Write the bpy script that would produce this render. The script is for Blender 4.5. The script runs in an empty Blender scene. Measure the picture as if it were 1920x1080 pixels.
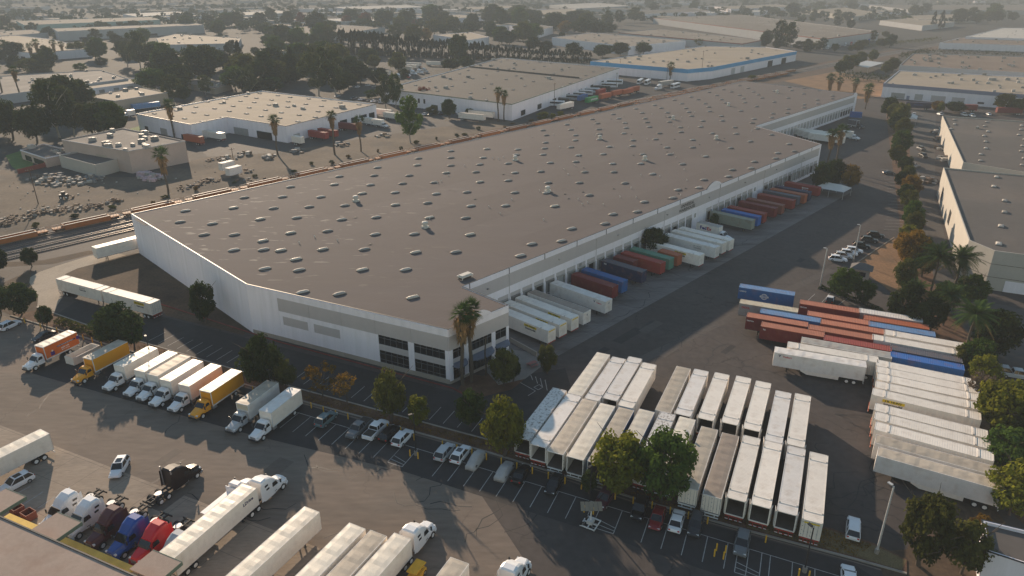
import bpy, math, random
from mathutils import Vector, Matrix
R = math.radians
rnd = random.Random(7)
S = bpy.context.scene
C = S.collection

# ---------------------------------------------------------------- camera
F_PX, PITCH, CAM_H = 1330.0, R(23.2), 69.0
cam_d = bpy.data.cameras.new('camera')
cam_d.sensor_width = 36.0
cam_d.lens = 36.0 * F_PX / 1920.0
cam_d.clip_start = 1.0
cam_d.clip_end = 20000.0
cam = bpy.data.objects.new('camera', cam_d)
cam.location = (0, 0, CAM_H)
cam.rotation_euler = (R(90) - PITCH, 0, 0)
C.objects.link(cam)
S.camera = cam

# ---------------------------------------------------------------- sky, sun, exposure
SUN_EL, SUN_TO = R(16.5), R(-65.0)          # elevation; heading the shadows fall to
world = bpy.data.worlds.new('World')
S.world = world
world.use_nodes = True
wn = world.node_tree
bg = wn.nodes['Background']
sky = wn.nodes.new('ShaderNodeTexSky')
sky.sky_type = 'NISHITA'
sky.sun_disc = False
sky.sun_elevation = SUN_EL
sky.sun_rotation = R(-25.0)
sky.altitude = 100
sky.air_density = 1.4
sky.dust_density = 0.0
sky.ozone_density = 1.0
wn.links.new(sky.outputs[0], bg.inputs[0])
bg.inputs[1].default_value = 0.104
sl = bpy.data.lights.new('sun', 'SUN')
sl.energy = 5.0
sl.angle = R(0.6)
sl.color = (1.0, 0.78, 0.565)
sun = bpy.data.objects.new('sun', sl)
sdir = Vector((math.cos(SUN_TO) * math.cos(SUN_EL), math.sin(SUN_TO) * math.cos(SUN_EL), -math.sin(SUN_EL)))
sun.rotation_euler = sdir.to_track_quat('-Z', 'Y').to_euler()
sun.location = (0, 0, 200)
C.objects.link(sun)
S.view_settings.view_transform = 'Standard'
S.view_settings.look = 'None'
S.view_settings.exposure = 0.55
S.view_settings.gamma = 1.0
S.view_settings.use_curve_mapping = False
S.render.engine = 'CYCLES'
S.cycles.max_bounces = 5
S.cycles.diffuse_bounces = 3
S.cycles.glossy_bounces = 2
S.cycles.transmission_bounces = 3
S.cycles.transparent_max_bounces = 4
S.cycles.volume_bounces = 0
S.cycles.caustics_reflective = False
S.cycles.caustics_refractive = False
S.cycles.use_denoising = True
S.cycles.sample_clamp_indirect = 4.0

# ---------------------------------------------------------------- helpers
CP, SP = math.cos(PITCH), math.sin(PITCH)
def G(px, py, z=0.0):
    """survey: the place seen at photo pixel (px,py), at height z"""
    d = (px - 960.0, F_PX * CP - (py - 540.0) * SP, -F_PX * SP - (py - 540.0) * CP)
    t = (z - CAM_H) / d[2]
    return Vector((d[0] * t, d[1] * t, z))
def depth(p):
    return p.y * CP - (p.z - CAM_H) * SP
def height_at(base, py):
    """height of a vertical thing standing at base whose top is seen at row py"""
    k = (540.0 - py) / F_PX
    return CAM_H + base.y * (k * CP - SP) / (CP + k * SP)

class MB:
    def __init__(s): s.v = []; s.f = []; s.m = []
    def add(s, vs, fs, m=0):
        b = len(s.v); s.v += [tuple(p) for p in vs]
        for k, f in enumerate(fs):
            s.f.append([i + b for i in f]); s.m.append(m[k] if isinstance(m, (list, tuple)) else m)
        return s
    def box(s, x0, x1, y0, y1, z0, z1, m=0):
        return s.add([(x0,y0,z0),(x1,y0,z0),(x1,y1,z0),(x0,y1,z0),(x0,y0,z1),(x1,y0,z1),(x1,y1,z1),(x0,y1,z1)],
            [(0,3,2,1),(4,5,6,7),(0,1,5,4),(1,2,6,5),(2,3,7,6),(3,0,4,7)], m)
    def obox(s, cx, cy, z0, z1, lx, ly, az, m=0):
        c, n = math.cos(az), math.sin(az); P = []
        for z in (z0, z1):
            for a, b in ((-1,-1),(1,-1),(1,1),(-1,1)):
                x, y = a*lx/2, b*ly/2; P.append((cx + x*c - y*n, cy + x*n + y*c, z))
        return s.add(P, [(0,3,2,1),(4,5,6,7),(0,1,5,4),(1,2,6,5),(2,3,7,6),(3,0,4,7)], m)
    def beam(s, a, b, w, h, m=0):
        a, b = Vector(a), Vector(b); d = (b - a).normalized()
        u = d.cross(Vector((0,0,1)));  u = Vector((1,0,0)) if u.length < 1e-4 else u.normalized()
        t = u.cross(d); P = []
        for q in (a, b):
            for i, j in ((-1,-1),(1,-1),(1,1),(-1,1)): P.append(q + u*(i*w/2) + t*(j*h/2))
        return s.add(P, [(0,3,2,1),(4,5,6,7),(0,1,5,4),(1,2,6,5),(2,3,7,6),(3,0,4,7)], m)
    def prism(s, pts, z0, z1, ms=0, mt=None, top=True, bottom=False):
        n = len(pts); a = sum(pts[i][0]*pts[(i+1)%n][1] - pts[(i+1)%n][0]*pts[i][1] for i in range(n))
        if a < 0: pts = list(pts)[::-1]
        s.add([(p[0],p[1],z0) for p in pts] + [(p[0],p[1],z1) for p in pts], [(i,(i+1)%n,n+(i+1)%n,n+i) for i in range(n)], ms)
        b = len(s.v) - 2*n
        if top: s.f.append([b+n+i for i in range(n)]); s.m.append(ms if mt is None else mt)
        if bottom: s.f.append([b+i for i in range(n)][::-1]); s.m.append(ms)
        return s
    def cyl(s, p0, p1, r0, r1=None, n=8, m=0, caps=True):
        p0, p1 = Vector(p0), Vector(p1); r1 = r0 if r1 is None else r1
        d = (p1 - p0).normalized(); u = d.orthogonal().normalized(); w = d.cross(u); P = []
        for p, r in ((p0, r0), (p1, r1)):
            for k in range(n):
                t = 2*math.pi*k/n; P.append(p + u*(r*math.cos(t)) + w*(r*math.sin(t)))
        fs = [(i,(i+1)%n,n+(i+1)%n,n+i) for i in range(n)]
        if caps: fs += [tuple(range(n))[::-1], tuple(range(n, 2*n))]
        return s.add(P, fs, m)
    def loft(s, rings, m=0, cap=True, segm=None):
        """rings: equal-length lists of points; segm(i_ring, j_seg) -> material"""
        n = len(rings[0]); P = [p for r in rings for p in r]; fs = []; ms = []
        for i in range(len(rings)-1):
            for j in range(n):
                fs.append((i*n+j, i*n+(j+1)%n, (i+1)*n+(j+1)%n, (i+1)*n+j)); ms.append(segm(i,j) if segm else m)
        if cap:
            fs.append(tuple(range(n))[::-1]); ms.append(m); k = (len(rings)-1)*n; fs.append(tuple(range(k,k+n))); ms.append(m)
        return s.add(P, fs, ms)
    def mesh(s, name, mats, smooth=False):
        me = bpy.data.meshes.new(name); me.from_pydata(s.v, [], s.f)
        for x in mats: me.materials.append(M[x] if isinstance(x, str) else x)
        if len(mats) > 1: me.polygons.foreach_set('material_index', s.m)
        if smooth: me.polygons.foreach_set('use_smooth', [True]*len(me.polygons))
        me.update(); return me

def obj(name, me, parent=None, loc=(0,0,0), rz=0.0, mats=None, sc=None, rot=None):
    o = bpy.data.objects.new(name, me); C.objects.link(o)
    o.location = loc; o.rotation_euler = rot if rot else (0, 0, rz)
    if sc is not None: o.scale = sc if isinstance(sc, tuple) else (sc, sc, sc)
    if parent: o.parent = parent
    if mats:
        for i, x in enumerate(mats):
            if x and i < len(o.material_slots):
                o.material_slots[i].link = 'OBJECT'; o.material_slots[i].material = M[x]
    return o
def tag(o, label, cat, group=None):
    o['label'] = label; o['category'] = cat
    if group: o['group'] = group
    return o
def thing(name, label, cat, loc=(0,0,0), rz=0.0, group=None, sc=None):
    o = obj(name, None, None, loc, rz, sc=sc); o.empty_display_size = 0.5
    return tag(o, label, cat, group)
def struct(name, me, parent=None, kind='structure'):
    o = obj(name, me, parent)
    if not parent: o['kind'] = kind
    return o
CACHE = {}
def cached(key, fn):
    if key not in CACHE: CACHE[key] = fn()
    return CACHE[key]
ORD = ['first','second','third','fourth','fifth','sixth','seventh','eighth','ninth','tenth','eleventh','twelfth','thirteenth','fourteenth',
    'fifteenth','sixteenth','seventeenth','eighteenth','nineteenth','twentieth']
def nth(k):
    if k < 20: return ORD[k]
    t = ['twenty','thirty','forty','fifty','sixty','seventy','eighty','ninety'][(k+1)//10-2]; r = (k+1) % 10
    return (t[:-1] + 'ieth') if r == 0 else t + '-' + ORD[r-1]
def nth2(k): return nth(k) if k < 99 else 'hundredth' if k == 99 else ('hundred and ' + nth(k-100)) if k < 199 else ('two hundred and ' + nth(k-200)) if k > 199 else 'two hundredth'

# ---------------------------------------------------------------- materials
M = {}
def pm(name, col, rough=0.7, var=0.15, scale=0.5, spec=0.3, metal=0.0, bump=0.0, obvar=0.0, stain=None, stain_amt=0.0, stain_scale=0.3,
       coat=0.0, fine=0.0, stretch=None, detail=6.0):
    m = bpy.data.materials.new(name); m.use_nodes = True; M[name] = m
    t = m.node_tree; N = t.nodes; L = t.links; b = N['Principled BSDF']
    b.inputs['Roughness'].default_value = rough; b.inputs['Metallic'].default_value = metal
    b.inputs['Specular IOR Level'].default_value = spec
    b.inputs['Coat Weight'].default_value = coat; b.inputs['Coat Roughness'].default_value = 0.15
    tc = N.new('ShaderNodeTexCoord'); co = tc.outputs['Object']
    if stretch:
        mp = N.new('ShaderNodeMapping'); mp.inputs['Rotation'].default_value = (0,0,stretch[0]); mp.inputs['Scale'].default_value = stretch[1]
        L.new(co, mp.inputs[0]); co = mp.outputs[0]
    nz = N.new('ShaderNodeTexNoise'); nz.inputs['Scale'].default_value = scale; nz.inputs['Detail'].default_value = detail
    nz.inputs['Roughness'].default_value = 0.6; L.new(co, nz.inputs['Vector'])
    mr = N.new('ShaderNodeMapRange'); mr.inputs[1].default_value = 0.3; mr.inputs[2].default_value = 0.7
    mr.inputs[3].default_value = 1-var; mr.inputs[4].default_value = 1+var; L.new(nz.outputs[0], mr.inputs[0])
    val = mr.outputs[0]
    def mul(a, bb):
        q = N.new('ShaderNodeMath'); q.operation = 'MULTIPLY'; L.new(a, q.inputs[0]); L.new(bb, q.inputs[1]); return q.outputs[0]
    if fine:
        n2 = N.new('ShaderNodeTexNoise'); n2.inputs['Scale'].default_value = scale*14; n2.inputs['Detail'].default_value = 4; L.new(co, n2.inputs['Vector'])
        r2 = N.new('ShaderNodeMapRange'); r2.inputs[1].default_value = 0.3; r2.inputs[2].default_value = 0.7
        r2.inputs[3].default_value = 1-fine; r2.inputs[4].default_value = 1+fine; L.new(n2.outputs[0], r2.inputs[0]); val = mul(val, r2.outputs[0])
    if obvar:
        oi = N.new('ShaderNodeObjectInfo'); r3 = N.new('ShaderNodeMapRange'); r3.inputs[3].default_value = 1-obvar; r3.inputs[4].default_value = 1+obvar*0.6
        L.new(oi.outputs['Random'], r3.inputs[0]); val = mul(val, r3.outputs[0])
    rgb = N.new('ShaderNodeRGB'); rgb.outputs[0].default_value = (*col, 1); src = rgb.outputs[0]
    if stain:
        n3 = N.new('ShaderNodeTexNoise'); n3.inputs['Scale'].default_value = stain_scale; n3.inputs['Detail'].default_value = 5; L.new(co, n3.inputs['Vector'])
        r4 = N.new('ShaderNodeMapRange'); r4.inputs[1].default_value = 0.5; r4.inputs[2].default_value = 0.72; r4.inputs[4].default_value = stain_amt
        L.new(n3.outputs[0], r4.inputs[0]); mx = N.new('ShaderNodeMix'); mx.data_type = 'RGBA'; L.new(r4.outputs[0], mx.inputs[0])
        L.new(src, mx.inputs[6]); mx.inputs[7].default_value = (*stain, 1); src = mx.outputs[2]
    vm = N.new('ShaderNodeVectorMath'); vm.operation = 'SCALE'; L.new(src, vm.inputs[0]); L.new(val, vm.inputs['Scale'])
    L.new(vm.outputs[0], b.inputs['Base Color'])
    if bump:
        bp = N.new('ShaderNodeBump'); bp.inputs['Strength'].default_value = bump; bp.inputs['Distance'].default_value = 0.05
        L.new(nz.outputs[0], bp.inputs['Height']); L.new(bp.outputs[0], b.inputs['Normal'])
    m['_'] = 0
    return m
def add_lines(name, brick_w, brick_h, rot, col, width=0.01, amt=0.6, axis_only=False):
    """thin joints / seams of a flat sheet material"""
    m = M[name]; t = m.node_tree; N = t.nodes; L = t.links; b = N['Principled BSDF']; src = b.inputs['Base Color'].links[0].from_socket
    tc = N.new('ShaderNodeTexCoord'); mp = N.new('ShaderNodeMapping'); mp.inputs['Rotation'].default_value = (0,0,rot); L.new(tc.outputs['Object'], mp.inputs[0])
    br = N.new('ShaderNodeTexBrick'); br.inputs['Scale'].default_value = 1.0; br.inputs['Brick Width'].default_value = brick_w; br.inputs['Row Height'].default_value = brick_h
    br.inputs['Mortar Size'].default_value = width; br.inputs['Mortar Smooth'].default_value = 0.3; br.offset = 0.0 if not axis_only else 0.37
    L.new(mp.outputs[0], br.inputs['Vector'])
    q = N.new('ShaderNodeMath'); q.operation = 'MULTIPLY'; q.inputs[1].default_value = amt; L.new(br.outputs['Fac'], q.inputs[0])
    mx = N.new('ShaderNodeMix'); mx.data_type = 'RGBA'; L.new(q.outputs[0], mx.inputs[0]); L.new(src, mx.inputs[6]); mx.inputs[7].default_value = (*col, 1)
    L.new(mx.outputs[2], b.inputs['Base Color'])
def add_cracks(name, scale, col, width=0.03, amt=0.6):
    m = M[name]; t = m.node_tree; N = t.nodes; L = t.links; b = N['Principled BSDF']; src = b.inputs['Base Color'].links[0].from_socket
    tc = N.new('ShaderNodeTexCoord'); nz = N.new('ShaderNodeTexNoise'); nz.inputs['Scale'].default_value = 0.35; nz.inputs['Detail'].default_value = 3
    L.new(tc.outputs['Object'], nz.inputs['Vector'])
    vs = N.new('ShaderNodeVectorMath'); vs.operation = 'MULTIPLY_ADD'; vs.inputs[1].default_value = (5,5,0); L.new(nz.outputs['Color'], vs.inputs[0]); L.new(tc.outputs['Object'], vs.inputs[2])
    vo = N.new('ShaderNodeTexVoronoi'); vo.feature = 'DISTANCE_TO_EDGE'; vo.inputs['Scale'].default_value = scale; L.new(vs.outputs[0], vo.inputs['Vector'])
    n2 = N.new('ShaderNodeTexNoise'); n2.inputs['Scale'].default_value = 0.06; L.new(tc.outputs['Object'], n2.inputs['Vector'])
    r = N.new('ShaderNodeMapRange'); r.inputs[1].default_value = 0; r.inputs[2].default_value = width*scale; r.inputs[3].default_value = amt; r.inputs[4].default_value = 0
    L.new(vo.outputs['Distance'], r.inputs[0])
    r2 = N.new('ShaderNodeMapRange'); r2.inputs[1].default_value = 0.42; r2.inputs[2].default_value = 0.58; L.new(n2.outputs[0], r2.inputs[0])
    q = N.new('ShaderNodeMath'); q.operation = 'MULTIPLY'; L.new(r.outputs[0], q.inputs[0]); L.new(r2.outputs[0], q.inputs[1])
    mx = N.new('ShaderNodeMix'); mx.data_type = 'RGBA'; L.new(q.outputs[0], mx.inputs[0]); L.new(src, mx.inputs[6]); mx.inputs[7].default_value = (*col, 1)
    L.new(mx.outputs[2], b.inputs['Base Color'])
def add_specks(name, scale, col, thr, region=None):
    """worn flakes; region=(noise scale, threshold) limits where they are"""
    m = M[name]; t = m.node_tree; N = t.nodes; L = t.links; b = N['Principled BSDF']; src = b.inputs['Base Color'].links[0].from_socket
    tc = N.new('ShaderNodeTexCoord'); mp = N.new('ShaderNodeMapping'); mp.inputs['Rotation'].default_value = (0,0,R(-46.6)); mp.inputs['Scale'].default_value = (0.35,1.3,1); L.new(tc.outputs['Object'], mp.inputs[0])
    nz = N.new('ShaderNodeTexNoise'); nz.inputs['Scale'].default_value = scale; nz.inputs['Detail'].default_value = 3; L.new(mp.outputs[0], nz.inputs['Vector'])
    r = N.new('ShaderNodeMapRange'); r.inputs[1].default_value = thr; r.inputs[2].default_value = thr+0.03; L.new(nz.outputs[0], r.inputs[0]); f = r.outputs[0]
    if region:
        dv = N.new('ShaderNodeVectorMath'); dv.operation = 'DISTANCE'; dv.inputs[1].default_value = region[0]; L.new(tc.outputs['Object'], dv.inputs[0])
        r2 = N.new('ShaderNodeMapRange'); r2.inputs[1].default_value = region[1]; r2.inputs[2].default_value = region[2]; r2.inputs[3].default_value = 1; r2.inputs[4].default_value = 0
        L.new(dv.outputs['Value'], r2.inputs[0]); q = N.new('ShaderNodeMath'); q.operation = 'MULTIPLY'; L.new(f, q.inputs[0]); L.new(r2.outputs[0], q.inputs[1]); f = q.outputs[0]
    mx = N.new('ShaderNodeMix'); mx.data_type = 'RGBA'; L.new(f, mx.inputs[0]); L.new(src, mx.inputs[6]); mx.inputs[7].default_value = (*col, 1)
    L.new(mx.outputs[2], b.inputs['Base Color'])
def leafmat(name, c1, c2, trans=0.35):
    m = bpy.data.materials.new(name); m.use_nodes = True; M[name] = m
    t = m.node_tree; N = t.nodes; L = t.links; N.remove(N['Principled BSDF']); out = N['Material Output']
    tc = N.new('ShaderNodeTexCoord'); nz = N.new('ShaderNodeTexNoise'); nz.inputs['Scale'].default_value = 0.9; nz.inputs['Detail'].default_value = 3; L.new(tc.outputs['Object'], nz.inputs['Vector'])
    r = N.new('ShaderNodeMapRange'); r.inputs[1].default_value = 0.35; r.inputs[2].default_value = 0.68; L.new(nz.outputs[0], r.inputs[0])
    mx = N.new('ShaderNodeMix'); mx.data_type = 'RGBA'; L.new(r.outputs[0], mx.inputs[0]); mx.inputs[6].default_value = (*c1,1); mx.inputs[7].default_value = (*c2,1)
    oi = N.new('ShaderNodeObjectInfo'); r2 = N.new('ShaderNodeMapRange'); r2.inputs[3].default_value = 0.75; r2.inputs[4].default_value = 1.25; L.new(oi.outputs['Random'], r2.inputs[0])
    vm = N.new('ShaderNodeVectorMath'); vm.operation = 'SCALE'; L.new(mx.outputs[2], vm.inputs[0]); L.new(r2.outputs[0], vm.inputs['Scale'])
    d = N.new('ShaderNodeBsdfDiffuse'); tr = N.new('ShaderNodeBsdfTranslucent'); ms = N.new('ShaderNodeMixShader'); ms.inputs[0].default_value = trans
    L.new(vm.outputs[0], d.inputs[0]); L.new(vm.outputs[0], tr.inputs[0]); L.new(d.outputs[0], ms.inputs[1]); L.new(tr.outputs[0], ms.inputs[2]); L.new(ms.outputs[0], out.inputs[0])

# ground surfaces
pm('far_ground', (0.062,0.058,0.053), 0.95, 0.3, 0.012, fine=0.2, stain=(0.034,0.036,0.036), stain_amt=0.9, stain_scale=0.006)
pm('asphalt', (0.073,0.061,0.056), 0.85, 0.20, 0.05, spec=0.25, fine=0.14, stain=(0.058,0.052,0.050), stain_amt=0.7, stain_scale=0.09)
add_cracks('asphalt', 0.085, (0.026,0.024,0.023), 0.13, 0.85)
pm('old_asphalt', (0.180,0.143,0.115), 0.88, 0.16, 0.06, spec=0.2, fine=0.14, stain=(0.15,0.13,0.11), stain_amt=0.75, stain_scale=0.10, stretch=(R(25),(0.35,1.4,1)))
add_cracks('old_asphalt', 0.055, (0.09,0.075,0.062), 0.10, 0.6)
pm('dark_asphalt', (0.042,0.039,0.039), 0.85, 0.18, 0.06, spec=0.22, fine=0.12, stain=(0.055,0.050,0.048), stain_amt=0.6, stain_scale=0.12)
pm('concrete_apron', (0.165,0.15,0.143), 0.9, 0.2, 0.10, fine=0.14, stain=(0.085,0.077,0.072), stain_amt=0.85, stain_scale=0.22, stretch=(R(-133),(0.4,1.6,1)))
add_lines('concrete_apron', 5.0, 4.05, R(-43), (0.07,0.065,0.06), 0.05, 0.6)
pm('concrete_pad', (0.31,0.25,0.195), 0.9, 0.13, 0.12, fine=0.12, stain=(0.22,0.18,0.145), stain_amt=0.8, stain_scale=0.25, stretch=(R(-65),(0.5,1.7,1)))
add_lines('concrete_pad', 6.0, 5.5, R(25), (0.12,0.10,0.085), 0.05, 0.65)
pm('concrete_drive', (0.35,0.29,0.225), 0.9, 0.12, 0.15, fine=0.1, stain=(0.25,0.21,0.165), stain_amt=0.7, stain_scale=0.3)
pm('yard_patch', (0.082,0.070,0.064), 0.85, 0.15, 0.08, fine=0.12)
pm('concrete_walk', (0.22,0.20,0.18), 0.9, 0.12, 0.3, fine=0.1)
pm('kerb', (0.30,0.265,0.225), 0.9, 0.15, 0.4, obvar=0.1)
pm('kerb_red', (0.20,0.045,0.035), 0.85, 0.25, 0.5)
pm('tar', (0.022,0.021,0.021), 0.6, 0.2, 1.0)
pm('rust_dirt', (0.10,0.062,0.042), 0.98, 0.3, 0.1, fine=0.3, stain=(0.055,0.042,0.034), stain_amt=0.8, stain_scale=0.12)
pm('paint_line', (0.37,0.36,0.345), 0.8, 0.25, 1.6, fine=0.2)
pm('dirt', (0.092,0.061,0.039), 0.98, 0.3, 0.12, fine=0.25, stain=(0.045,0.035,0.027), stain_amt=0.8, stain_scale=0.15)
pm('dirt_orange', (0.24,0.135,0.068), 0.98, 0.2, 0.1, fine=0.2, stain=(0.13,0.085,0.052), stain_amt=0.7, stain_scale=0.12)
pm('mulch', (0.115,0.062,0.038), 0.98, 0.35, 0.4, fine=0.3, stain=(0.17,0.105,0.055), stain_amt=0.8, stain_scale=0.5)
pm('dry_grass', (0.17,0.125,0.06), 0.98, 0.35, 0.5, fine=0.3, stain=(0.09,0.07,0.04), stain_amt=0.8, stain_scale=0.5)
pm('lawn', (0.10,0.16,0.04), 0.95, 0.25, 0.4, fine=0.2)
pm('ballast', (0.105,0.098,0.095), 0.98, 0.2, 0.25, fine=0.35, stain=(0.17,0.14,0.11), stain_amt=0.5, stain_scale=0.1)
pm('dust_yard', (0.125,0.096,0.070), 0.98, 0.3, 0.06, fine=0.2, stain=(0.055,0.049,0.044), stain_amt=0.95, stain_scale=0.05)
pm('road', (0.085,0.077,0.071), 0.9, 0.15, 0.05, fine=0.1)
# building surfaces
pm('roof_main', (0.124,0.104,0.100), 0.93, 0.07, 0.05, fine=0.04, stain=(0.118,0.095,0.084), stain_amt=0.5, stain_scale=0.04, stretch=(R(-46.6),(0.25,1.5,1)))
add_lines('roof_main', 34.0, 1.0, R(-46.6), (0.080,0.070,0.067), 0.04, 0.45, True)
add_specks('roof_main', 0.55, (0.30,0.265,0.225), 0.64, ((-78,180,11),25.0,75.0))
pm('roof_taupe', (0.20,0.168,0.14), 0.92, 0.16, 0.03, fine=0.08, stain=(0.29,0.25,0.21), stain_amt=0.7, stain_scale=0.02)
pm('roof_band', (0.115,0.096,0.092), 0.93, 0.06, 0.04, fine=0.04)  # slightly darker roof tone: painted slope shading, also some repairs
pm('roof_repair', (0.128,0.108,0.103), 0.93, 0.10, 0.2, fine=0.05)
pm('lot_patch', (0.145,0.116,0.094), 0.88, 0.15, 0.1, fine=0.1)
pm('panel_tan', (0.22,0.185,0.135), 0.5, 0.1, 1)
pm('roof_cool', (0.088,0.080,0.074), 0.92, 0.10, 0.05, fine=0.06, stain=(0.115,0.10,0.088), stain_amt=0.6, stain_scale=0.04)
pm('roof_tan', (0.36,0.295,0.22), 0.92, 0.14, 0.05, fine=0.08, stain=(0.30,0.25,0.21), stain_amt=0.8, stain_scale=0.06, stretch=(R(-65),(0.5,1.4,1)))
pm('roof_gray', (0.115,0.102,0.093), 0.92, 0.10, 0.05, fine=0.06, stain=(0.16,0.13,0.11), stain_amt=0.6, stain_scale=0.04)
pm('roof_pale', (0.60,0.56,0.50), 0.9, 0.1, 0.05, fine=0.06)
pm('roof_dark', (0.14,0.13,0.125), 0.92, 0.2, 0.08, fine=0.1, stain=(0.25,0.22,0.19), stain_amt=0.7, stain_scale=0.1)
pm('roof_brown', (0.21,0.155,0.12), 0.92, 0.15, 0.06, fine=0.08)
pm('roof_foreground', (0.37,0.285,0.235), 0.92, 0.10, 0.15, fine=0.06, stain=(0.30,0.20,0.155), stain_amt=0.6, stain_scale=0.25)
pm('wall_white', (0.87,0.82,0.86), 0.85, 0.05, 0.6, fine=0.02, stain=(0.72,0.68,0.69), stain_amt=0.4, stain_scale=0.5, stretch=(0,(1,1,0.12)))
pm('wall_beige', (0.51,0.465,0.455), 0.88, 0.05, 0.2, fine=0.02)
pm('wall_base', (0.36,0.315,0.265), 0.9, 0.08, 0.2)
pm('wall_cream', (0.47,0.435,0.385), 0.85, 0.06, 0.15, fine=0.03)
pm('wall_gray', (0.47,0.47,0.48), 0.88, 0.06, 0.15, fine=0.03)
pm('wall_pink', (0.52,0.40,0.34), 0.88, 0.08, 0.15, fine=0.03)
pm('wall_tan', (0.45,0.37,0.29), 0.88, 0.08, 0.15, fine=0.03)
pm('wall_mint', (0.40,0.55,0.50), 0.88, 0.06, 0.15)
pm('trim_blue', (0.07,0.33,0.62), 0.7, 0.08, 0.1)
pm('trim_slate', (0.22,0.24,0.33), 0.75, 0.08, 0.1)
pm('trim_red', (0.28,0.07,0.05), 0.75, 0.1, 0.1)
pm('trim_green', (0.12,0.17,0.13), 0.75, 0.1, 0.1)
pm('coping', (0.035,0.036,0.038), 0.5, 0.1, 0.5)
pm('dark_opening', (0.012,0.012,0.014), 0.9, 0.1, 0.5)
pm('dock_door', (0.40,0.385,0.37), 0.7, 0.1, 0.5, obvar=0.3)
pm('glass_dark', (0.012,0.014,0.017), 0.06, 0.1, 0.5, spec=0.6)
pm('mullion', (0.16,0.16,0.165), 0.5, 0.1, 1)
pm('awning', (0.16,0.18,0.235), 0.7, 0.1, 1)
pm('skylight', (0.40,0.365,0.32), 0.7, 0.10, 1.0, spec=0.5, obvar=0.35)
pm('skylight_ribbed', (0.52,0.46,0.37), 0.5, 0.12, 1.0, spec=0.5, obvar=0.15)
pm('skylight_curb', (0.15,0.125,0.115), 0.8, 0.1, 1)
pm('vent_white', (0.62,0.58,0.52), 0.6, 0.1, 1)
pm('unit_gray', (0.36,0.34,0.32), 0.6, 0.15, 0.8, obvar=0.4)
pm('steel', (0.42,0.42,0.43), 0.4, 0.15, 1.5, metal=0.6)
pm('galv', (0.55,0.54,0.53), 0.5, 0.12, 1.0, metal=0.2)
pm('black_pole', (0.02,0.02,0.022), 0.5, 0.1, 1)
pm('wood', (0.10,0.065,0.045), 0.9, 0.25, 1.0, stretch=(0,(1,1,0.2)))
pm('bollard_yellow', (0.72,0.40,0.03), 0.6, 0.12, 1.5)
pm('dock_yellow', (0.68,0.47,0.10), 0.7, 0.2, 0.5)
pm('rail', (0.33,0.29,0.26), 0.35, 0.1, 1, metal=0.8)
pm('tie', (0.17,0.15,0.135), 0.9, 0.2, 1)
pm('car_orange', (0.33,0.115,0.03), 0.7, 0.2, 0.5, fine=0.1, stain=(0.22,0.10,0.05), stain_amt=0.8, stain_scale=0.4, obvar=0.35)
pm('car_orange_in', (0.30,0.13,0.05), 0.85, 0.25, 0.5, stain=(0.16,0.09,0.05), stain_amt=0.8, stain_scale=0.5)
pm('grime', (0.05,0.042,0.036), 0.9, 0.2, 1)
pm('tyre', (0.018,0.018,0.019), 0.85, 0.1, 2)
pm('chassis', (0.03,0.03,0.032), 0.7, 0.2, 1)
pm('red_steel', (0.32,0.035,0.02), 0.6, 0.2, 1)
pm('white_steel', (0.70,0.69,0.67), 0.5, 0.12, 1)
pm('orange_plastic', (0.75,0.16,0.04), 0.5, 0.1, 1)
pm('lamp_red', (0.5,0.02,0.015), 0.25, 0.05, 1, spec=0.6)
pm('lamp_clear', (0.75,0.75,0.74), 0.15, 0.05, 1, spec=0.8)
pm('interior', (0.10,0.085,0.075), 0.95, 0.15, 1)
# vehicle paints
def paint(name, col, rough=0.35, **k): pm(name, col, rough, k.pop('var',0.03), 0.5, spec=0.35, coat=0.12 if max(col) < 0.1 else 0.25, **k)
for n_, c_ in dict(car_white=(0.78,0.78,0.79), car_silver=(0.45,0.46,0.47), car_black=(0.008,0.008,0.009), car_dark=(0.03,0.032,0.036), car_gray=(0.13,0.135,0.14),
    car_teal=(0.09,0.15,0.165), car_red=(0.19,0.012,0.015), car_purple=(0.06,0.012,0.025), truck_yellow=(0.78,0.33,0.012), truck_maroon=(0.075,0.012,0.014),
    truck_blue=(0.012,0.065,0.30), truck_red=(0.55,0.006,0.014), truck_black=(0.012,0.004,0.005), truck_silver=(0.34,0.36,0.40), car_green=(0.05,0.09,0.06)).items(): paint(n_, c_)
def cpaint(name, col, st=(0.25,0.10,0.05), amt=0.35, rough=0.6, obv=0.12, sc=0.7): pm(name, col, rough, 0.07, 0.8, spec=0.35, fine=0.04, stain=st, stain_amt=amt, stain_scale=sc, obvar=obv)
for n_, c_ in dict(c_red=(0.30,0.040,0.030), c_darkred=(0.17,0.022,0.022), c_orange=(0.42,0.11,0.045), c_salmon=(0.47,0.16,0.09), c_brown=(0.25,0.075,0.05), c_blue=(0.025,0.12,0.33), c_ltblue=(0.13,0.27,0.50),
    c_navy=(0.018,0.026,0.075), c_cobalt=(0.02,0.13,0.42), c_green=(0.09,0.24,0.17), c_egreen=(0.02,0.28,0.08), c_sage=(0.30,0.32,0.26), c_cream=(0.62,0.54,0.40), c_charcoal=(0.085,0.09,0.115), c_gray=(0.38,0.36,0.33)).items(): cpaint(n_, c_)
cpaint('c_white', (0.84,0.77,0.685), (0.60,0.51,0.42), 0.45, obv=0.08)
cpaint('c_cloudwhite', (0.78,0.735,0.69), (0.52,0.42,0.33), 0.45, obv=0.10)
cpaint('c_rusty', (0.66,0.63,0.60), (0.14,0.085,0.055), 0.9, obv=0.08, sc=2.2)
cpaint('c_pinkwhite', (0.80,0.64,0.55), (0.66,0.50,0.42), 0.5)
cpaint('roof_aged', (0.50,0.43,0.345), (0.36,0.30,0.24), 0.7, obv=0.15)
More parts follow.
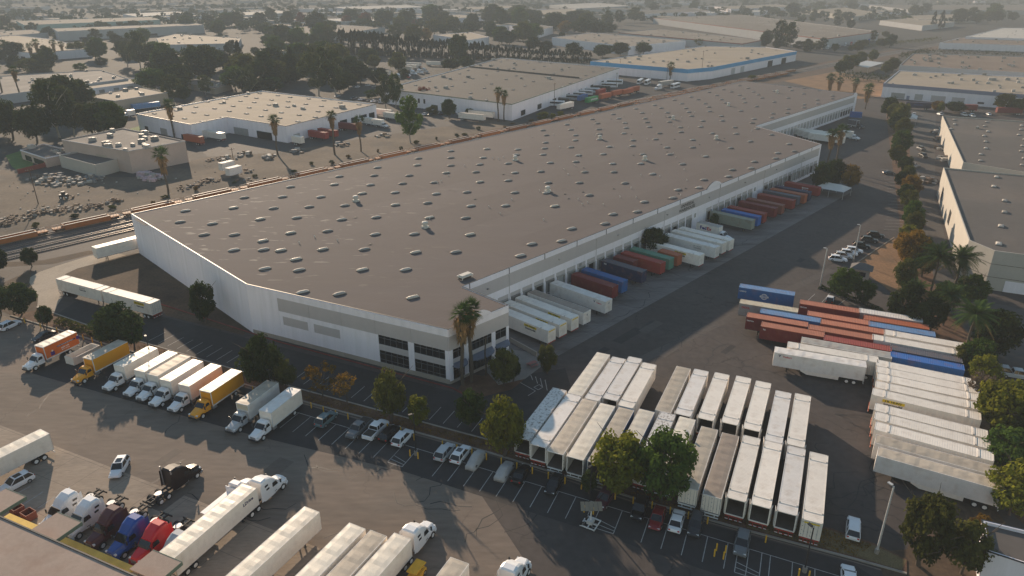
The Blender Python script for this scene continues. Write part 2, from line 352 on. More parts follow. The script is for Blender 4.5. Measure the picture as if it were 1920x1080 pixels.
cpaint('roof_aged_dark', (0.33,0.265,0.215), (0.25,0.20,0.16), 0.7)
cpaint('roof_van', (0.76,0.69,0.58), (0.58,0.50,0.40), 0.6, rough=0.45, obv=0.15)
cpaint('side_blue', (0.10,0.17,0.30), (0.2,0.2,0.25), 0.3)
pm('logo_yellow', (0.72,0.52,0.02), 0.6, 0.1, 1); pm('logo_black', (0.03,0.03,0.03), 0.6, 0.1, 1); pm('logo_white', (0.72,0.72,0.72), 0.6, 0.1, 1)
pm('logo_red', (0.55,0.03,0.04), 0.6, 0.1, 1); pm('logo_purple', (0.06,0.02,0.22), 0.6, 0.1, 1); pm('logo_orange', (0.68,0.15,0.02), 0.6, 0.1, 1); pm('logo_navy', (0.03,0.03,0.10), 0.6, 0.1, 1)
pm('bark', (0.11,0.085,0.065), 0.95, 0.3, 2.0); pm('bark_pale', (0.38,0.34,0.29), 0.9, 0.25, 1.5); pm('palm_bark', (0.10,0.078,0.058), 0.95, 0.3, 2); pm('palm_skirt', (0.20,0.125,0.065), 0.95, 0.3, 2)
leafmat('leaf_dark', (0.020,0.036,0.012), (0.062,0.082,0.022))
leafmat('leaf_green', (0.035,0.072,0.014), (0.105,0.155,0.028), 0.42)
leafmat('leaf_yellow', (0.085,0.110,0.014), (0.27,0.25,0.03), 0.42)
leafmat('leaf_autumn', (0.10,0.062,0.016), (0.30,0.17,0.022))
leafmat('leaf_olive', (0.050,0.062,0.016), (0.145,0.14,0.032), 0.4)
leafmat('leaf_red', (0.12,0.03,0.02), (0.26,0.06,0.035))
leafmat('leaf_gray', (0.11,0.085,0.065), (0.17,0.13,0.10))
leafmat('leaf_euc', (0.040,0.052,0.020), (0.11,0.13,0.05))
leafmat('leaf_cypress', (0.018,0.028,0.014), (0.035,0.05,0.024))
leafmat('leaf_palm', (0.030,0.060,0.018), (0.085,0.13,0.04))
leafmat('leaf_dry', (0.20,0.13,0.06), (0.32,0.20,0.09))
pm('cloth_gray', (0.40,0.39,0.38), 0.85, 0.12, 1.2, bump=0.4)
pm('tent', (0.62,0.60,0.57), 0.7, 0.06, 0.5)
pm('table_red', (0.34,0.14,0.12), 0.8, 0.15, 1)
pm('junk_white', (0.42,0.39,0.35), 0.8, 0.2, 1, obvar=0.4); pm('junk_pink', (0.55,0.40,0.42), 0.8, 0.2, 1); pm('junk_brown', (0.20,0.14,0.10), 0.9, 0.3, 1); pm('junk_gray', (0.20,0.20,0.20), 0.85, 0.3, 1)
# ---------------------------------------------------------------- the setting: ground sheets
def sheet(name, pts, z, mat, px=True, kind='structure'):
    P = [G(*p) if px else Vector((p[0],p[1],0)) for p in pts]
    a = sum(P[i].x*P[(i+1)%len(P)].y - P[(i+1)%len(P)].x*P[i].y for i in range(len(P)))
    if a < 0: P = P[::-1]
    o = obj(name, MB().add([(p.x,p.y,z) for p in P], [tuple(range(len(P)))]).mesh(name, [mat])); o['kind'] = kind
    return o
def pv(az): return Vector((math.cos(R(az)), math.sin(R(az)), 0))
gm = MB(); n_ = 12; W_ = 7000.0
for i in range(n_+1):
    for j in range(n_+1): gm.v.append((-W_ + 2*W_*i/n_, -600 + (W_*1.6)*j/n_, -0.012))
for i in range(n_):
    for j in range(n_): gm.f.append([i*(n_+1)+j, (i+1)*(n_+1)+j, (i+1)*(n_+1)+j+1, i*(n_+1)+j+1]); gm.m.append(0)
struct('ground', gm.mesh('ground', ['far_ground']))
RAIL0 = Vector((-136.5,204.6,0)); RD = pv(49.4); RN = pv(139.4); RD2 = pv(46.3); RN2 = pv(136.3); BEND = 400.0      # train track: origin, heading, side away from the warehouse
def rail(s, off=0.0, z=0.0):
    q = RAIL0 + RD*min(s,BEND) + RD2*max(0,s-BEND) + (RN if s <= BEND else RN2)*off; return Vector((q.x,q.y,z))
def rail_az(s): return R(49.4 if s <= BEND else 46.3)
sheet('yard', [(-260,112),(-260,30),(320,30),(320,575),(213,575),tuple(rail(-8,-15)[:2]),tuple(rail(-150,-21)[:2])], -0.008, 'asphalt', px=False)
sheet('rail_bed', [tuple(rail(-160,5)[:2]),tuple(rail(400,5.5)[:2]),tuple(rail(1500,6)[:2]),tuple(rail(1500,-8)[:2]),tuple(rail(400,-8)[:2]),tuple(rail(120,-8)[:2]),tuple(rail(-8,-15)[:2]),tuple(rail(-150,-21)[:2])], -0.004, 'ballast', px=False)
dy = [G(-250,345),G(0,318),G(110,330),G(250,332),G(380,296),G(520,284),G(700,250),G(880,214)] + [rail(230,5.2), rail(-60,5.2)]
sheet('dirt_yard', [(p.x,p.y) for p in dy], -0.006, 'dust_yard', px=False)
sheet('truck_court', [(350,262),(380,250),(640,232),(720,215),(800,205),(960,213),(900,228),(700,256),(520,286),(390,294)], -0.002, 'road')
sheet('bus_yard', [(985,210),(1160,140),(1320,152),(1345,155),(1180,190),(1030,218),(995,220)], -0.002, 'dark_asphalt')
sheet('front_lot', [(-500,470),(0,590),(190,646),(565,754),(917,851),(1200,944),(1600,1052),(1760,1100),(1900,1400),(-700,1400)], -0.004, 'old_asphalt')
sheet('lot_east', [(840,835),(917,852),(1200,946),(1600,1054),(1760,1102),(1900,1400),(1150,1400),(1010,1090)], -0.002, 'asphalt')
sheet('stall_row', [(100,625),(191,650),(565,757),(917,854),(1200,948),(1600,1057),(1650,1090),(1560,1110),(1500,1130),(1120,1000),(760,885),(470,815),(60,700)], 0.0, 'dark_asphalt')
sheet('front_drive', [(90,600),(150,560),(270,585),(455,632),(850,735),(1000,700),(1060,690),(1080,760),(985,850),(917,822),(562,728),(180,618)], -0.003, 'dark_asphalt')
sheet('concrete_pad', [(-300,690),(0,797),(200,873),(400,950),(560,1012),(760,1096),(700,1300),(-400,1300)], 0.002, 'concrete_pad')
sheet('dirt_lot', [(258,474),(200,486),(145,503),(118,516),(290,566),(312,592),(455,628),(470,620),(430,588)], 0.0, 'dirt')
sheet('driveway', [(x/6,480+y/6) for x,y in ((1260,-40),(1000,0),(640,110),(440,180),(340,240),(330,300),(430,450),(420,560),(480,600),(620,620),(640,560),(700,470),(660,400),(650,300),(740,200),(870,140),(1280,30),(1420,-10))], 0.004, 'concrete_drive')
sheet('dirt_bank', [(-60,505),(100,495),(190,472),(165,470),(80,488),(0,492),(-60,480)], 0.002, 'dirt')
sheet('dirt_bank', [(-80,570),(60,505),(55,530),(72,555),(70,590),(45,600),(-60,560)], 0.003, 'dirt')
sheet('dry_lot', [(1470,152),(1565,134),(1668,152),(1655,180),(1612,186),(1540,168)], 0.0, 'dirt_orange')
sheet('dry_verge', [(1606,490),(1676,444),(1700,470),(1690,560),(1655,535),(1628,515)], 0.002, 'dirt_orange')
sheet('side_street', [(1700,200),(1755,215),(1752,370),(1792,520),(1830,560),(1960,590),(1960,790),(1860,660),(1715,560),(1708,420)], -0.003, 'road')
sheet('verge', [(1660,205),(1700,205),(1716,420),(1740,470),(1760,560),(1880,700),(1960,800),(1960,1020),(1830,900),(1815,700),(1720,600),(1660,540),(1690,440),(1672,300)], -0.001, 'mulch')
sheet('verge', [(1640,1035),(1700,1030),(1760,900),(1830,905),(1900,1000),(1960,1100),(1800,1130),(1660,1090)], 0.001, 'dirt')
sheet('lawn', [(10,292),(38,283),(62,300),(62,318),(40,325),(22,312)], 0.0, 'lawn')
sheet('lawn', [(238,243),(262,236),(264,246),(240,248)], 0.0, 'lawn')
sheet('office_planting', [(855,735),(880,700),(905,705),(950,680),(990,672),(1010,690),(960,730),(900,745)], 0.003, 'mulch')
sheet('office_walk', [(905,690),(955,655),(1010,662),(1035,672),(985,710),(935,722),(915,700)], 0.007, 'concrete_walk')

# planting strips with kerbs
def kerb_line(name, pts, mat='kerb', w=0.3, h=0.14, parent=None):
    mb = MB(); P = [G(*p) for p in pts]
    for a, b in zip(P, P[1:]): mb.beam((a.x,a.y,h/2-0.01),(b.x,b.y,h/2-0.01),w,h+0.02)
    o = obj(name, mb.mesh(name,[mat]));  o['kind'] = 'structure'; return o
strip = [(20,592),(191,643),(565,752),(680,783),(917,849),(1060,893),(1200,938),(1400,995),(1600,1048),(1700,1076)]
strip_far = [(1700,1050),(1640,1020),(1560,992),(1400,952),(1270,915),(1010,846),(917,826),(562,730),(180,616),(80,580)]
P = [G(*p) for p in strip + strip_far]
mb = MB(); mb.prism([(p.x,p.y) for p in P], -0.02, 0.10); struct('planting_strip', mb.mesh('planting_strip',['mulch']))
kerb_line('kerb', strip, h=0.16)
kerb_line('kerb', strip_far[3:], h=0.16)
kerb_line('kerb', [(300,570),(525,642),(705,690),(848,728),(880,745)], 'kerb_red', 0.25, 0.15)
kerb_line('kerb', [(1536,540),(1580,560),(1640,590),(1680,600)], 'kerb', 0.25, 0.14)
kerb_line('kerb', [(1608,492),(1640,470),(1676,446)], 'kerb', 0.2, 0.12)
sheet('dry_strip', [(1395,960),(1560,996),(1640,1024),(1700,1052),(1690,1070),(1600,1043),(1400,990)], 0.106, 'dry_grass')

# painted markings
def line_quads(name, segs, w=0.11, z=0.006, mat='paint_line'):
    mb = MB()
    for a, b in segs:
        d = (b-a); d.z = 0; d.normalize(); u = Vector((-d.y,d.x,0))*(w/2)
        mb.add([(a-u).to_tuple()[:2]+(z,),(b-u).to_tuple()[:2]+(z,),(b+u).to_tuple()[:2]+(z,),(a+u).to_tuple()[:2]+(z,)],[(0,1,2,3)])
    o = obj(name, mb.mesh(name,[mat])); o['kind'] = 'structure'; return o
O1 = G(555,772.5); E1 = pv(-25.3); N1 = pv(-112.3)
segs = [(O1 - E1*1, O1 + E1*90)]
for k in range(33):
    if k in (9,10,21,22): continue
    a = O1 + E1*(0.6+2.72*k); segs.append((a, a + N1*5.0))
line_quads('stall_marking', segs)
def hatch(s0, s1, name='hatch_marking'):
    a, b = O1+E1*s0, O1+E1*s1; c, d = a+N1*5.0, b+N1*5.0
    sg = [(a,c),(b,d),(c,d)] + [(c*(1-t)+a*t, d*(1-t*.6)+b*(t*.6)) for t in (0.18,0.38)]
    line_quads(name, sg)
hatch(22.4,25.1); hatch(56.2,59.3); hatch(75.4,78.4)
O2 = G(279,639); segs = []
for k in range(30):
    a = O2 + E1*(2.75*k); segs.append((a, a + pv(67)*4.3))
line_quads('stall_marking', segs, z=0.004)
segs = []
for k in range(20):
    t = k/19; a = G(1652+ (1655-1652)*t + 12*math.sin(t*3), 318+112*t); segs.append((a, a + pv(-8)*5.2))
line_quads('stall_marking', segs, 0.13, z=0.002)
line_quads('stall_marking', [(G(1513,565),G(1528,551)),(G(1541,567),G(1560,545)),(G(1572,572),G(1592,556))], z=0.002)
line_quads('stall_marking', [(G(22,930),G(57,912)),(G(45,945),G(81,922)),(G(71,953),G(103,931))], 0.14, z=0.008)
line_quads('bay_marking', [(G(968,713),G(1004,733)),(G(1004,733),G(990,742)),(G(974,713),G(981,709))] + [(G(986+i*9,700-i*0.0+i*3),G(990+i*9,706+i*6.5)) for i in range(5)]
    + [(G(1001,726),G(1011,721)),(G(1011,721),G(1018,726)),(G(1018,726),G(1009,731)),(G(1009,731),G(1001,726))], 0.13, z=0.002)
mb = MB()   # worn tyre-polished lane in the yard
a, b = G(1170,690), G(1560,505); d = (b-a).normalized(); u = Vector((-d.y,d.x,0))
sheet('yard_seam', [tuple((a-u*1.1)[:2]),tuple((b-u*1.1)[:2]),tuple((b+u*1.1)[:2]),tuple((a+u*1.1)[:2])], -0.006, 'yard_patch', px=False)

# tar-sealed cracks, patches and stains on the paving
rt = random.Random(3); mb = MB()
def tar_line(p, az, n, st):
    q = p.copy(); a = az
    for i in range(n):
        a = az + rt.uniform(-0.9,0.9); e = q + Vector((math.cos(a),math.sin(a),0))*st*rt.uniform(.5,1.2); d = (e-q).normalized(); u = Vector((-d.y,d.x,0))*rt.uniform(0.04,0.09)
        mb.add([tuple((q-u)[:2])+(0.0,),tuple((e-u)[:2])+(0.0,),tuple((e+u)[:2])+(0.0,),tuple((q+u)[:2])+(0.0,)],[(0,1,2,3)]); q = e
for k in range(46): tar_line(G(rt.uniform(1100,1640),rt.uniform(420,700)), R(rt.choice((47,-43))), rt.randrange(5,16), 2.2)
for k in range(16): tar_line(G(rt.uniform(1530,1640),rt.uniform(700,960)), R(rt.choice((47,-43))), rt.randrange(4,10), 1.8)
for k in range(30): tar_line(G(rt.uniform(-50,1000),rt.uniform(760,1060)), R(rt.choice((65,-25,10))), rt.randrange(4,12), 1.8)
o = obj('tar_seal', mb.mesh('tar_seal',['tar'])); o['kind'] = 'structure'; o.location.z = 0.001
for k in range(16):
    c0 = G(rt.uniform(1080,1600),rt.uniform(470,690)) if k < 9 else G(rt.uniform(60,900),rt.uniform(800,1040)); a_ = R(47 if k < 9 else 65); l_, w_ = rt.uniform(2,9), rt.uniform(1.2,3); c_, s_ = math.cos(a_), math.sin(a_)
    sheet('paving_patch', [(c0.x+i*l_*c_-j*w_*s_, c0.y+i*l_*s_+j*w_*c_) for i,j in ((-.5,-.5),(.5,-.5),(.5,.5),(-.5,.5))], 0.0035+0.0002*k, rt.choice(('yard_patch','dark_asphalt')) if k < 9 else 'lot_patch', px=False)
sheet('rail_verge', [tuple(rail(-160,5)[:2]),tuple(rail(-60,5)[:2]),tuple(rail(400,5.5)[:2]),tuple(rail(900,6)[:2]),tuple(rail(900,14)[:2]),tuple(rail(400,13)[:2]),tuple(rail(-60,8)[:2]),tuple(rail(-160,7)[:2])], -0.003, 'rust_dirt', px=False)
sheet('rail_verge', [tuple(rail(385,-8.2)[:2]),tuple(rail(1400,-8.2)[:2]),tuple(rail(1400,-26)[:2]),tuple(rail(470,-22)[:2])], -0.003, 'rust_dirt', px=False)
# railway: four tracks of rail and ties
for k, off in enumerate((0.0, -5.2, -10.0, -14.6)):
    mb = MB(); s1 = 1300 if k == 0 else (700 if k == 1 else 60); s0 = -75
    for r_ in (-0.75, 0.75):
        K = [s0] + ([BEND] if s1 > BEND else []) + [s1]
        for e0, e1 in zip(K,K[1:]): a, b = rail(e0, off+r_), rail(e1, off+r_); mb.beam((a.x,a.y,0.24),(b.x,b.y,0.24),0.08,0.16,0)
    t = MB()
    for i in range(int((min(s1,90)-s0)/0.62)):
        q = rail(s0+i*0.62, off); t.obox(q.x,q.y,0.02,0.155,0.26,2.6,R(49.4))
    o = struct('railway_track', mb.mesh('railway_track',['rail'])); obj('tie', t.mesh('tie',['tie']), o)['kind'] = 'stuff'

# ---------------------------------------------------------------- main warehouse
ZR = 11.4
wp = dict(A=(246,401),B=(462,533),Cc=(840,618),D=(953,572),E=(867,537),F=(1540,270),G1=(1417,236),H1=(1608,176),I=(1395,152))
W = {k: G(*p, ZR) for k, p in wp.items()}
for p in W.values(): p.z = 0
DD = (W['F']-W['E']).normalized(); DN = Vector((DD.y,-DD.x,0))         # along the dock wall, and out from it
poly = [W[k] for k in ('A','B','Cc','D','E','F','G1','H1','I')]
WH = thing('warehouse', 'huge low white and beige warehouse with brown-grey roof full of skylights', 'warehouse', (0,0,0))
mb = MB(); mb.add([(p.x,p.y,ZR-0.12) for p in poly], [tuple(range(len(poly)))]); roof = obj('roof', mb.mesh('roof',['roof_main']), WH)
mb = MB()
for i in range(len(poly)):     # concrete shell behind the facing panels, and black coping
    a, b = poly[i], poly[(i+1)%len(poly)]; d = (b-a).normalized(); inn = Vector((-d.y,d.x,0))
    m1, m2 = a + inn*0.25, b + inn*0.25
    mb.add([(a.x,a.y,-0.02),(b.x,b.y,-0.02),(b.x,b.y,ZR),(a.x,a.y,ZR),(m1.x,m1.y,ZR),(m2.x,m2.y,ZR),(m2.x,m2.y,ZR-0.6),(m1.x,m1.y,ZR-0.6)],[(0,1,2,3),(3,2,5,4),(4,5,6,7)])
obj('wall', mb.mesh('wall',['wall_white']), WH)
mb = MB()
for i in range(len(poly)):
    a, b = poly[i], poly[(i+1)%len(poly)]; d = (b-a).normalized(); inn = Vector((-d.y,d.x,0))*0.08
    mb.beam((a.x+inn.x,a.y+inn.y,ZR+0.03),(b.x+inn.x,b.y+inn.y,ZR+0.03),0.22,0.07)
obj('coping', mb.mesh('coping',['coping']), WH)
DZ = dict(w='wall_white', b='wall_beige', o='dark_opening', base='wall_base', g='glass_dark')
def facing(name, a, d, w, specs, parent=WH, t=0.12, mats=('wall_white','wall_beige','wall_base','dark_opening')):
    """one tilt-up panel standing proud of the shell: specs = (x0,x1,z0,z1,material,extra depth)"""
    key = (name, round(w,2), tuple(specs), mats, t)
    def mk():
        mb = MB()
        for x0,x1,z0,z1,m,e in specs: mb.box(x0,x1,-(t+e),0.0,z0,z1,m)
        return mb.mesh(name, list(mats))
    return obj(name, cached(key, mk), parent, (a.x,a.y,0), math.atan2(d.y,d.x))
def side(i, j): a, b = W[i], W[j]; return a, (b-a).normalized(), (b-a).length
# blank gable (A-B), panels with joints
a, d, L = side('A','B'); n = 7; w = L/n
for k in range(n): facing('wall_panel', a+d*(w*k), d, w, ((0.02,w-0.02,0.02,ZR-0.1,0,0),))
# front (B-C): four blank/beige panels, then two glazed bays
a, d, L = side('B','Cc'); n = 6; w = L/n
for k in range(n):
    q = a + d*(w*k)
    base = [(0.02,w-0.02,0.02,1.0,2,0.06)]
    if k < 1: sp = base + [(0.02,w-0.02,1.0,ZR-0.1,0,0)]
    elif k < 4:
        sp = base + [(0.02,w-0.02,1.0,7.0,0,0),(0.02,w-0.02,7.0,9.9,1,0.02),(0.02,w-0.02,9.9,ZR-0.1,0,0)]
        if k < 3: sp += [(0.9,w-0.7,4.0,5.9,1,0.02)]
    else:
        sp = base + [(0.02,w-0.02,7.0,9.9,1,0.02),(0.02,w-0.02,9.9,ZR-0.1,0,0),(0.02,0.55,1.0,7.0,0,0.05),(w-0.75,w-0.02,1.0,7.0,0,0.05),(0.55,w-0.75,3.7,5.0,1,0.0)]
    facing('wall_panel', q, d, w, tuple(sp))
def window(parent, a, d, x0, x1, z0, z1, nx, rows, out=0.02):
    g = MB(); g.box(x0,x1,-out,0.0,z0,z1)
    o = obj('window', cached(('win',round(x1-x0,2),round(z1-z0,2),round(x0,2),round(z0,2)), lambda: g.mesh('window',['glass_dark'])), parent, (a.x,a.y,0), math.atan2(d.y,d.x))
    def mk():
        f = MB()
        for i in range(nx+1):
            x = x0+(x1-x0)*i/nx; f.box(x-0.035,x+0.035,-out-0.05,-out+0.001,z0,z1)
        for z in [z0,z1]+list(rows): f.box(x0,x1,-out-0.052,-out+0.001,z-0.035,z+0.035)
        return f.mesh('window_frame',['mullion'])
    obj('window_frame', cached(('wf',round(x1-x0,2),round(z1-z0,2),nx,round(x0,2),round(z0,2),tuple(rows)), mk), o)
for k in (4,5):
    q = a + d*(w*k); window(WH,q,d,0.55,w-0.75,1.0,3.7,5,(1.7,3.0)); window(WH,q,d,0.55,w-0.75,5.0,7.0,5,(6.4,))
# office end (C-D): glazing, awnings, arched parapet
a, d, L = side('Cc','D'); ang = math.atan2(d.y,d.x)
facing('wall_panel', a, d, L, ((0.02,L-0.02,0.02,0.6,2,0.06),(0.02,L-0.02,7.0,9.9,1,0.02),(0.02,L-0.02,9.9,ZR-0.1,0,0),
    (0.02,0.8,0.6,7.0,0,0.05),(3.6,4.6,0.6,7.0,0,0.05),(10.6,11.6,0.6,7.0,0,0.05),(L-0.7,L-0.02,0.6,7.0,0,0.05),(0.8,3.6,3.6,5.0,1,0),(4.6,10.6,3.6,5.0,1,0),(11.6,L-0.7,3.6,5.0,1,0)))
for x0,x1,nx in ((0.8,3.6,2),(4.6,10.6,6),(11.6,L-0.7,2)):
    window(WH,a,d,x0,x1,5.0,7.0,nx,(6.4,)); window(WH,a,d,x0,x1,0.6,3.6,nx,(2.6,))
def awning(x0, x1, r):
    mb = MB(); n = 8; P = []
    for i in range(n+1):
        t = math.pi*i/n; x = (x0+x1)/2-(x1-x0)/2*math.cos(t); y = -0.15-r*math.sin(t)**0.7; P.append((x,y))
    mb.add([(x0,-0.15,4.15),(x1,-0.15,4.15)]+[(x,y,3.72) for x,y in P]+[(x,y,3.5) for x,y in P], [(0,1)+tuple(range(2+n,1,-1))]+[(2+i,3+i,3+n+i+1,3+n+i) for i in range(n)])
    obj('awning', mb.mesh('awning',['awning']), WH, (a.x,a.y,0), ang)
awning(0.6,3.9,1.5); awning(4.5,10.7,1.9); awning(11.4,L-0.3,1.5)
def arch(p, d, w, h, name='parapet_arch'):
    mb = MB(); n = 14; P = [(-w/2,0.0)]
    for i in range(n+1):
        t = i/n; P.append((-w/2+w*t, 0.05+h*math.sin(math.pi*t)**0.8))
    P.append((w/2,0.0)); N = len(P)
    mb.add([(x,-0.14,ZR-0.05+z) for x,z in P]+[(x,0.12,ZR-0.05+z) for x,z in P], [tuple(range(N))[::-1],tuple(range(N,2*N))]+[(i,(i+1)%N,N+(i+1)%N,N+i) for i in range(N)], [0,0]+[1]*N)
    obj(name, mb.mesh(name,['wall_white','coping']), WH, (p.x,p.y,0), math.atan2(d.y,d.x))
arch(a+d*7.6, d, 6.0, 1.35)
# dock wall (E-F): bays of 4.05 m, each with its own panels and door
a, d, L = side('E','F'); BAY = 4.05; off0 = 1.95; nb = int((L-off0)/BAY)
tall = {5,17,25,33,41}
facing('wall_panel', a, d, off0, ((0.02,off0-0.02,0.02,ZR-0.1,0,0),))
full_sp = ((0.02,BAY-0.02,8.6,10.1,1,0.0),)
DOCK_OPEN = set()
for k in range(nb):
    q = a + d*(off0+BAY*k)
    blank = k in (17,23,24,33,34)
    sp = [(0.01,BAY-0.01,10.15,ZR-0.1,0,0),(0.0,BAY,7.1,10.15,1,0.015),(0.0,BAY,5.3,7.1,0,0),(-0.3,0.3,0.02,5.3,0,0.05)]
    sp += [(0.3,BAY-0.3,4.15,5.3,1,0.0),(BAY-0.3,BAY,0.02,5.3,0,0.0)] if not blank else [(0.3,BAY,0.02,5.3,0,0.0)]
    if not blank: sp += [(0.3,0.62,0.02,4.15,0,0.02),(BAY-0.62,BAY-0.3,0.02,4.15,0,0.02),(0.62,BAY-0.62,0.02,1.15,0,0.0)]
    facing('wall_panel', q, d, BAY, tuple(sp))
    if not blank:
        facing('dock_door', q, d, BAY, ((0.62,BAY-0.62,1.15,4.15,0,-0.08),), t=0.1, mats=('dock_door',) if k % 5 else ('dark_opening',))
        facing('dock_seal', q, d, BAY, ((0.60,0.80,1.15,4.05,0,0.35),(BAY-0.8,BAY-0.60,1.15,4.05,0,0.35),(0.60,BAY-0.6,4.05,4.35,0,0.35)), mats=('unit_gray',))
for k in range(0, nb, 3):
    facing('downspout', a+d*(off0+BAY*k), d, 1, ((-0.07,0.07,10.1,ZR,0,0.08),), mats=('coping',))
for k in range(2, nb, 8):
    q = a + d*(off0+BAY*k+BAY)
    facing('rain_pipe', q, d, 1, ((-0.05,0.05,0.3,9.6,0,0.1),(-0.16,0.16,9.6,9.9,0,0.16)), mats=('wall_beige',))
for k in range(1, nb, 6):
    q = a + d*(off0+BAY*k+1.2)
    facing('wall_light', q, d, 1, ((-0.2,0.2,8.5,8.75,0,0.4),), mats=('unit_gray',))
for k in (23,9,33):
    facing('wall_louvre', a+d*(off0+BAY*k), d, 1, ((1.2,2.2,3.9,5.2,0,0.03),), mats=('unit_gray',))
rest = L - off0 - BAY*nb
if rest > 0.1: facing('wall_panel', a+d*(off0+BAY*nb), d, rest, ((0.0,rest,0.02,ZR-0.1,0,0),))
arch(a+d*(off0+BAY*26.0), d, 9.5, 1.7)
# second dock wall beyond the step (G1-H1), and the step itself
for i, j in (('F','G1'),('D','E')):
    a2, d2, L2 = side(i,j); facing('wall_panel', a2, d2, L2, ((0.05,L2-0.05,0.02,5.3,0,0),(0.05,L2-0.05,5.3,7.1,0,0),(0.05,L2-0.05,7.1,10.15,1,0.015),(0.05,L2-0.05,10.15,ZR-0.1,0,0)))
a2, d2, L2 = side('G1','H1'); nb2 = int(L2/BAY)
for k in range(nb2):
    q = a2 + d2*(BAY*k)
    sp = [(0.01,BAY-0.01,10.15,ZR-0.1,0,0),(0.0,BAY,7.1,10.15,1,0.015),(0.0,BAY,5.3,7.1,0,0),(-0.3,0.3,0.02,5.3,0,0.05),(0.3,BAY-0.3,4.15,5.3,1,0.0),(BAY-0.3,BAY,0.02,5.3,0,0.0),(0.3,BAY-0.3,0.02,1.15,0,0.0)]
    facing('wall_panel', q, d2, BAY, tuple(sp))
    if k < nb2-5: facing('dock_door', q, d2, BAY, ((0.3,BAY-0.3,1.15,4.15,0,-0.08),), t=0.1, mats=('dock_door',))
    else: window(WH, q, d2, 0.4, BAY-0.4, 1.4, 3.9, 3, (3.2,))
arch(W['H1'] - d2*4.5, d2, 7.0, 1.2)
# rail side: plain wall with metal gutter
a2, b2 = W['I'], W['A']; mb = MB(); d2 = (b2-a2).normalized(); o2 = Vector((d2.y,-d2.x,0))
mb.beam(tuple((a2+o2*0.2)[:2])+(ZR-0.15,), tuple((b2+o2*0.2)[:2])+(ZR-0.15,), 0.3, 0.25); obj('gutter', mb.mesh('gutter',['galv']), WH)
# sign on the dock wall
TXT = {}
def text_mesh(s, bold=False):
    if s not in TXT:
        cu = bpy.data.curves.new('lettering','FONT'); cu.body = s; cu.align_x = 'CENTER'; cu.align_y = 'CENTER'; cu.size = 1.0; cu.resolution_u = 2
        if bold: cu.offset = 0.035
        t = bpy.data.objects.new('lettering', cu); C.objects.link(t); dg = bpy.context.evaluated_depsgraph_get()
        me = bpy.data.meshes.new_from_object(t.evaluated_get(dg)); bpy.data.objects.remove(t); me.materials.clear(); me.materials.append(M['logo_black']); TXT[s] = me
    return TXT[s]
def lettering(s, parent, loc, rz, h, mat, bold=True, name='lettering', wide=1.0, tilt=0.0):
    """upright text facing local -Y turned by rz"""
    o = obj(name, text_mesh(s, bold), parent, loc, rot=(R(90)+tilt, 0, rz), sc=(h*1.4*wide, h*1.4, 1), mats=[mat]); return o
q = a + d*(off0+BAY*22.1) + DN*0.16
lettering('UNIVERSAL', WH, (q.x,q.y,9.15), math.atan2(d.y,d.x), 0.95, 'coping', name='sign_lettering', wide=1.15)
lettering('WAREHOUSE', WH, (q.x,q.y,7.9), math.atan2(d.y,d.x), 0.95, 'coping', name='sign_lettering', wide=1.15)
# skylights and roof fans
def sky_mesh(ribs):
    mb = MB(); L_, w_, n = 2.9, 1.25, 8
    mb.box(-L_/2-0.08,L_/2+0.08,-w_/2-0.08,w_/2+0.08,0,0.28,1)
    rings = []
    for x, k in ((-L_/2,0.10),(-L_/2+0.35,0.75),(-L_/2+0.8,1),(L_/2-0.8,1),(L_/2-0.35,0.75),(L_/2,0.10)):
        rings.append([(x, w_/2*math.cos(math.pi*(1-i/n))*(0.85+0.15*k), 0.28+0.52*k*math.sin(math.pi*i/n)) for i in range(n+1)])
    P = [p for r in rings for p in r]; k = n+1
    mb.add(P, [(i*k+j,i*k+j+1,(i+1)*k+j+1,(i+1)*k+j) for i in range(5) for j in range(n)] + [tuple(range(k))[::-1], tuple(range(5*k,6*k))], 0)
    if ribs:
        for i in range(6):
            x = -L_/2+0.35+i*(L_-0.7)/5
            for j in range(n):
                t0, t1 = math.pi*j/n, math.pi*(j+1)/n
                mb.beam((x,-w_/2*math.cos(t0),0.29+0.55*math.sin(t0)),(x,-w_/2*math.cos(t1),0.29+0.55*math.sin(t1)),0.12,0.06,2)
    return mb.mesh('skylight',['skylight_ribbed' if ribs else 'skylight','skylight_curb','vent_white'], True)
SKA, SKB = sky_mesh(False), sky_mesh(True)
sk = []
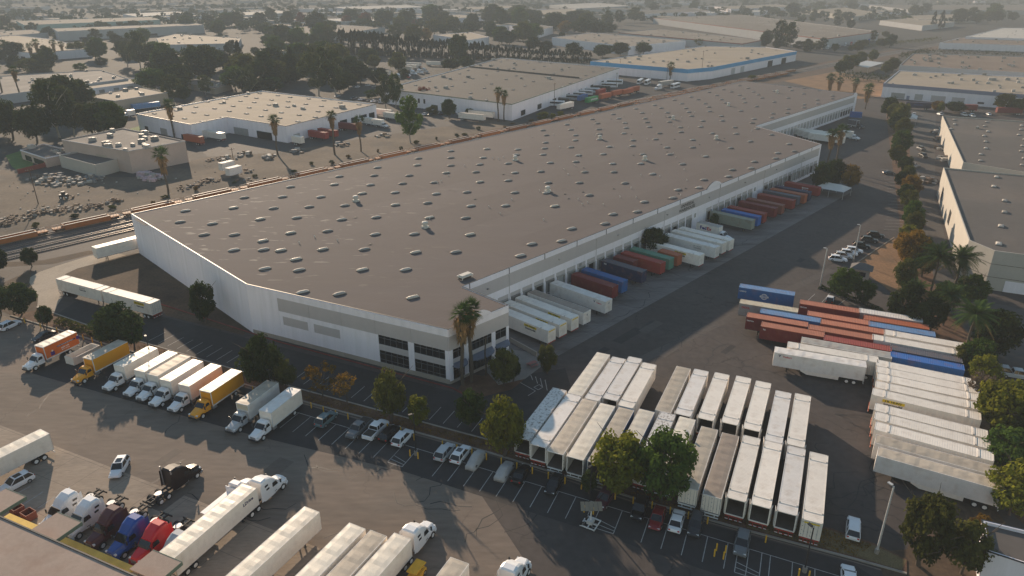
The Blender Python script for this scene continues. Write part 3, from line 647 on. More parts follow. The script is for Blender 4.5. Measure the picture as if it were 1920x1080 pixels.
for ox, oy, s in ((480,270,'258,318 585,300r 198,392 485,393 795,367r 130,478 398,467 665,457 1043,452r 1285,438 305,548 642,562 900,545 1300,548r 1570,550 258,663r 535,648 893,673 1185,670 1605,675r 50,722r 185,793r 500,785r 812,785 1197,808r 1497,805 300,860r 65,930 322,940 797,938r 1122,937 624,240 885,233 857,303 1148,233 1098,293 1335,285 1042,360 1350,370 1580,357 1425,213r 910,173 1207,155r 1460,158 1677,150 1647,207 1678,281r 1610,460 1870,458 55,787 30,560r 1218,105 1460,50 1460,100 1730,35r 1702,100r 1890,143 1890,270 1560,990'),
    (0,270,'1390,497 1750,475r 1350,580 1592,593 1530,675 1757,675 1753,790 1832,398'),
    (960,270,'20,212 20,360 43,38 243,30 440,22 728,18 902,12 1160,23 1353,23 1638,28 30,78 232,76 497,82 682,73 980,75 1182,75 1450,90 285,138 477,130 753,145 963,145 1277,148 1815,130 215,203 543,207 762,207 1052,222 1650,190 1790,178 270,288 503,287 845,290 1437,265 1622,240 257,363 577,380 1243,340 1400,323 320,462r 990,430 1205,400 755,522 937,503 445,630 695,593 147,745 370,722 62,832'),
    (960,0,'1705,640 1770,660 1645,687 1810,687 1585,670 1535,713 1705,712 1845,708 1475,690 1735,737 1875,733 1570,745 1395,745 1342,725 1218,748 1745,767 1833,797 1600,770 1447,775 1272,775 1475,800 1303,810 1715,830 1480,833 1325,838 1117,808 1067,787 1165,843 1567,868 1345,868 975,845 928,813 757,855 800,887 997,887 1430,905 1577,903 1813,890 1183,875 1800,920 1180,912 1012,915 845,920 640,923 600,892 1413,948 1260,953 1030,950 855,957 650,968 440,970 410,932 1670,953 1838,962 1680,1000 1500,998 1265,988 1105,997 838,998 655,1003 475,1012 230,975 255,1012 1535,1043 1353,1047 1075,1042 907,1050 655,1043 473,1050 250,1067 1785,1058'),
    (1440,0,'160,652 270,660 380,677 45,680 175,676 265,702 150,733 45,763 485,718 483,738 370,748 372,775 270,782 268,805 150,815 145,845 35,850 25,880 25,1008 155,1078'),
    (1440,270,'70,65 195,52 55,105'),(480,540,'350,25 625,38 1175,65r')):
    for t in s.split():
        r_ = t.endswith('r'); x, y = t.rstrip('r').split(','); sk.append((ox+float(x)/4, oy+float(y)/4, r_))
sr = MB()
for x, y, r_ in sk:
    p = G(x, y, ZR+0.15); obj('skylight', SKB if r_ else SKA, roof, (p.x,p.y,ZR-0.13), R(33)+rnd.uniform(-.03,.03), sc=(0.86,0.80,0.62))
def fan_mesh():
    mb = MB(); mb.box(-0.75,0.75,-0.75,0.75,0,0.5,0); mb.cyl((0,0,0.5),(0,0,0.9),0.6,0.6,12); mb.cyl((0,0,0.9),(0,0,1.55),0.75,0.78,12); mb.cyl((0,0,1.55),(0,0,1.75),0.78,0.45,12)
    return mb.mesh('roof_fan',['vent_white'])
FAN = fan_mesh()
for x, y in ((667,373),(797,422),(966,297),(1027,355),(1125,258),(1209,297),(1262,221),(1343,258),(1366,196),(1457,172)):
    p = G(x, y, ZR+0.6); obj('roof_fan', FAN, roof, (p.x,p.y,ZR-0.125), R(46.6))
PIPE = MB().cyl((0,0,0),(0,0,0.55),0.11,0.11,7).cyl((0,0,0.5),(0,0,0.6),0.18,0.05,7).mesh('vent_pipe',['vent_white'])
DRAIN = MB().box(-0.5,0.5,-0.5,0.5,0,0.05,0).box(-0.2,0.2,-0.2,0.2,0.05,0.16,1).mesh('roof_drain',['roof_gray','coping'])
rp = random.Random(9)
for k in range(90):
    q = W['A'].lerp(W['F'],rp.random())*0.5 + W['Cc'].lerp(W['I'],rp.random())*0.5
    obj('vent_pipe' if k % 3 else 'roof_drain', PIPE if k % 3 else DRAIN, roof, (q.x,q.y,ZR-0.125))
for s0_, s1_, v0_, v1_ in ((4,188,27,45),(10,200,62,80),(30,150,4,12)):  # darker strips paint in the shading of the roof's shallow slopes
    mb = MB(); mb.add([tuple((W['E']+DD*s_-DN*v_)[:2])+(ZR-0.114,) for s_,v_ in ((s0_,v0_),(s1_,v0_),(s1_,v1_),(s0_,v1_))],[(0,1,2,3)]); obj('roof_slope_shade', mb.mesh('roof_slope_shade',['roof_band']), roof)
for k in range(26):
    q = W['E']+DD*rp.uniform(5,185)-DN*rp.uniform(5,90); mb = MB(); l_, w_ = rp.uniform(1.2,5), rp.uniform(0.8,2.0); mb.box(-l_/2,l_/2,-w_/2,w_/2,0,0.006); obj('roof_repair', mb.mesh('roof_repair',[rp.choice(('roof_repair','roof_band'))]), roof, (q.x,q.y,ZR-0.110+0.0004*k), R(46.6+rp.choice((0,90))))
p = G(872,520,ZR); mb = MB(); mb.box(-1.6,1.6,-0.9,0.9,0.5,0.75); [mb.box(x-0.08,x+0.08,y-0.08,y+0.08,0,0.5) for x in (-1.4,1.4) for y in (-0.7,0.7)]; mb.box(-1.4,1.4,-0.6,0.6,0.75,0.95)
obj('roof_platform', mb.mesh('roof_platform',['vent_white']), roof, (p.x,p.y,ZR-0.125), R(46.6))
p = G(262,410,ZR); mb = MB(); mb.box(-4,4,-2.5,2.5,0,0.01); obj('roof_patch', mb.mesh('roof_patch',['roof_gray']), roof, (p.x+3,p.y-1,ZR-0.115), R(-44))
E0, DW0 = W['E'], d
aL = [tuple((E0+DW0*s+DN*o_)[:2]) for s, o_ in ((1.5,0),(175,0),(175,20.5),(1.5,20.5))]
sheet('dock_apron', aL, 0.0, 'concrete_apron', px=False)
# ramp wall by the office
mb = MB(); q0, q1 = G(957,641), G(1006,668); mb.beam((q0.x,q0.y,0.5),(q1.x,q1.y,0.5),0.25,1.05); tag(obj('retaining_wall', mb.mesh('retaining_wall',['wall_base'])), 'low concrete retaining wall between the dock pit and the office walk', 'wall')
# ---------------------------------------------------------------- other buildings
def unit_mesh():
    mb = MB(); mb.box(-1.1,1.1,-0.8,0.8,0.25,1.35,0); mb.box(-1.2,1.2,-0.9,0.9,0,0.25,0); mb.cyl((0.4,0,1.35),(0.4,0,1.5),0.45,0.45,8,1); mb.box(-1.7,-1.1,-0.3,0.3,0.5,0.95,1)
    return mb.mesh('roof_unit',['unit_gray','vent_white'])
def dome_mesh():
    mb = MB(); mb.box(-1.25,1.25,-0.75,0.75,0,0.2,1)
    mb.loft([[(-1.2,-0.65,0.2),(1.2,-0.65,0.2),(1.2,0.65,0.2),(-1.2,0.65,0.2)],[(-1.0,-0.5,0.42),(1.0,-0.5,0.42),(1.0,0.5,0.42),(-1.0,0.5,0.42)],[(-0.5,-0.2,0.52),(0.5,-0.2,0.52),(0.5,0.2,0.52),(-0.5,0.2,0.52)]],0)
    return mb.mesh('skylight',['skylight','skylight_curb'])
UNIT, DOME = unit_mesh(), dome_mesh()
PLAN = []          # footprints, kept clear of trees
def inside(p, poly, grow=0.0):
    n = len(poly); c = False
    for i in range(n):
        a, b = poly[i], poly[(i+1)%n]
        if (a[1] > p[1]) != (b[1] > p[1]) and p[0] < (b[0]-a[0])*(p[1]-a[1])/(b[1]-a[1])+a[0]: c = not c
    return c
PLAN.append([(p.x,p.y) for p in poly])
def building(label, pts, h, wall='wall_white', roof_m='roof_tan', trim=None, th=1.0, domes=0, units=0, cat='building', name='building', parapet=0.5, base=None, cols=None, group=None, doors=0, fire=None):
    P = [G(x, y, h) for x, y in pts]; P = [Vector((p.x,p.y,0)) for p in P]
    ar = sum(P[i].x*P[(i+1)%len(P)].y - P[(i+1)%len(P)].x*P[i].y for i in range(len(P)))
    if ar < 0: P = P[::-1]
    PLAN.append([(p.x,p.y) for p in P]); o = sum(P, Vector())/len(P); Q = [p-o for p in P]; n = len(Q)
    b = thing(name, label, cat, (o.x,o.y,0), 0, group)
    mb = MB(); ins = []
    for i in range(n):
        a, c, e = Q[i-1], Q[i], Q[(i+1)%n]; d1, d2 = (c-a).normalized(), (e-c).normalized(); m = Vector((-(d1+d2).y,(d1+d2).x,0))
        m = m.normalized()*0.3 if m.length > 1e-3 else Vector((-d1.y,d1.x,0))*0.3; ins.append(c+m)
    for i in range(n):
        a, c, ia, ic = Q[i], Q[(i+1)%n], ins[i], ins[(i+1)%n]
        mb.add([(a.x,a.y,-0.02),(c.x,c.y,-0.02),(c.x,c.y,h),(a.x,a.y,h),(ic.x,ic.y,h),(ia.x,ia.y,h),(ic.x,ic.y,h-parapet),(ia.x,ia.y,h-parapet)],[(0,1,2,3),(3,2,4,5),(5,4,6,7)])
    obj('wall', mb.mesh('wall',[wall]), b)
    rz = h-parapet+0.05; mb = MB(); mb.add([(p.x,p.y,rz) for p in ins],[tuple(range(n))]); rf = obj('roof', mb.mesh('roof',[roof_m]), b)
    if trim:
        mb = MB()
        for i in range(n):
            a, c = Q[i], Q[(i+1)%n]; d = (c-a).normalized(); u = Vector((d.y,-d.x,0))*0.06; a2, c2 = a+u-d*0.05, c+u+d*0.05
            mb.beam((a2.x,a2.y,h-th/2+0.04),(c2.x,c2.y,h-th/2+0.04),0.16,th)
        obj('trim', mb.mesh('trim',[trim]), b)
    xs = [p.x for p in Q]; ys = [p.y for p in Q]; pq = [(p.x,p.y) for p in ins]
    ld = max(range(n), key=lambda i: (Q[(i+1)%n]-Q[i]).length); d = (Q[(ld+1)%n]-Q[ld]).normalized(); az = math.atan2(d.y,d.x); u = Vector((-d.y,d.x,0))
    if domes:
        A = abs(ar)/2; st = math.sqrt(A/domes); k = 0
        lo = min(p.dot(d) for p in Q); hi = max(p.dot(d) for p in Q); l2 = min(p.dot(u) for p in Q); h2 = max(p.dot(u) for p in Q)
        s = lo+st/2
        while s < hi:
            t = l2+st/2
            while t < h2:
                q = d*(s+rnd.uniform(-.12,.12)*st)+u*(t+rnd.uniform(-.1,.1)*st)
                if inside((q.x,q.y), pq): obj('skylight', DOME, rf, (q.x,q.y,rz-0.01), az)
                t += st
            s += st
    k = 0; tr = 0
    while k < units and tr < 400:
        tr += 1; q = (rnd.uniform(min(xs),max(xs)), rnd.uniform(min(ys),max(ys)))
        if inside(q, pq): obj('roof_unit', UNIT, rf, (q[0],q[1],rz-0.01), az+rnd.choice((0,R(90))), sc=rnd.uniform(0.7,1.25)); k += 1
    if fire:
        mb = MB(); a2, c2 = [G(x,y,h)-o for x,y in fire]; mb.beam((a2.x,a2.y,h),(c2.x,c2.y,h),0.4,1.2); obj('fire_wall', mb.mesh('fire_wall',['roof_gray']), b)
    b['_poly'] = 0
    return b, Q, o, h
def openings(bq, edge_a, edge_b, specs, px_h):
    """doors and windows set on the wall seen from photo point edge_a to edge_b (at roof height px_h)"""
    b, Q, o, h = bq; a, c = G(*edge_a, px_h)-o, G(*edge_b, px_h)-o; a.z = c.z = 0; d = (c-a).normalized(); L = (c-a).length
    for t0, t1, z0, z1, nm, mat in specs:
        mb = MB(); mb.box(L*t0, L*t1, -0.08, 0.05, z0, z1)
        obj(nm, mb.mesh(nm,[mat]), b, (a.x,a.y,0), math.atan2(d.y,d.x))
D_, W_2 = 'dark_opening', 'glass_dark'
q = building('white L-shaped warehouse with sunlit cream roof across the railway', [(256,213),(357,233),(425,219),(536,236),(705,195),(490,170)], 8, 'wall_white', 'roof_tan', 'coping', 0.25, domes=46, units=7, cat='warehouse')
openings(q,(256,213),(357,233),((0.12,0.18,0,2.4,'door',D_),(0.42,0.54,0,3.2,'door','unit_gray'),(0.8,0.88,0,2.2,'door',D_)),8)
openings(q,(425,219),(536,236),((0.1,0.35,0,3.5,'dock_door','dock_door'),(0.5,0.75,0,3.5,'dock_door',D_)),8)
openings(q,(536,236),(705,195),((0.06,0.12,0.3,3.2,'door','dock_door'),(0.55,0.63,1.0,4.0,'dock_door',D_),(0.68,0.75,1.0,4.0,'dock_door',D_),(0.8,0.87,1.0,4.0,'dock_door',D_),(0.9,0.97,1.0,4.0,'dock_door',D_)),8)
q = building('pinkish industrial building with patchy roof beside the scrap yard', [(116,262),(230,240),(347,264),(240,283)], 9, 'wall_pink', 'roof_dark', 'wall_gray', 0.3, units=16, domes=0)
openings(q,(116,262),(240,283),((0.5,0.66,1.5,5.5,'wall_patch','wall_tan'),),9)
building('plain cream block shed in front of the pinkish building', [(110,291),(157,282),(222,297),(178,309)], 5, 'wall_cream', 'roof_gray', None, units=0)
q = building('low pink office with white-edged roof left of the cream shed', [(38,281),(82,270),(142,284),(85,296)], 4, 'wall_pink', 'roof_gray', 'wall_white', 0.4, units=4)
openings(q,(38,281),(85,296),((0.15,0.4,0.2,2.4,'window',W_2),(0.5,0.9,0.2,2.4,'window',W_2)),4)
q = building('long grey-roofed warehouse with dark green trim across the tracks', [(720,166),(960,195),(1161,127),(940,108)], 9, 'wall_white', 'roof_cool', 'trim_green', 0.45, domes=44, units=16, cat='warehouse', fire=((880,125),(1086,146)))
openings(q,(720,166),(960,195),tuple((0.02+0.045*i,0.035+0.045*i,3.0,5.6,'window',W_2) for i in range(8))+((0.4,0.45,0,3,'door',D_),),9)
openings(q,(960,195),(1161,127),tuple((0.06+0.12*i,0.09+0.12*i,0.8,3.6,'dock_door',D_) for i in range(7)),9)
q = building('white warehouse with bright blue band along its parapet', [(1107,115),(1290,130),(1335,126),(1494,96),(1435,88),(1322,86)], 9, 'wall_white', 'roof_tan', 'trim_blue', 3.0, domes=8, units=22, cat='warehouse')
openings(q,(1335,126),(1494,96),((0.2,0.24,0,5,'door','wall_gray'),(0.3,0.34,0,5,'door','wall_gray'),(0.62,0.68,0,5,'door',D_),(0.8,0.86,0,5,'door',D_)),9)
q = building('white warehouse with slate-blue parapet band and equipment on its roof', [(1657,156),(1686,132),(2060,150),(2080,190)], 9, 'wall_white', 'roof_tan', 'trim_slate', 2.2, units=34, cat='warehouse')
openings(q,(1657,156),(2080,190),((0.05,0.12,0.2,3.6,'dock_door','dock_door'),(0.13,0.145,0,2.4,'door','trim_slate'),(0.17,0.21,0.3,4,'dock_door','dock_door'),(0.25,0.32,0.3,4,'dock_door','wall_beige'),(0.35,0.41,0.3,4,'dock_door','wall_beige'),(0.47,0.50,1.5,2.5,'window',W_2),(0.54,0.57,1.5,2.5,'window',W_2)),9)
building('big brown-roofed plant crowded with pipes and fans behind the slate-band warehouse', [(1687,122),(1712,100),(2080,110),(2090,146)], 10, 'wall_gray', 'roof_brown', None, units=60, cat='warehouse')
q = building('sunlit cream-walled building, farther of the pair along the right edge', [(1767,217),(2010,233),(2060,345),(1806,304)], 9.5, 'wall_cream', 'roof_gray', None, domes=30, units=3, cat='warehouse')
q = building('sunlit cream-walled building, nearer of the pair along the right edge', [(1769,314),(2030,338),(2100,500),(1865,470),(1817,450)], 10, 'wall_cream', 'roof_gray', None, domes=13, cat='warehouse')
openings(q,(1769,314),(1817,450),((0.14,0.18,2.0,6.0,'window',D_),(0.48,0.53,2.0,6.0,'window',D_)),10)
openings(q,(1865,470),(2100,500),((0.0,1.0,6.6,6.66,'wall_joint','coping'),(0.0,1.0,3.3,3.36,'wall_joint','coping'),(0.16,0.5,-0.01,2.8,'gate_surround','wall_white')),10)
openings(q,(1817,450),(1865,470),((0.0,1.0,6.6,6.66,'wall_joint','coping'),(0.0,1.0,3.3,3.36,'wall_joint','coping')),10)
q = building('small white flat-roofed building in the bottom right corner', [(1842,975),(1990,1010),(2060,1100),(1853,1033)], 5, 'wall_white', 'roof_gray', 'coping', 0.12)
# far blocks
far = [
 ('white block with four palms before it and a tan roof', [(-40,88),(60,99),(172,91),(95,73),(30,66),(-40,68)], 8, 'wall_white','roof_tan','coping',0.3,12,3),
 ('long pale grey wall building far behind the eucalyptus', [(108,59),(382,46.5),(368,43),(98,53)], 12, 'wall_gray','roof_gray',None,0.3,10,0),
 ('pinkish roof covered with small units behind the red tree', [(293,71),(330,63),(452,71),(446,81),(300,84)], 7,'wall_gray','roof_tan',None,0.3,0,18),
 ('building with pale green panels far in the left background', [(45,47),(300,37),(285,31),(30,39)], 10,'wall_mint','roof_gray',None,0.3,0,8),
 ('dark low roof with scattered units at the left edge', [(-60,186),(240,147),(188,131),(-60,146)], 6,'wall_gray','roof_dark',None,0.3,0,26),
 ('low tan-roofed building with a white wall and dark window strip', [(140,170),(264,154),(252,146),(128,161)], 5,'wall_white','roof_tan',None,0.3,0,4),
 ('tan two-storey building with sunlit roof behind the left trees', [(160,180),(215,189),(314,173),(264,163)], 7,'wall_tan','roof_tan','wall_gray',0.4,0,6),
 ('small brown building with overhanging roof among the trees', [(336,153),(402,166),(434,157),(380,148)], 4,'wall_tan','roof_brown',None,0.3,0,3),
 ('flat tan roof behind the tall eucalyptus group', [(505,93),(560,99),(658,90),(592,82)], 6,'wall_gray','roof_tan',None,0.3,2,4),
 ('pale flat block left of the cypress row', [(552,50),(640,46),(722,51),(642,63),(562,63)], 8,'wall_gray','roof_gray',None,0.3,4,3),
 ('white block behind the cypress row', [(812,65),(880,60),(917,69),(880,75)], 9,'wall_white','roof_tan',None,0.3,2,2),
 ('white end wall block beside the dark tree mass', [(955,48),(1000,45),(1037,50),(1010,57)], 10,'wall_white','roof_gray',None,0.3,2,2),
 ('pale blue-white warehouse beyond the blue band warehouse', [(1035,70),(1110,61),(1286,76),(1178,87)], 9,'wall_white','roof_taupe',None,0.3,12,16),
 ('long warehouse with a dark red roof edge', [(1160,61),(1235,54),(1428,75),(1392,82)], 9,'wall_gray','roof_taupe','trim_red',0.9,20,10),
 ('very large grey warehouse with a dark red stripe', [(1225,33),(1385,27),(1648,59),(1545,73)], 11,'wall_gray','roof_taupe','trim_red',0.8,120,10),
 ('cream warehouse in the top middle distance', [(1003,19),(1070,16),(1092,25),(1020,28)], 8,'wall_white','roof_tan',None,0.3,6,0),
 ('pale roof block on the top edge above the cream warehouse', [(1030,9),(1120,5),(1182,11),(1080,16)], 9,'wall_gray','roof_pale',None,0.3,0,4),
 ('white-walled block right of the pale roof block', [(1195,20),(1300,15),(1332,21),(1205,26)], 9,'wall_white','roof_gray',None,0.3,4,2),
 ('cream block between the far eucalyptus trees', [(1512,19),(1580,14),(1655,25),(1600,31)], 9,'wall_cream','roof_tan',None,0.3,6,2),
 ('long dotted tan roof on the top right skyline', [(1630,9),(2000,9),(2000,20),(1705,18)], 10,'wall_gray','roof_taupe',None,0.3,80,0),
 ('small cream block before the dotted skyline roof', [(1700,29),(1800,26),(1832,34),(1722,37)], 8,'wall_cream','roof_tan',None,0.3,4,2),
 ('bright pale roof warehouse at the far right edge', [(1810,69),(1880,52),(2060,55),(2060,76)], 9,'wall_white','roof_pale',None,0.3,26,0),
 ('brown roof row of white skylights before the bright pale roof', [(1762,80),(1800,71),(2060,78),(2060,89)], 7,'wall_white','roof_brown',None,0.3,22,6),
 ('wide tan roof block in the right middle distance', [(1650,38),(1700,34),(1790,41),(1730,48)], 8,'wall_gray','roof_tan',None,0.3,10,4),
 ('grey block left of the far houses', [(-30,60),(60,55),(90,61),(-30,70)], 8,'wall_gray','roof_gray',None,0.3,0,4),
 ('pale roof behind the autumn trees', [(600,36),(700,31),(760,36),(650,41)], 8,'wall_gray','roof_pale',None,0.3,3,3),
 ('pale low warehouse behind the dark tree crowns', [(770,31),(860,27),(910,31),(820,36)], 8,'wall_white','roof_tan',None,0.3,4,2),
 ('narrow pale block on the top edge left of centre', [(420,24),(520,19),(560,23),(450,29)], 8,'wall_gray','roof_pale',None,0.3,2,2),
 ('pale block on the top edge above the autumn trees', [(620,13),(760,9),(800,13),(660,18)], 9,'wall_white','roof_pale',None,0.3,4,2),
 ('low pale block near the top left corner', [(230,26),(330,21),(365,25),(255,31)], 7,'wall_white','roof_pale',None,0.3,2,2),
 ('broad tan roof on the top edge right of centre', [(1340,12),(1450,8),(1500,12),(1370,17)], 9,'wall_white','roof_tan',None,0.3,8,2),
 ('thin pale roof on the top edge beyond the cypress row', [(860,14),(950,10),(985,14),(885,18)], 9,'wall_white','roof_tan',None,0.3,4,0)]
for lb, pts, h, w_, r_, t_, th, dm, un in far:
    q = building(lb, pts, h, w_, r_, t_, th, domes=dm, units=un, group='far industrial buildings')
    i0, i1 = pts[0], pts[1]
    openings(q, i0, i1, tuple((0.12+0.22*i,0.2+0.22*i,0.3,3.4,'door',rnd.choice((D_,'dock_door'))) for i in range(4)), h)
# more low blocks filling the hazy distance, on the same street grid
def proj(p):
    dz = p.z-CAM_H; f_ = p.y*CP-dz*SP; return (960+F_PX*p.x/f_, 540-F_PX*(p.y*SP+dz*CP)/f_)
rb = random.Random(12); nb_ = 0; tr_ = 0; cand = []
while nb_ < 84 and tr_ < 4000:
    tr_ += 1; x, y = rb.uniform(-30,1950), 5+58*rb.random()**1.3; c0 = G(x,y)
    if abs((c0-RAIL0).dot(RN)) < 70 or (y > 42 and (x > 1130 or x < 520)): continue
    l_, w_ = rb.uniform(45,130), rb.uniform(35,80); a_ = rb.choice((R(65),R(-25),R(47))); u1 = Vector((math.cos(a_),math.sin(a_),0)); u2 = Vector((-u1.y,u1.x,0))
    q4 = [c0+u1*(i*l_/2)+u2*(j*w_/2) for i,j in ((-1,-1),(1,-1),(1,1),(-1,1))]; tst = q4+[c0]+[(q4[i]+q4[(i+1)%4])/2 for i in range(4)]
    if any(inside((p.x,p.y),P_) for p in tst for P_ in PLAN+[[(v.x,v.y) for v in c_[1]] for c_ in cand]) or any(inside(v,[(p.x,p.y) for p in q4]) for P_ in PLAN for v in P_): continue
    if any(inside((v.x,v.y),[(p.x,p.y) for p in q4]) for c_ in cand for v in c_[1]): continue
    cand.append((x,q4)); nb_ += 1
for k, (x,q4) in enumerate(sorted(cand, key=lambda c_: c_[0])):
    h_ = rb.uniform(6,10); wm, rm = rb.choice((('wall_white','roof_pale'),('wall_gray','roof_gray'),('wall_white','roof_tan'),('wall_tan','roof_tan'),('wall_gray','roof_brown')))
    building('low %s warehouse block in the far haze, %s from the left' % ({'roof_pale':'pale-roofed','roof_gray':'grey-roofed','roof_tan':'tan-roofed','roof_brown':'brown-roofed'}[rm],nth(k)), [proj(Vector((p.x,p.y,h_))) for p in q4], h_, wm, rm, None, domes=rb.choice((0,6,10)), units=rb.choice((3,6)), group='low blocks in the far haze')
# far houses along the top left
HOUSE = {}
def house_mesh(k):
    mb = MB(); w, l, h = 9+k, 13+2*k, 3.2; mb.box(-l/2,l/2,-w/2,w/2,0,h,0)
    mb.add([(-l/2-.5,-w/2-.5,h),(l/2+.5,-w/2-.5,h),(l/2+.5,w/2+.5,h),(-l/2-.5,w/2+.5,h),(-l/2+2,0,h+2.6),(l/2-2,0,h+2.6)],[(0,1,5,4),(1,2,5),(2,3,4,5),(3,0,4)],1)
    return mb
rows = [(120,25),(170,24),(60,20),(215,22),(20,14),(90,13),(150,12),(205,11),(265,14),(310,17),(45,28),(350,12),(400,14),(445,11),(250,8),(330,6),(120,6),(40,7),(500,10),(560,7)]
for k, (x, y) in enumerate(sorted(rows)):
    p = G(x, y); hm = cached(('house',k%3), lambda: house_mesh(k%3)); az = R(65)+rnd.choice((0,R(90)))
    t = thing('house', 'small pale house with pitched roof in the top left haze, %s from the left' % nth(k), 'house', (p.x,p.y,0), az, 'far houses in the haze')
    w = MB(); r_ = MB()
    for f_, m_ in zip(hm.f, hm.m): (w if m_ == 0 else r_).f.append(f_)
    w.v = r_.v = hm.v; w.m = [0]*len(w.f); r_.m = [0]*len(r_.f)
    obj('wall', cached(('hw',k%3), lambda: w.mesh('wall',['wall_white'])), t); obj('roof', cached(('hr',k%3), lambda: r_.mesh('roof',['roof_brown'])), t)
    PLAN.append([(p.x-9,p.y-9),(p.x+9,p.y-9),(p.x+9,p.y+9),(p.x-9,p.y+9)])
# metal shed by the tracks
t = thing('open_shed', 'open metal-roofed shed beside the railway near the dry lot', 'shed', G(1626,124))
o = G(1626,124); o_ = [G(x,y,5)-o for x,y in ((1597,122),(1625,114),(1657,118),(1628,127))]
mb = MB(); mb.add([(p.x,p.y,5) for p in o_]+[(p.x,p.y,5.2) for p in o_],[(0,1,2,3),(4,5,6,7),(0,1,5,4),(1,2,6,5),(2,3,7,6),(3,0,4,7)]); obj('roof', mb.mesh('roof',['galv']), t)
for p in o_:
    mb = MB(); mb.cyl((p.x*.92,p.y*.92,-0.01),(p.x*.92,p.y*.92,5),0.15,0.15,6); obj('post', mb.mesh('post',['galv']), t)
# foreground dock building, bottom left: roof with canopies over yellow-edged dock
fg = [(-120,960),(0,968),(90,1000),(180,1042),(300,1100),(240,1400),(-300,1400)]
FB = thing('dock_building', 'foreground building roof with tan membrane and dock canopies in the bottom left corner', 'building')
zf = 6.0; Q = [G(x,y,zf) for x,y in fg[1:5]] ; d = (Q[3]-Q[0]).normalized(); u = Vector((-d.y,d.x,0))*-1
a = Q[0]-d*30; b = Q[3]+d*6; c = b+u*26; e = a+u*26; P4 = [a,b,c,e]
mb = MB(); mb.prism([(p.x,p.y) for p in P4], -0.02, zf-0.15, 0, 0, top=False); obj('wall', mb.mesh('wall',['wall_tan']), FB)
mb = MB(); mb.add([(p.x,p.y,zf-0.1) for p in P4],[(0,3,2,1) if u.x*d.y-u.y*d.x > 0 else (0,1,2,3)]); rfo = obj('roof', mb.mesh('roof',['roof_foreground']), FB)
mb = MB(); mb.beam((a.x,a.y,zf-0.12),(b.x,b.y,zf-0.12),0.18,0.3); obj('coping', mb.mesh('coping',['coping']), FB)
def canopy2(cx, cy, l, w):
    q = G(cx,cy,5.0); mb = MB(); mb.box(-l/2,l/2,-w/2,w/2,-0.14,0,0); mb.box(-l/2-0.04,l/2+0.04,w/2-0.05,w/2+0.04,-0.5,0.03,1); mb.box(l/2,l/2+0.05,-w/2,w/2,-0.5,0.03,1)
    obj('canopy', mb.mesh('canopy',['roof_foreground','trim_green']), FB, (q.x,q.y,5.0), math.atan2(d.y,d.x))
canopy2(106,986,4.6,3.6); canopy2(292,1060,4.8,3.4); canopy2(2,940,4.2,4.0)
q0, q1 = G(12,966,1.2), G(250,1068,1.2); mb = MB(); dd = (q1-q0).normalized(); uu = Vector((-dd.y,dd.x,0))
mb.beam((q0.x,q0.y,1.1),(q1.x,q1.y,1.1),0.9,0.22); obj('dock_edge', mb.mesh('dock_edge',['dock_yellow']), FB)
mb = MB(); mb.beam((q0.x,q0.y,0.47),(q1.x,q1.y,0.47),0.84,0.98); obj('dock_face', mb.mesh('dock_face',['wall_tan']), FB)
# tent canopy at the end of the dock
p = G(1560,366); T = thing('tent', 'pale grey open canopy tent at the far end of the dock', 'tent', (p.x,p.y,0), R(-43))
mb = MB(); mb.add([(-5,-4,2.8),(5,-4,2.8),(5,4,2.8),(-5,4,2.8),(-2.5,0,4.3),(2.5,0,4.3)],[(0,1,5,4),(1,2,5),(2,3,4,5),(3,0,4)]); obj('canopy', mb.mesh('canopy',['tent']), T)
for x in (-4.9,0,4.9):
    for y in (-3.9,3.9):
        mb = MB(); mb.cyl((x,y,-0.01),(x,y,2.85),0.06,0.06,6); obj('leg', mb.mesh('leg',['galv']), T)
# guard booth
p = G(1612,522); T = thing('guard_booth', 'small pink guard booth with hipped dark roof beside the round tree', 'booth', (p.x,p.y,0), R(-30))
mb = MB(); mb.box(-2,2,-1.6,1.6,-0.01,3.0); obj('wall', mb.mesh('wall',['wall_pink']), T)
mb = MB(); mb.add([(-2.6,-2.2,3.0),(2.6,-2.2,3.0),(2.6,2.2,3.0),(-2.6,2.2,3.0),(-0.6,0,4.3),(0.6,0,4.3)],[(0,1,5,4),(1,2,5),(2,3,4,5),(3,0,4)]); obj('roof', mb.mesh('roof',['roof_dark']), T)
mb = MB(); mb.box(-1.2,1.2,-1.64,-1.58,1.1,2.3); obj('window', mb.mesh('window',['glass_dark']), T)
# ---------------------------------------------------------------- containers on chassis and van trailers (+X is the rear, doors)
def wheel_mesh(r, w, rimm='white_steel'):
    mb = MB(); n = 16
    mb.cyl((0,-w/2,0),(0,w/2,0),r,r,n,0); mb.cyl((0,-w/2-0.012,0),(0,-w/2+0.01,0),r*0.6,r*0.6,12,1); mb.cyl((0,w/2-0.01,0),(0,w/2+0.012,0),r*0.6,r*0.6,12,1)
    return mb.mesh('wheel',['tyre',rimm])
WHEEL_T = wheel_mesh(0.5,0.62); WHEEL_F = wheel_mesh(0.5,0.32); WHEEL_C = wheel_mesh(0.34,0.24,'steel')
def corr_side(mb, x0, x1, y, z0, z1, pitch, dep, s, m=0):
    n = max(2,int((x1-x0)/pitch)); pts = []
    for i in range(n):
        a = x0+(x1-x0)*i/n; p = (x1-x0)/n
        pts += [(a,0),(a+p*.36,0),(a+p*.5,dep),(a+p*.86,dep)]
    pts.append((x1,0)); b = len(mb.v)
    for x, q in pts: mb.v += [(x,y-s*q,z0),(x,y-s*q,z1)]
    for i in range(len(pts)-1): mb.f.append([b+2*i,b+2*i+2,b+2*i+3,b+2*i+1] if s < 0 else [b+2*i,b+2*i+1,b+2*i+3,b+2*i+2]); mb.m.append(m)
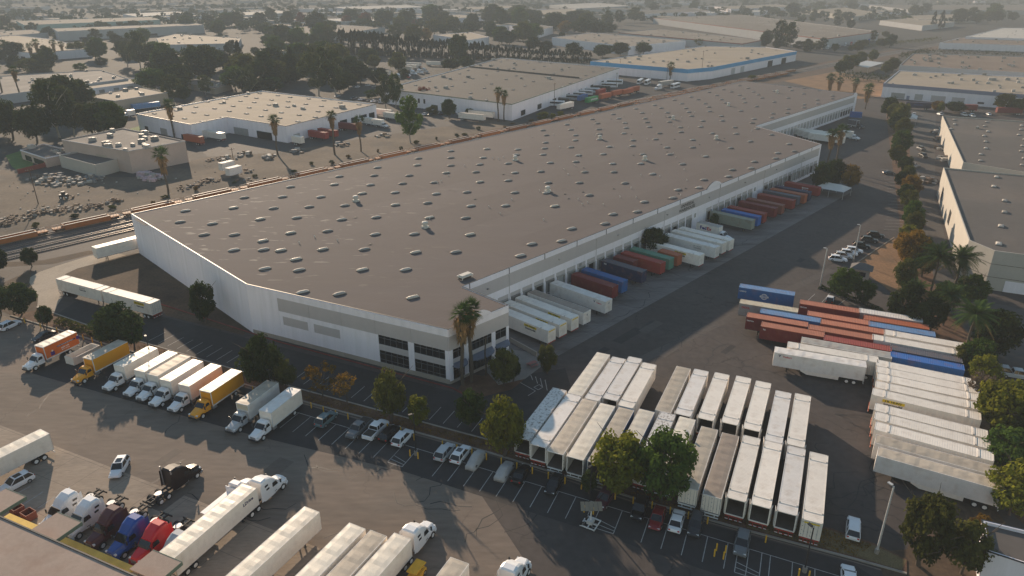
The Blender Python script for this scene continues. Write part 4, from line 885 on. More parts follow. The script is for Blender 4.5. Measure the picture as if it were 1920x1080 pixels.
def corr_roof(mb, x0, x1, y0, y1, z, pitch, dep, m=0):
    n = max(2,int((x1-x0)/pitch)); pts = []
    for i in range(n):
        a = x0+(x1-x0)*i/n; p = (x1-x0)/n; pts += [(a,0),(a+p*.36,0),(a+p*.5,dep),(a+p*.86,dep)]
    pts.append((x1,0)); b = len(mb.v)
    for x, q in pts: mb.v += [(x,y0,z-q),(x,y1,z-q)]
    for i in range(len(pts)-1): mb.f.append([b+2*i,b+2*i+2,b+2*i+3,b+2*i+1]); mb.m.append(m)
Z0, Z1 = 1.22, 4.1
def container_body(L, dom, opn):
    W_ = 2.59 if dom else 2.44; h = W_/2; mb = MB(); e = L/2
    for s in (-1,1): corr_side(mb,-e+0.14,e-0.14,s*(h-0.015),Z0+0.15,Z1-0.1,0.28 if not dom else 0.40,0.036 if not dom else 0.022,s)
    corr_roof(mb,-e+0.1,e-0.1,-h+0.08,h-0.08,Z1-0.02,0.30 if not dom else 0.33,0.03 if not dom else 0.009,1)
    for x in (-e,e-0.16):
        for y in (-h,h-0.14): mb.box(x,x+0.16,y,y+0.14,Z0,Z1,0)
    for y in (-h,h-0.09):
        mb.box(-e+0.16,e-0.16,y,y+0.09,Z0,Z0+0.16,0); mb.box(-e+0.16,e-0.16,y,y+0.09,Z1-0.11,Z1-0.005,1)
    for x in (-e,e-0.12): mb.box(x,x+0.12,-h+0.14,h-0.14,Z1-0.12,Z1-0.004,1); mb.box(x,x+0.12,-h+0.14,h-0.14,Z0,Z0+0.14,0)
    mb.box(-e+0.05,-e+0.08,-h+0.14,h-0.14,Z0+0.14,Z1-0.12,0)
    mb.box(-e+0.1,e-0.06,-h+0.1,h-0.1,Z0+0.06,Z0+0.13,2)
    if dom:      # lift posts at the 40 ft positions
        for x in (-6.1,6.1):
            mb.box(x-0.16,x+0.16,-h+0.05,h-0.05,Z1-0.02,Z1+0.03,1)
            for s in (-1,1): mb.box(x-0.16,x+0.16,s*(h-0.03)-0.03,s*(h-0.03)+0.03,Z0+0.16,Z1-0.06,0); mb.box(x-0.12,x+0.12,s*(h-0.16)-0.11,s*(h-0.16)+0.11,Z1+0.01,Z1+0.06,3)
    for x in (-e+0.09,e-0.09):
        for y in (-h+0.1,h-0.1): mb.box(x-0.085,x+0.085,y-0.08,y+0.08,Z1-0.1,Z1+0.012,3)
    return mb.mesh('container_body',['c_white','c_white','interior','c_gray'])
def van_body(L, opn):
    W_ = 2.59; h = W_/2; mb = MB(); e = L/2
    mb.box(-e,-e+0.05,-h,h,Z0,Z1-0.03,0)
    for s in (-1,1):
        y = s*h; mb.box(-e+0.05,e-0.02,min(y,y-s*0.05),max(y,y-s*0.05),Z0,Z1-0.1,0)
        mb.box(-e,e,min(y+s*0.012,y-s*0.06),max(y+s*0.012,y-s*0.06),Z1-0.1,Z1-0.04,3); mb.box(-e,e,min(y+s*0.012,y-s*0.06),max(y+s*0.012,y-s*0.06),Z0-0.02,Z0+0.08,3)
        k = -e+1.2
        while k < e-0.4: mb.box(k-0.03,k+0.03,min(y,y+s*0.009),max(y,y+s*0.009),Z0+0.08,Z1-0.1,0); k += 1.22
    n = 26; b = len(mb.v); ny = 4; r_ = random.Random(int(L*10))
    for i in range(n+1):
        for j in range(ny+1):
            x = -e+2*e*i/n; y = -h+0.03+(2*h-0.06)*j/ny; edge = i in (0,n) or j in (0,ny)
            mb.v.append((x,y,Z1-0.05+(0 if edge else 0.035+0.022*math.sin(i*1.9)+r_.uniform(-0.012,0.012))))
    for i in range(n):
        for j in range(ny): mb.f.append([b+i*(ny+1)+j,b+(i+1)*(ny+1)+j,b+(i+1)*(ny+1)+j+1,b+i*(ny+1)+j+1]); mb.m.append(1)
    mb.box(-e+0.05,e-0.02,-h+0.05,h-0.05,Z0,Z0+0.1,2)
    mb.box(e-0.09,e,-h,-h+0.1,Z0,Z1-0.04,3); mb.box(e-0.09,e,h-0.1,h,Z0,Z1-0.04,3); mb.box(e-0.09,e,-h+0.1,h-0.1,Z1-0.16,Z1-0.04,3)
    return mb.mesh('trailer_body',['c_white','roof_van','interior','c_cloudwhite'])
def door_mesh(w):
    def mk():
        mb = MB(); mb.box(-0.05,0.0,0,w,Z0+0.12,Z1-0.13,0)
        for y in (w*0.3,w*0.72): mb.cyl((0.03,y,Z0+0.15),(0.03,y,Z1-0.16),0.022,0.022,6,1); mb.box(0.0,0.05,y-0.06,y+0.06,Z0+0.9,Z0+1.0,1)
        for z in (Z0+0.4,Z0+1.1,Z0+1.8,Z0+2.5): mb.box(0,0.03,0.0,0.12,z-0.05,z+0.05,1)
        return mb.mesh('door',['c_white','steel'])
    return cached(('door',round(w,2)), mk)
def chassis_mesh(L, col, van, skirt):
    mb = MB(); e = L/2
    for y in (-0.5,0.5): mb.box(-e+0.1,e,y-0.06,y+0.06,0.85,Z0-0.03,0)
    x = -e+0.4
    while x < e: mb.box(x-0.05,x+0.05,-1.15,1.15,1.02,Z0-0.025,0); x += 1.5
    for x in AX(L): mb.box(x-0.06,x+0.06,-1.0,1.0,0.44,0.56,0); mb.box(x-0.3,x+0.3,-0.55,-0.4,0.55,0.9,0); mb.box(x-0.3,x+0.3,0.4,0.55,0.55,0.9,0)
    mb.box(e-0.06,e+0.04,-1.2,1.2,0.5,0.66,1); mb.box(e-0.08,e+0.06,-1.2,1.2,1.0,Z0-0.01,1); mb.box(e-0.05,e+0.03,-0.7,-0.58,0.66,1.0,1); mb.box(e-0.05,e+0.03,0.58,0.7,0.66,1.0,1)
    for y in (-0.95,-0.35,0.35,0.95): mb.box(e+0.04,e+0.065,y-0.2,y+0.2,0.53,0.63,2)
    return mb.mesh('chassis',['chassis',col,'white_steel'])
def AX(L): return (L/2-1.6, L/2-2.85)
def leg_mesh():
    mb = MB(); mb.box(-0.08,0.08,-0.08,0.08,0.15,1.0,0); mb.box(-0.16,0.16,-0.14,0.14,-0.005,0.05,0); mb.box(-0.06,0.06,-0.06,0.06,0.05,0.2,0); return mb.mesh('landing_leg',['chassis'])
LEGM = leg_mesh()
def skirt_mesh():
    mb = MB(); mb.add([(-3.6,0,1.2),(3.2,0,1.2),(3.2,0,0.45),(-2.4,0,0.45),(-3.6,0.0,1.0),(-3.6,0.04,1.2),(3.2,0.04,1.2),(3.2,0.04,0.45),(-2.4,0.04,0.45),(-3.6,0.04,1.0)],[(0,1,2,3,4),(5,9,8,7,6),(2,7,8,3),(1,6,7,2),(3,8,9,4)]); return mb.mesh('side_skirt',['c_white'])
def trailer(kind, label, c, az, col='c_white', roofc=None, opn=False, cat=None, group=None, bumper='red_steel', chassis=True, skirt=False, logo=None, doorcol=None, legs=True):
    """kind: 20/40/45/53 container or 'van'; c = ground point under the middle; az = heading of the rear doors"""
    L = {20:6.06,40:12.19,45:13.72,53:16.15,'van':16.15,'pup':8.6,'van48':14.6}[kind]; van = kind in ('van','pup','van48'); dom = kind == 53
    nm = 'van_trailer' if van else 'shipping_container'
    t = thing(nm, label, cat or ('trailer' if van else 'container'), (c.x,c.y,0), az, group)
    h = 1.295 if van or dom else 1.22
    me = cached(('body',kind,opn), (lambda: van_body(L,opn)) if van else (lambda: container_body(L,dom,opn)))
    obj(me.name.split('.')[0], me, t, mats=[col, roofc or (col if not van else 'roof_van')])
    w = h-0.16; dm = door_mesh(w)
    dc = doorcol or col
    if opn:
        for s in (-1,1): obj('door', dm, t, (L/2-0.01,s*(h+0.045),0), R(90-8*s), mats=[dc])
    else:
        obj('door', dm, t, (L/2-0.02,-h+0.15,0), mats=[dc]); obj('door', dm, t, (L/2-0.02,0.01,0), mats=[dc])
    if chassis:
        obj('chassis', cached(('ch',kind,bumper), lambda: chassis_mesh(L,bumper,van,skirt)), t)
        for x in AX(L):
            for y in (-0.92,0.92): obj('wheel', WHEEL_T, t, (x,y,0.5))
        if legs:
            for y in (-0.6,0.6): obj('landing_leg', LEGM, t, (-L/2+2.7,y,0))
    if skirt:
        for y in (-1.25,1.21): obj('side_skirt', cached('skirt', skirt_mesh), t, (0.6,y,0))
    for lg in (logo or ()): lg(t, L, h)
    return t
# printed marks on container sides: sides (-1 = the side at local -Y, 1 = +Y), x place, z place
def mark(s, x, z, hgt, mat, sd=-1, wide=1.0):
    def f(t, L, h): lettering(s, t, (x, sd*(h+0.022), z), 0 if sd < 0 else R(180), hgt, mat, wide=wide)
    return f
def plate(x0, x1, z0, z1, mat, sd=-1):
    def f(t, L, h):
        mb = MB(); y = sd*(h+0.008); mb.box(x0,x1,min(y,y+sd*0.006),max(y,y+sd*0.006),z0,z1); obj('logo_panel', mb.mesh('logo_panel',[mat]), t)
    return f
def rear_mark(s, z, hgt, mat, y=0.0):
    def f(t, L, h): lettering(s, t, (L/2+0.062, y, z), R(90), hgt, mat)
    return f
def front_mark(s, z, hgt, mat):
    def f(t, L, h): lettering(s, t, (-L/2-0.012, 0, z), R(-90), hgt, mat)
    return f
def hunt_front():
    def f(t, L, h):
        mb = MB(); mb.box(-L/2-0.012,-L/2-0.006,-0.95,0.95,3.62,3.84); obj('logo_panel', mb.mesh('logo_panel',['logo_yellow']), t)
    return [f]
def hunt(sd, x=3.3, flip=1): return [plate(x-1.7,x+1.7,3.2,3.72,'logo_yellow',sd), mark('J.B. HUNT',x,3.46,0.34,'logo_black',sd,1.25), mark('Intermodal',x,2.85,0.42,'logo_black',sd,1.1)]
def hunt_rear(): 
    def f(t, L, h):
        mb = MB(); mb.box(L/2+0.055,L/2+0.06,-0.95,0.95,3.62,3.84); obj('logo_panel', mb.mesh('logo_panel',['logo_yellow']), t)
    return [f]
def star(sd, x):       # round emblem
    def f(t, L, h):
        mb = MB(); y = sd*(h+0.02); n = 24
        for r0, r1 in ((0.72,0.62),(0.52,0.44)):
            for k in range(n):
                a0, a1 = 2*math.pi*k/n, 2*math.pi*(k+1)/n
                mb.add([(x+r*math.cos(a_),y,2.62+r*math.sin(a_)) for r, a_ in ((r0,a0),(r0,a1),(r1,a1),(r1,a0))],[(0,1,2,3)])
        mb.box(x-0.95,x+0.95,min(y,y+sd*.004),max(y,y+sd*.004),2.42,2.82); obj('emblem', mb.mesh('emblem',['logo_white']), t); lettering('COSCO', t, (x,sd*(h+0.03),2.62), 0 if sd < 0 else R(180), 0.3, 'c_blue')
    return f

# dock row: along the wall, near end seen in the photo at the given pixel (roof height)
DAZ = math.atan2(DN.y,DN.x)
def dock(px, py, kind, label, col, **k):
    L = {20:6.06,40:12.19,45:13.72,53:16.15,'van':16.15}[kind]; e = G(px,py,4.1); s = (e-E0).dot(DW0)
    q = E0 + DW0*s + DN*(0.55 + L/2) ; o2 = (e-E0).dot(DN)
    q = E0 + DW0*s + DN*(max(0.55, o2-L) + L/2)
    t = trailer(kind, label, q, DAZ+math.pi, col, group='containers and trailers backed up to the dock', **k)
    if kind == 53: mb = MB(); mb.box(-L/2-0.03,-L/2+0.12,-1.2,1.2,1.0,1.2); obj('front_bolster', cached('bol', lambda: mb.mesh('front_bolster',['red_steel'])), t)
    return t
ds = 1       # the side seen from the camera (local +Y); the doors face the building
dockrow = [
 ((1035,616.7),53,'white intermodal container with yellow logo at the dock, nearest the office','c_white',dict(logo=hunt(ds,-3.3)+hunt_front())),
 ((1056.2,605.8),53,'white intermodal container at the dock, second from the office','c_white',dict(logo=hunt(ds,-3.3)+hunt_front())),
 ((1078.7,594.5),53,'white intermodal container at the dock, third from the office, left of the grey-roofed trailer','c_white',dict(logo=hunt(ds,-3.3)+hunt_front())),
 ((1101.3,583.3),'van','white trailer with a brown-grey roof at the dock','c_cloudwhite',dict(roofc='roof_aged_dark',bumper='white_steel',logo=[front_mark('V',3.2,0.5,'logo_navy')])),
 ((1142,562.8),'van','plain white van trailer at the dock left of the first red container','c_cloudwhite',dict(roofc='c_cloudwhite',bumper='white_steel',logo=[mark('V',-5.0,3.3,0.5,'logo_navy',ds),mark('Vosburg',-6.3,3.2,0.3,'logo_red',ds),front_mark('V',3.3,0.5,'logo_navy')])),
 ((1154,536.5),40,'dark red container at the dock between the white trailer and the dark blue container','c_darkred',{}),
 ((1172,526.7),40,'steel blue container at the dock right of the first dark red one','c_blue',{}),
 ((1208.3,508.3),40,'navy container with grey roof standing at the dock','c_navy',dict(roofc='c_charcoal',logo=[mark('ZIM',4.8,3.5,0.35,'logo_white',ds)])),
 ((1191.7,489.2),20,'short red container at the dock beside the navy one','c_darkred',{}),
 ((1243.7,492.5),40,'red-brown container at the dock left of the green one','c_red',{}),
 ((1259.8,484.5),40,'green container at the dock','c_green',{}),
 ((1275.2,477.8),20,'short orange container at the dock by the round tree','c_orange',{}),
 ((1316.7,477.3),53,'white intermodal container at the dock just right of the short orange one','c_white',dict(logo=hunt(ds,-2.4))),
 ((1346,463),53,'beige-white intermodal container at the dock, leftmost of three standing together','c_cloudwhite',dict(logo=[mark('J.B. HUNT',-2.8,3.3,0.34,'c_gray',ds,1.2),mark('Intermodal',-2.8,2.8,0.36,'c_gray',ds)])),
 ((1359.3,455.2),53,'white intermodal container at the dock, middle of three standing together','c_white',{}),
 ((1373,449.7),53,'white intermodal container at the dock beside the parcel truck','c_white',dict(logo=hunt(ds,-2.6))),
 ((1413.3,412.5),45,'grey-green container at the dock','c_sage',dict(logo=[mark('OOCL',5.0,3.45,0.4,'logo_red',ds)])),
 ((1425,406),40,'bright blue container at the dock','c_cobalt',{}),
 ((1435.8,400.3),40,'red container at the dock just right of the bright blue one','c_red',{}),
 ((1456,390),40,'dark red container at the dock, middle of the far group','c_darkred',{}),
 ((1469.5,384.5),40,'brown-red container at the dock right of the dark red one in the far group','c_brown',{}),
 ((1489.7,375.3),40,'red container at the dock left of the charcoal one','c_red',{}),
 ((1499,368.5),40,'charcoal container at the dock','c_charcoal',{}),
 ((1512,365),40,'orange-brown container at the dock between charcoal and navy ones','c_orange',{}),
 ((1520,360),40,'navy container at the far end of the dock','c_navy',{}),
 ((1538,351.5),40,'red container with white letters at the far end of the dock by the tent','c_red',dict(logo=[plate(-2.6,-0.2,2.3,3.4,'logo_white',ds),mark('HMM',-1.4,2.85,0.7,'c_red',ds,1.1)]))]
for (px,py),k,lb,col,kw in dockrow: dock(px,py,k,lb,col,**kw)

# centre block: two double rows, heading 65 degrees; far-end roof middle in the photo; rear doors face the camera
def block(px, py, kind, label, col, group, az=65.4, near=True, **k):
    L = {53:16.15,'van':16.15}[kind]; e = G(px,py,4.1); q = e - pv(az)*(L/2); q.z = 0
    return trailer(kind, label, q, R(az+180), col, group=group, **k)
g1, g2 = 'trailers in the left centre block', 'trailers in the right centre block'
rl = 'back row of left block'; fl = 'front row of left block'
for k, (px,py,kd,what,col,kw) in enumerate([
    (1131.7,662.3,'van','smooth cream-roofed van trailer, leftmost','c_white',{}),
    (1160.8,670.7,53,'white intermodal container with a rusty corner, second','c_cloudwhite',{}),
    (1191.7,670.3,53,'white intermodal container with its end open, third','c_cloudwhite',dict(opn=True)),
    (1218.3,681.5,53,'beige-white intermodal container with a dark smudge, rightmost','c_white',{})]): block(px,py,kd,what+' '+rl,col,g1,**kw)
for k, (px,py,kd,what,col,kw) in enumerate([
    (1049.7,729.2,53,'black-spotted white intermodal container, leftmost','c_rusty',dict(opn=True)),
    (1077,740,53,'white intermodal container half open, second from left','c_cloudwhite',dict(opn=True)),
    (1106,750,'van','beige-roofed open van trailer, third from left','c_white',dict(roofc='roof_aged',opn=True,bumper='white_steel')),
    (1140,758,'van','crumpled white-roofed open van trailer, fourth from left','c_white',dict(opn=True,bumper='white_steel')),
    (1175,765.3,'van','blue-sided van trailer with beige roof, fifth from left','side_blue',dict(roofc='roof_aged',opn=True,bumper='white_steel')),
    (1213.3,768.7,'van','blue-grey sided van trailer with cream roof, sixth from left','side_blue',dict(opn=True,bumper='white_steel'))]): block(px,py,kd,what+' '+fl,col,g1,**kw)
rr = 'back row of right block'; fr = 'front row of right block'
for px,py,kd,what,col,kw in [
    (1282,688.5,'van','cream-roofed van trailer, leftmost','c_white',dict(roofc='roof_aged')),
    (1315.5,693.8,53,'white intermodal container, second from left','c_cloudwhite',dict(opn=True)),
    (1354.3,700.3,53,'white intermodal container with rusty edges, third from left','c_white',dict(opn=True)),
    (1394.8,706.7,53,'white intermodal container, fourth from left','c_white',dict(opn=True)),
    (1432,716,53,'white intermodal container with a grey smudge, third from right','c_white',dict(opn=True)),
    (1469.3,734.3,53,'white intermodal container, second from right','c_cloudwhite',dict(opn=True)),
    (1506,739.8,53,'scuffed white intermodal container, rightmost','c_white',dict(opn=True))]: block(px,py,kd,what+' '+rr,col,g2,**kw)
for px,py,kd,what,col,kw in [
    (1252.5,774.5,53,'rust-spotted white intermodal container, leftmost','c_rusty',{}),
    (1289.5,783.3,'van','cream-roofed van trailer, second from left','c_white',dict(bumper='white_steel')),
    (1330.8,802,'van','tan-roofed van trailer with white doors, third from left','c_white',dict(roofc='roof_aged',bumper='white_steel')),
    (1370,814,'van','brown-roofed van trailer with white doors, fourth from left','c_white',dict(roofc='roof_aged_dark',bumper='white_steel')),
    (1410,818.8,53,'open-ended white intermodal container, fourth from right','c_white',dict(opn=True)),
    (1450.8,828.3,53,'open-ended white intermodal container, third from right','c_white',dict(opn=True)),
    (1494,838.3,53,'open-ended white intermodal container, second from right','c_cloudwhite',dict(opn=True)),
    (1536,850.2,53,'beige-white intermodal container with yellow marks on its doors, rightmost','c_white',dict(logo=hunt_rear()))]: block(px,py,kd,what+' '+fr,col,g2,**kw)

# right stack: heading about -24; left-end roof middle in the photo
def stack(px, py, kind, label, col, az=-24.3, flip=False, **k):
    L = {20:6.06,40:12.19,45:13.72,53:16.15,'van':16.15}[kind]; e = G(px,py,4.1); q = e + pv(az)*(L/2); q.z = 0
    return trailer(kind, label, q, R(az + (180 if flip else 0)), col, group='containers and trailers packed on the right side of the yard', **k)
st_ = 'in the packed rows at right'
for px,py,kd,lb,col,kw in [
    (1387,534.6,40,'blue container with round white emblem, topmost left','c_blue',dict(roofc='c_ltblue',logo=[star(-1,-0.3),mark('COSCO',-5.1,3.2,0.3,'logo_white',-1)])),
    (1387.5,564,40,'cream-topped grey container with red letters','c_gray',dict(roofc='c_cream',logo=[mark('OOCL',-4.6,3.2,0.45,'logo_red',-1)])),
    (1425.8,581.7,40,'blue container between cream-topped and leftmost red ones','c_blue',dict(roofc='c_ltblue')),
    (1400.8,589,40,'dark red container sticking out farthest left','c_darkred',dict(roofc='c_salmon',logo=[mark('TRITON',-5.2,3.2,0.28,'logo_white',-1)])),
    (1427.5,606.7,40,'dark red container in front of the farthest left one','c_darkred',dict(roofc='c_salmon',logo=[mark('TC',-5.3,3.4,0.3,'logo_white',-1)])),
    (1500,565,40,'salmon-topped red container beside the parked car','c_darkred',dict(roofc='c_salmon',logo=[mark('TRITON',-5.2,3.3,0.28,'logo_white',-1)])),
    (1514,586,40,'salmon-red container, second row of the middle group','c_red',dict(roofc='c_salmon')),
    (1538.3,601.7,40,'ribbed brown-red container, third row of the middle group','c_brown',dict(roofc='c_salmon')),
    (1515.8,611.7,40,'salmon-red container, fourth row of the middle group','c_red',dict(roofc='c_salmon')),
    (1544.7,631.7,40,'brick red container, front row of the middle group','c_darkred',dict(roofc='c_red')),
    (1502.5,636,'van','aged grey-white van trailer behind the long white container','c_gray',dict(roofc='c_gray')),
    (1476.7,645,53,'white intermodal container behind the large white van trailer','c_white',dict(az=-22.9)),
    (1610.8,581,40,'grey-white container at the top right of','c_gray',dict(roofc='c_cloudwhite')),
    (1620,594,40,'orange-red container under the tree shade','c_orange',dict(roofc='c_orange')),
    (1629,606,40,'light blue topped container beside the orange-red one','c_blue',dict(roofc='c_ltblue')),
    (1657.5,621.7,53,'cream-white intermodal container just below the light blue one','c_white',dict(az=-25.5)),
    (1635.8,631,53,'cream-white intermodal container above the charcoal one','c_white',dict(az=-25.5)),
    (1669,650,40,'charcoal container','c_charcoal',dict(roofc='c_charcoal',az=-26)),
    (1670,663,40,'bright blue container under the charcoal one','c_blue',dict(roofc='c_cobalt',az=-26))]:
    kw = dict(kw); stack(px,py,kd,lb+' '+st_,col,**kw)
e = G(1452.5,654.5,4.1); q = e + pv(-21.6)*(16.15/2); q.z = 0
trailer('van','large white van trailer with side skirt in front of the packed rows at right', q, R(-21.6), 'c_cloudwhite', roofc='c_cloudwhite', skirt=True, bumper='white_steel', group='containers and trailers packed on the right side of the yard',
    logo=[mark('V',-7.0,3.5,0.5,'logo_navy',-1),mark('Vosburg',-5.6,3.4,0.34,'logo_red',-1)])
for k, (px,py) in enumerate([(1643,679),(1644,691.7),(1645,705),(1641.7,719.5),(1635.8,733),(1640,761.7),(1640,778),(1640.8,797)]):
    stack(px,py,53,'white ribbed intermodal container in the column below the blue one, %s from the top' % nth(k),'c_white',az=-27.5-0.5*k*(k>3),flip=True,bumper='orange_plastic',logo=hunt(1,4.6) if k == 4 else None)
stack(1641.7,821.7,'van','tan-roofed van trailer just behind the lowest trailer at right','c_cloudwhite',az=-30.5,roofc='roof_aged',bumper='white_steel')
stack(1645.8,845,'van','pale blue-grey sided van trailer, lowest of the column at right','c_cloudwhite',az=-30.5,roofc='roof_aged',skirt=True,bumper='white_steel')

# left side: two intermodal containers in line, and one backed into the corner dock
e = G(113.7,519,4.1); dk = pv(-26.3)
for k in range(2):
    q = e + dk*(8.08+16.75*k); q.z = 0
    trailer(53, ['white intermodal container at the left end of the pair parked in line by the drive','white intermodal container at the right end of the pair parked in line by the drive'][k], q, R(-26.3+180*(k==0)), 'c_white', group='white containers parked in line by the drive', bumper='white_steel' if k == 0 else 'red_steel',
        logo=([mark('J.B. HUNT',-1.5,3.35,0.3,'c_gray',1,1.2),mark('Intermodal',-1.5,2.85,0.36,'logo_black',1)] if k == 0 else [plate(2.6,5.9,3.05,3.7,'logo_yellow',-1),mark('J.B. HUNT',4.3,3.38,0.4,'logo_black',-1,1.2),mark('Intermodal',4.5,2.7,0.36,'logo_black',-1)]))
e = G(175,463.7,4.1); q = e + pv(50)*8.08; q.z = 0
trailer('van','white van trailer backed into the corner of the warehouse beside the tracks', q, R(50), 'c_white', roofc='roof_van', bumper='white_steel')

# ---------------------------------------------------------------- trucks and cars (+X is forward)
def ring(x, hw, z0, z1, tw=0.92, r=0.15):
    ht = hw*tw; zm = z0+(z1-z0)*0.45; r = min(r,(z1-z0)*0.45,ht*0.5)
    return [(x,-hw,z0),(x,hw,z0),(x,hw,zm),(x,ht,z1-r),(x,ht-.3*r,z1-.3*r),(x,ht-r,z1),(x,-ht+r,z1),(x,-ht+.3*r,z1-.3*r),(x,-ht,z1-r),(x,-hw,zm)]
def qm(pts, name, mat, th=None):
    return MB().add(pts, [tuple(range(len(pts)))]).mesh(name,[mat])
def cab_set(sleeper):
    """meshes of a conventional cab; x=0 is the back of the cab"""
    P = {}
    if sleeper:
        b = MB(); b.loft([ring(-0.05,1.22,0.75,3.75,0.93,0.30),ring(0.15,1.24,0.7,3.92,0.92,0.38),ring(1.0,1.24,0.7,3.92,0.90,0.4),ring(1.9,1.22,0.7,3.55,0.86,0.4),ring(2.55,1.15,0.7,2.95,0.84,0.34),ring(2.75,1.12,0.7,2.85,0.84,0.3)])
        xc, zr, zb = 2.75, 2.85, 1.95
    else:
        b = MB(); b.loft([ring(0.0,1.02,0.75,2.45,0.90,0.22),ring(0.12,1.06,0.72,2.62,0.90,0.25),ring(0.85,1.06,0.72,2.62,0.88,0.25),ring(1.1,1.04,0.72,2.50,0.88,0.25)])
        xc, zr, zb = 1.1, 2.5, 1.72
    P['cab'] = b
    hw = 1.12 if sleeper else 1.04; xw = xc+0.72
    h = MB(); zt = zb; h.loft([ring(xc-0.02,hw,0.75,zb+0.02,0.86,0.25),ring(xw-0.05,hw,0.75,zb-0.02,0.82,0.25),ring(xw+0.75,hw*0.97,0.72,zb-0.18,0.70,0.25),ring(xw+1.35,hw*0.92,0.66,zb-0.36,0.62,0.24),ring(xw+1.55,hw*0.84,0.62,zb-0.55,0.58,0.2)])
    P['hood'] = h; P['xf'] = xw+1.55
    w = MB(); ht, hb = hw*0.80, hw*0.86
    w.add([(xc-0.02,-ht,zr-0.16),(xc-0.02,ht,zr-0.16),(xw-0.03,hb,zb+0.0),(xw-0.03,-hb,zb+0.0)],[(0,1,2,3)])
    P['windshield'] = w
    pl = MB()
    for s in (-1,1): pl.add([(xc-0.03,s*hw*0.90,zr-0.12),(xw-0.02,s*hw*0.90,zb),(xc-0.03,s*hw,zb-0.1)],[(0,1,2)])
    pl.add([(xc-0.04,-ht,zr-0.14),(xc-0.04,ht,zr-0.14),(xc-0.14,ht,zr-0.04),(xc-0.14,-ht,zr-0.04)],[(0,1,2,3)])
    P['pillar'] = pl
    g = MB(); g.box(P['xf']-0.02,P['xf']+0.03,-0.52,0.52,0.72,zb-0.62); P['grille'] = g
    bp = MB(); bp.loft([ring(P['xf']-0.45,1.18 if sleeper else 1.12,0.36,0.68,1,0.06),ring(P['xf']+0.12,0.95,0.36,0.68,1,0.06)]); P['bumper'] = bp
    hl = MB(); hl.box(-0.2,0.06,-0.16,0.16,-0.11,0.11); P['headlight'] = hl
    sw = MB(); x0 = xc-0.95 if sleeper else 0.28; x1 = xc-0.1; zz = zb+0.02
    sw.add([(x0,0,zz),(x1+0.25,0,zz-0.05),(x1,-0.10,zr-0.28),(x0,-0.12,zr-0.26)],[(0,1,2,3)]); P['side_window'] = sw; P['swy'] = hw+ (0.035 if not sleeper else 0.125)
    mi = MB(); mi.box(-0.05,0.07,0,0.22,-0.35,0.3); mi.box(-0.02,0.02,-0.25,0.0,0.1,0.14); P['mirror'] = mi; P['mx'] = xw-0.15; P['mz'] = zb+0.2
    P['hx'] = P['xf']-0.16; P['hy'] = 0.8; P['hz'] = zb-0.72
    return P
def cab_parts(t, sl, x, paintc, roofc=None, visor=False, sideglass='glass_dark', chrome=False):
    P = cached(('cab',sl), lambda: cab_set(sl)); mk = lambda n, mt, sm=False: cached(('cabm',sl,n), lambda: P[n].mesh(n,[mt],sm))
    o = (x,0,0)
    obj('cab', mk('cab','car_white'), t, o, mats=[paintc]); obj('hood', mk('hood','car_white'), t, o, mats=[paintc]); obj('windshield', mk('windshield','glass_dark'), t, o)
    obj('pillar', mk('pillar','car_white'), t, o, mats=[paintc]); obj('grille', mk('grille','steel'), t, o); obj('bumper', mk('bumper','steel'), t, o, mats=['steel' if chrome else ('car_dark' if not sl else paintc)])
    for s in (-1,1):
        obj('headlight', mk('headlight','lamp_clear'), t, (x+P['hx'],s*P['hy'],P['hz']))
        m = obj('side_window', mk('side_window','glass_dark'), t, (x,s*(P['swy']),0), sc=(1,s,1)); obj('mirror', mk('mirror','car_dark'), t, (x+P['mx'],s*(1.22),P['mz']), sc=(1,s,1))
    return P
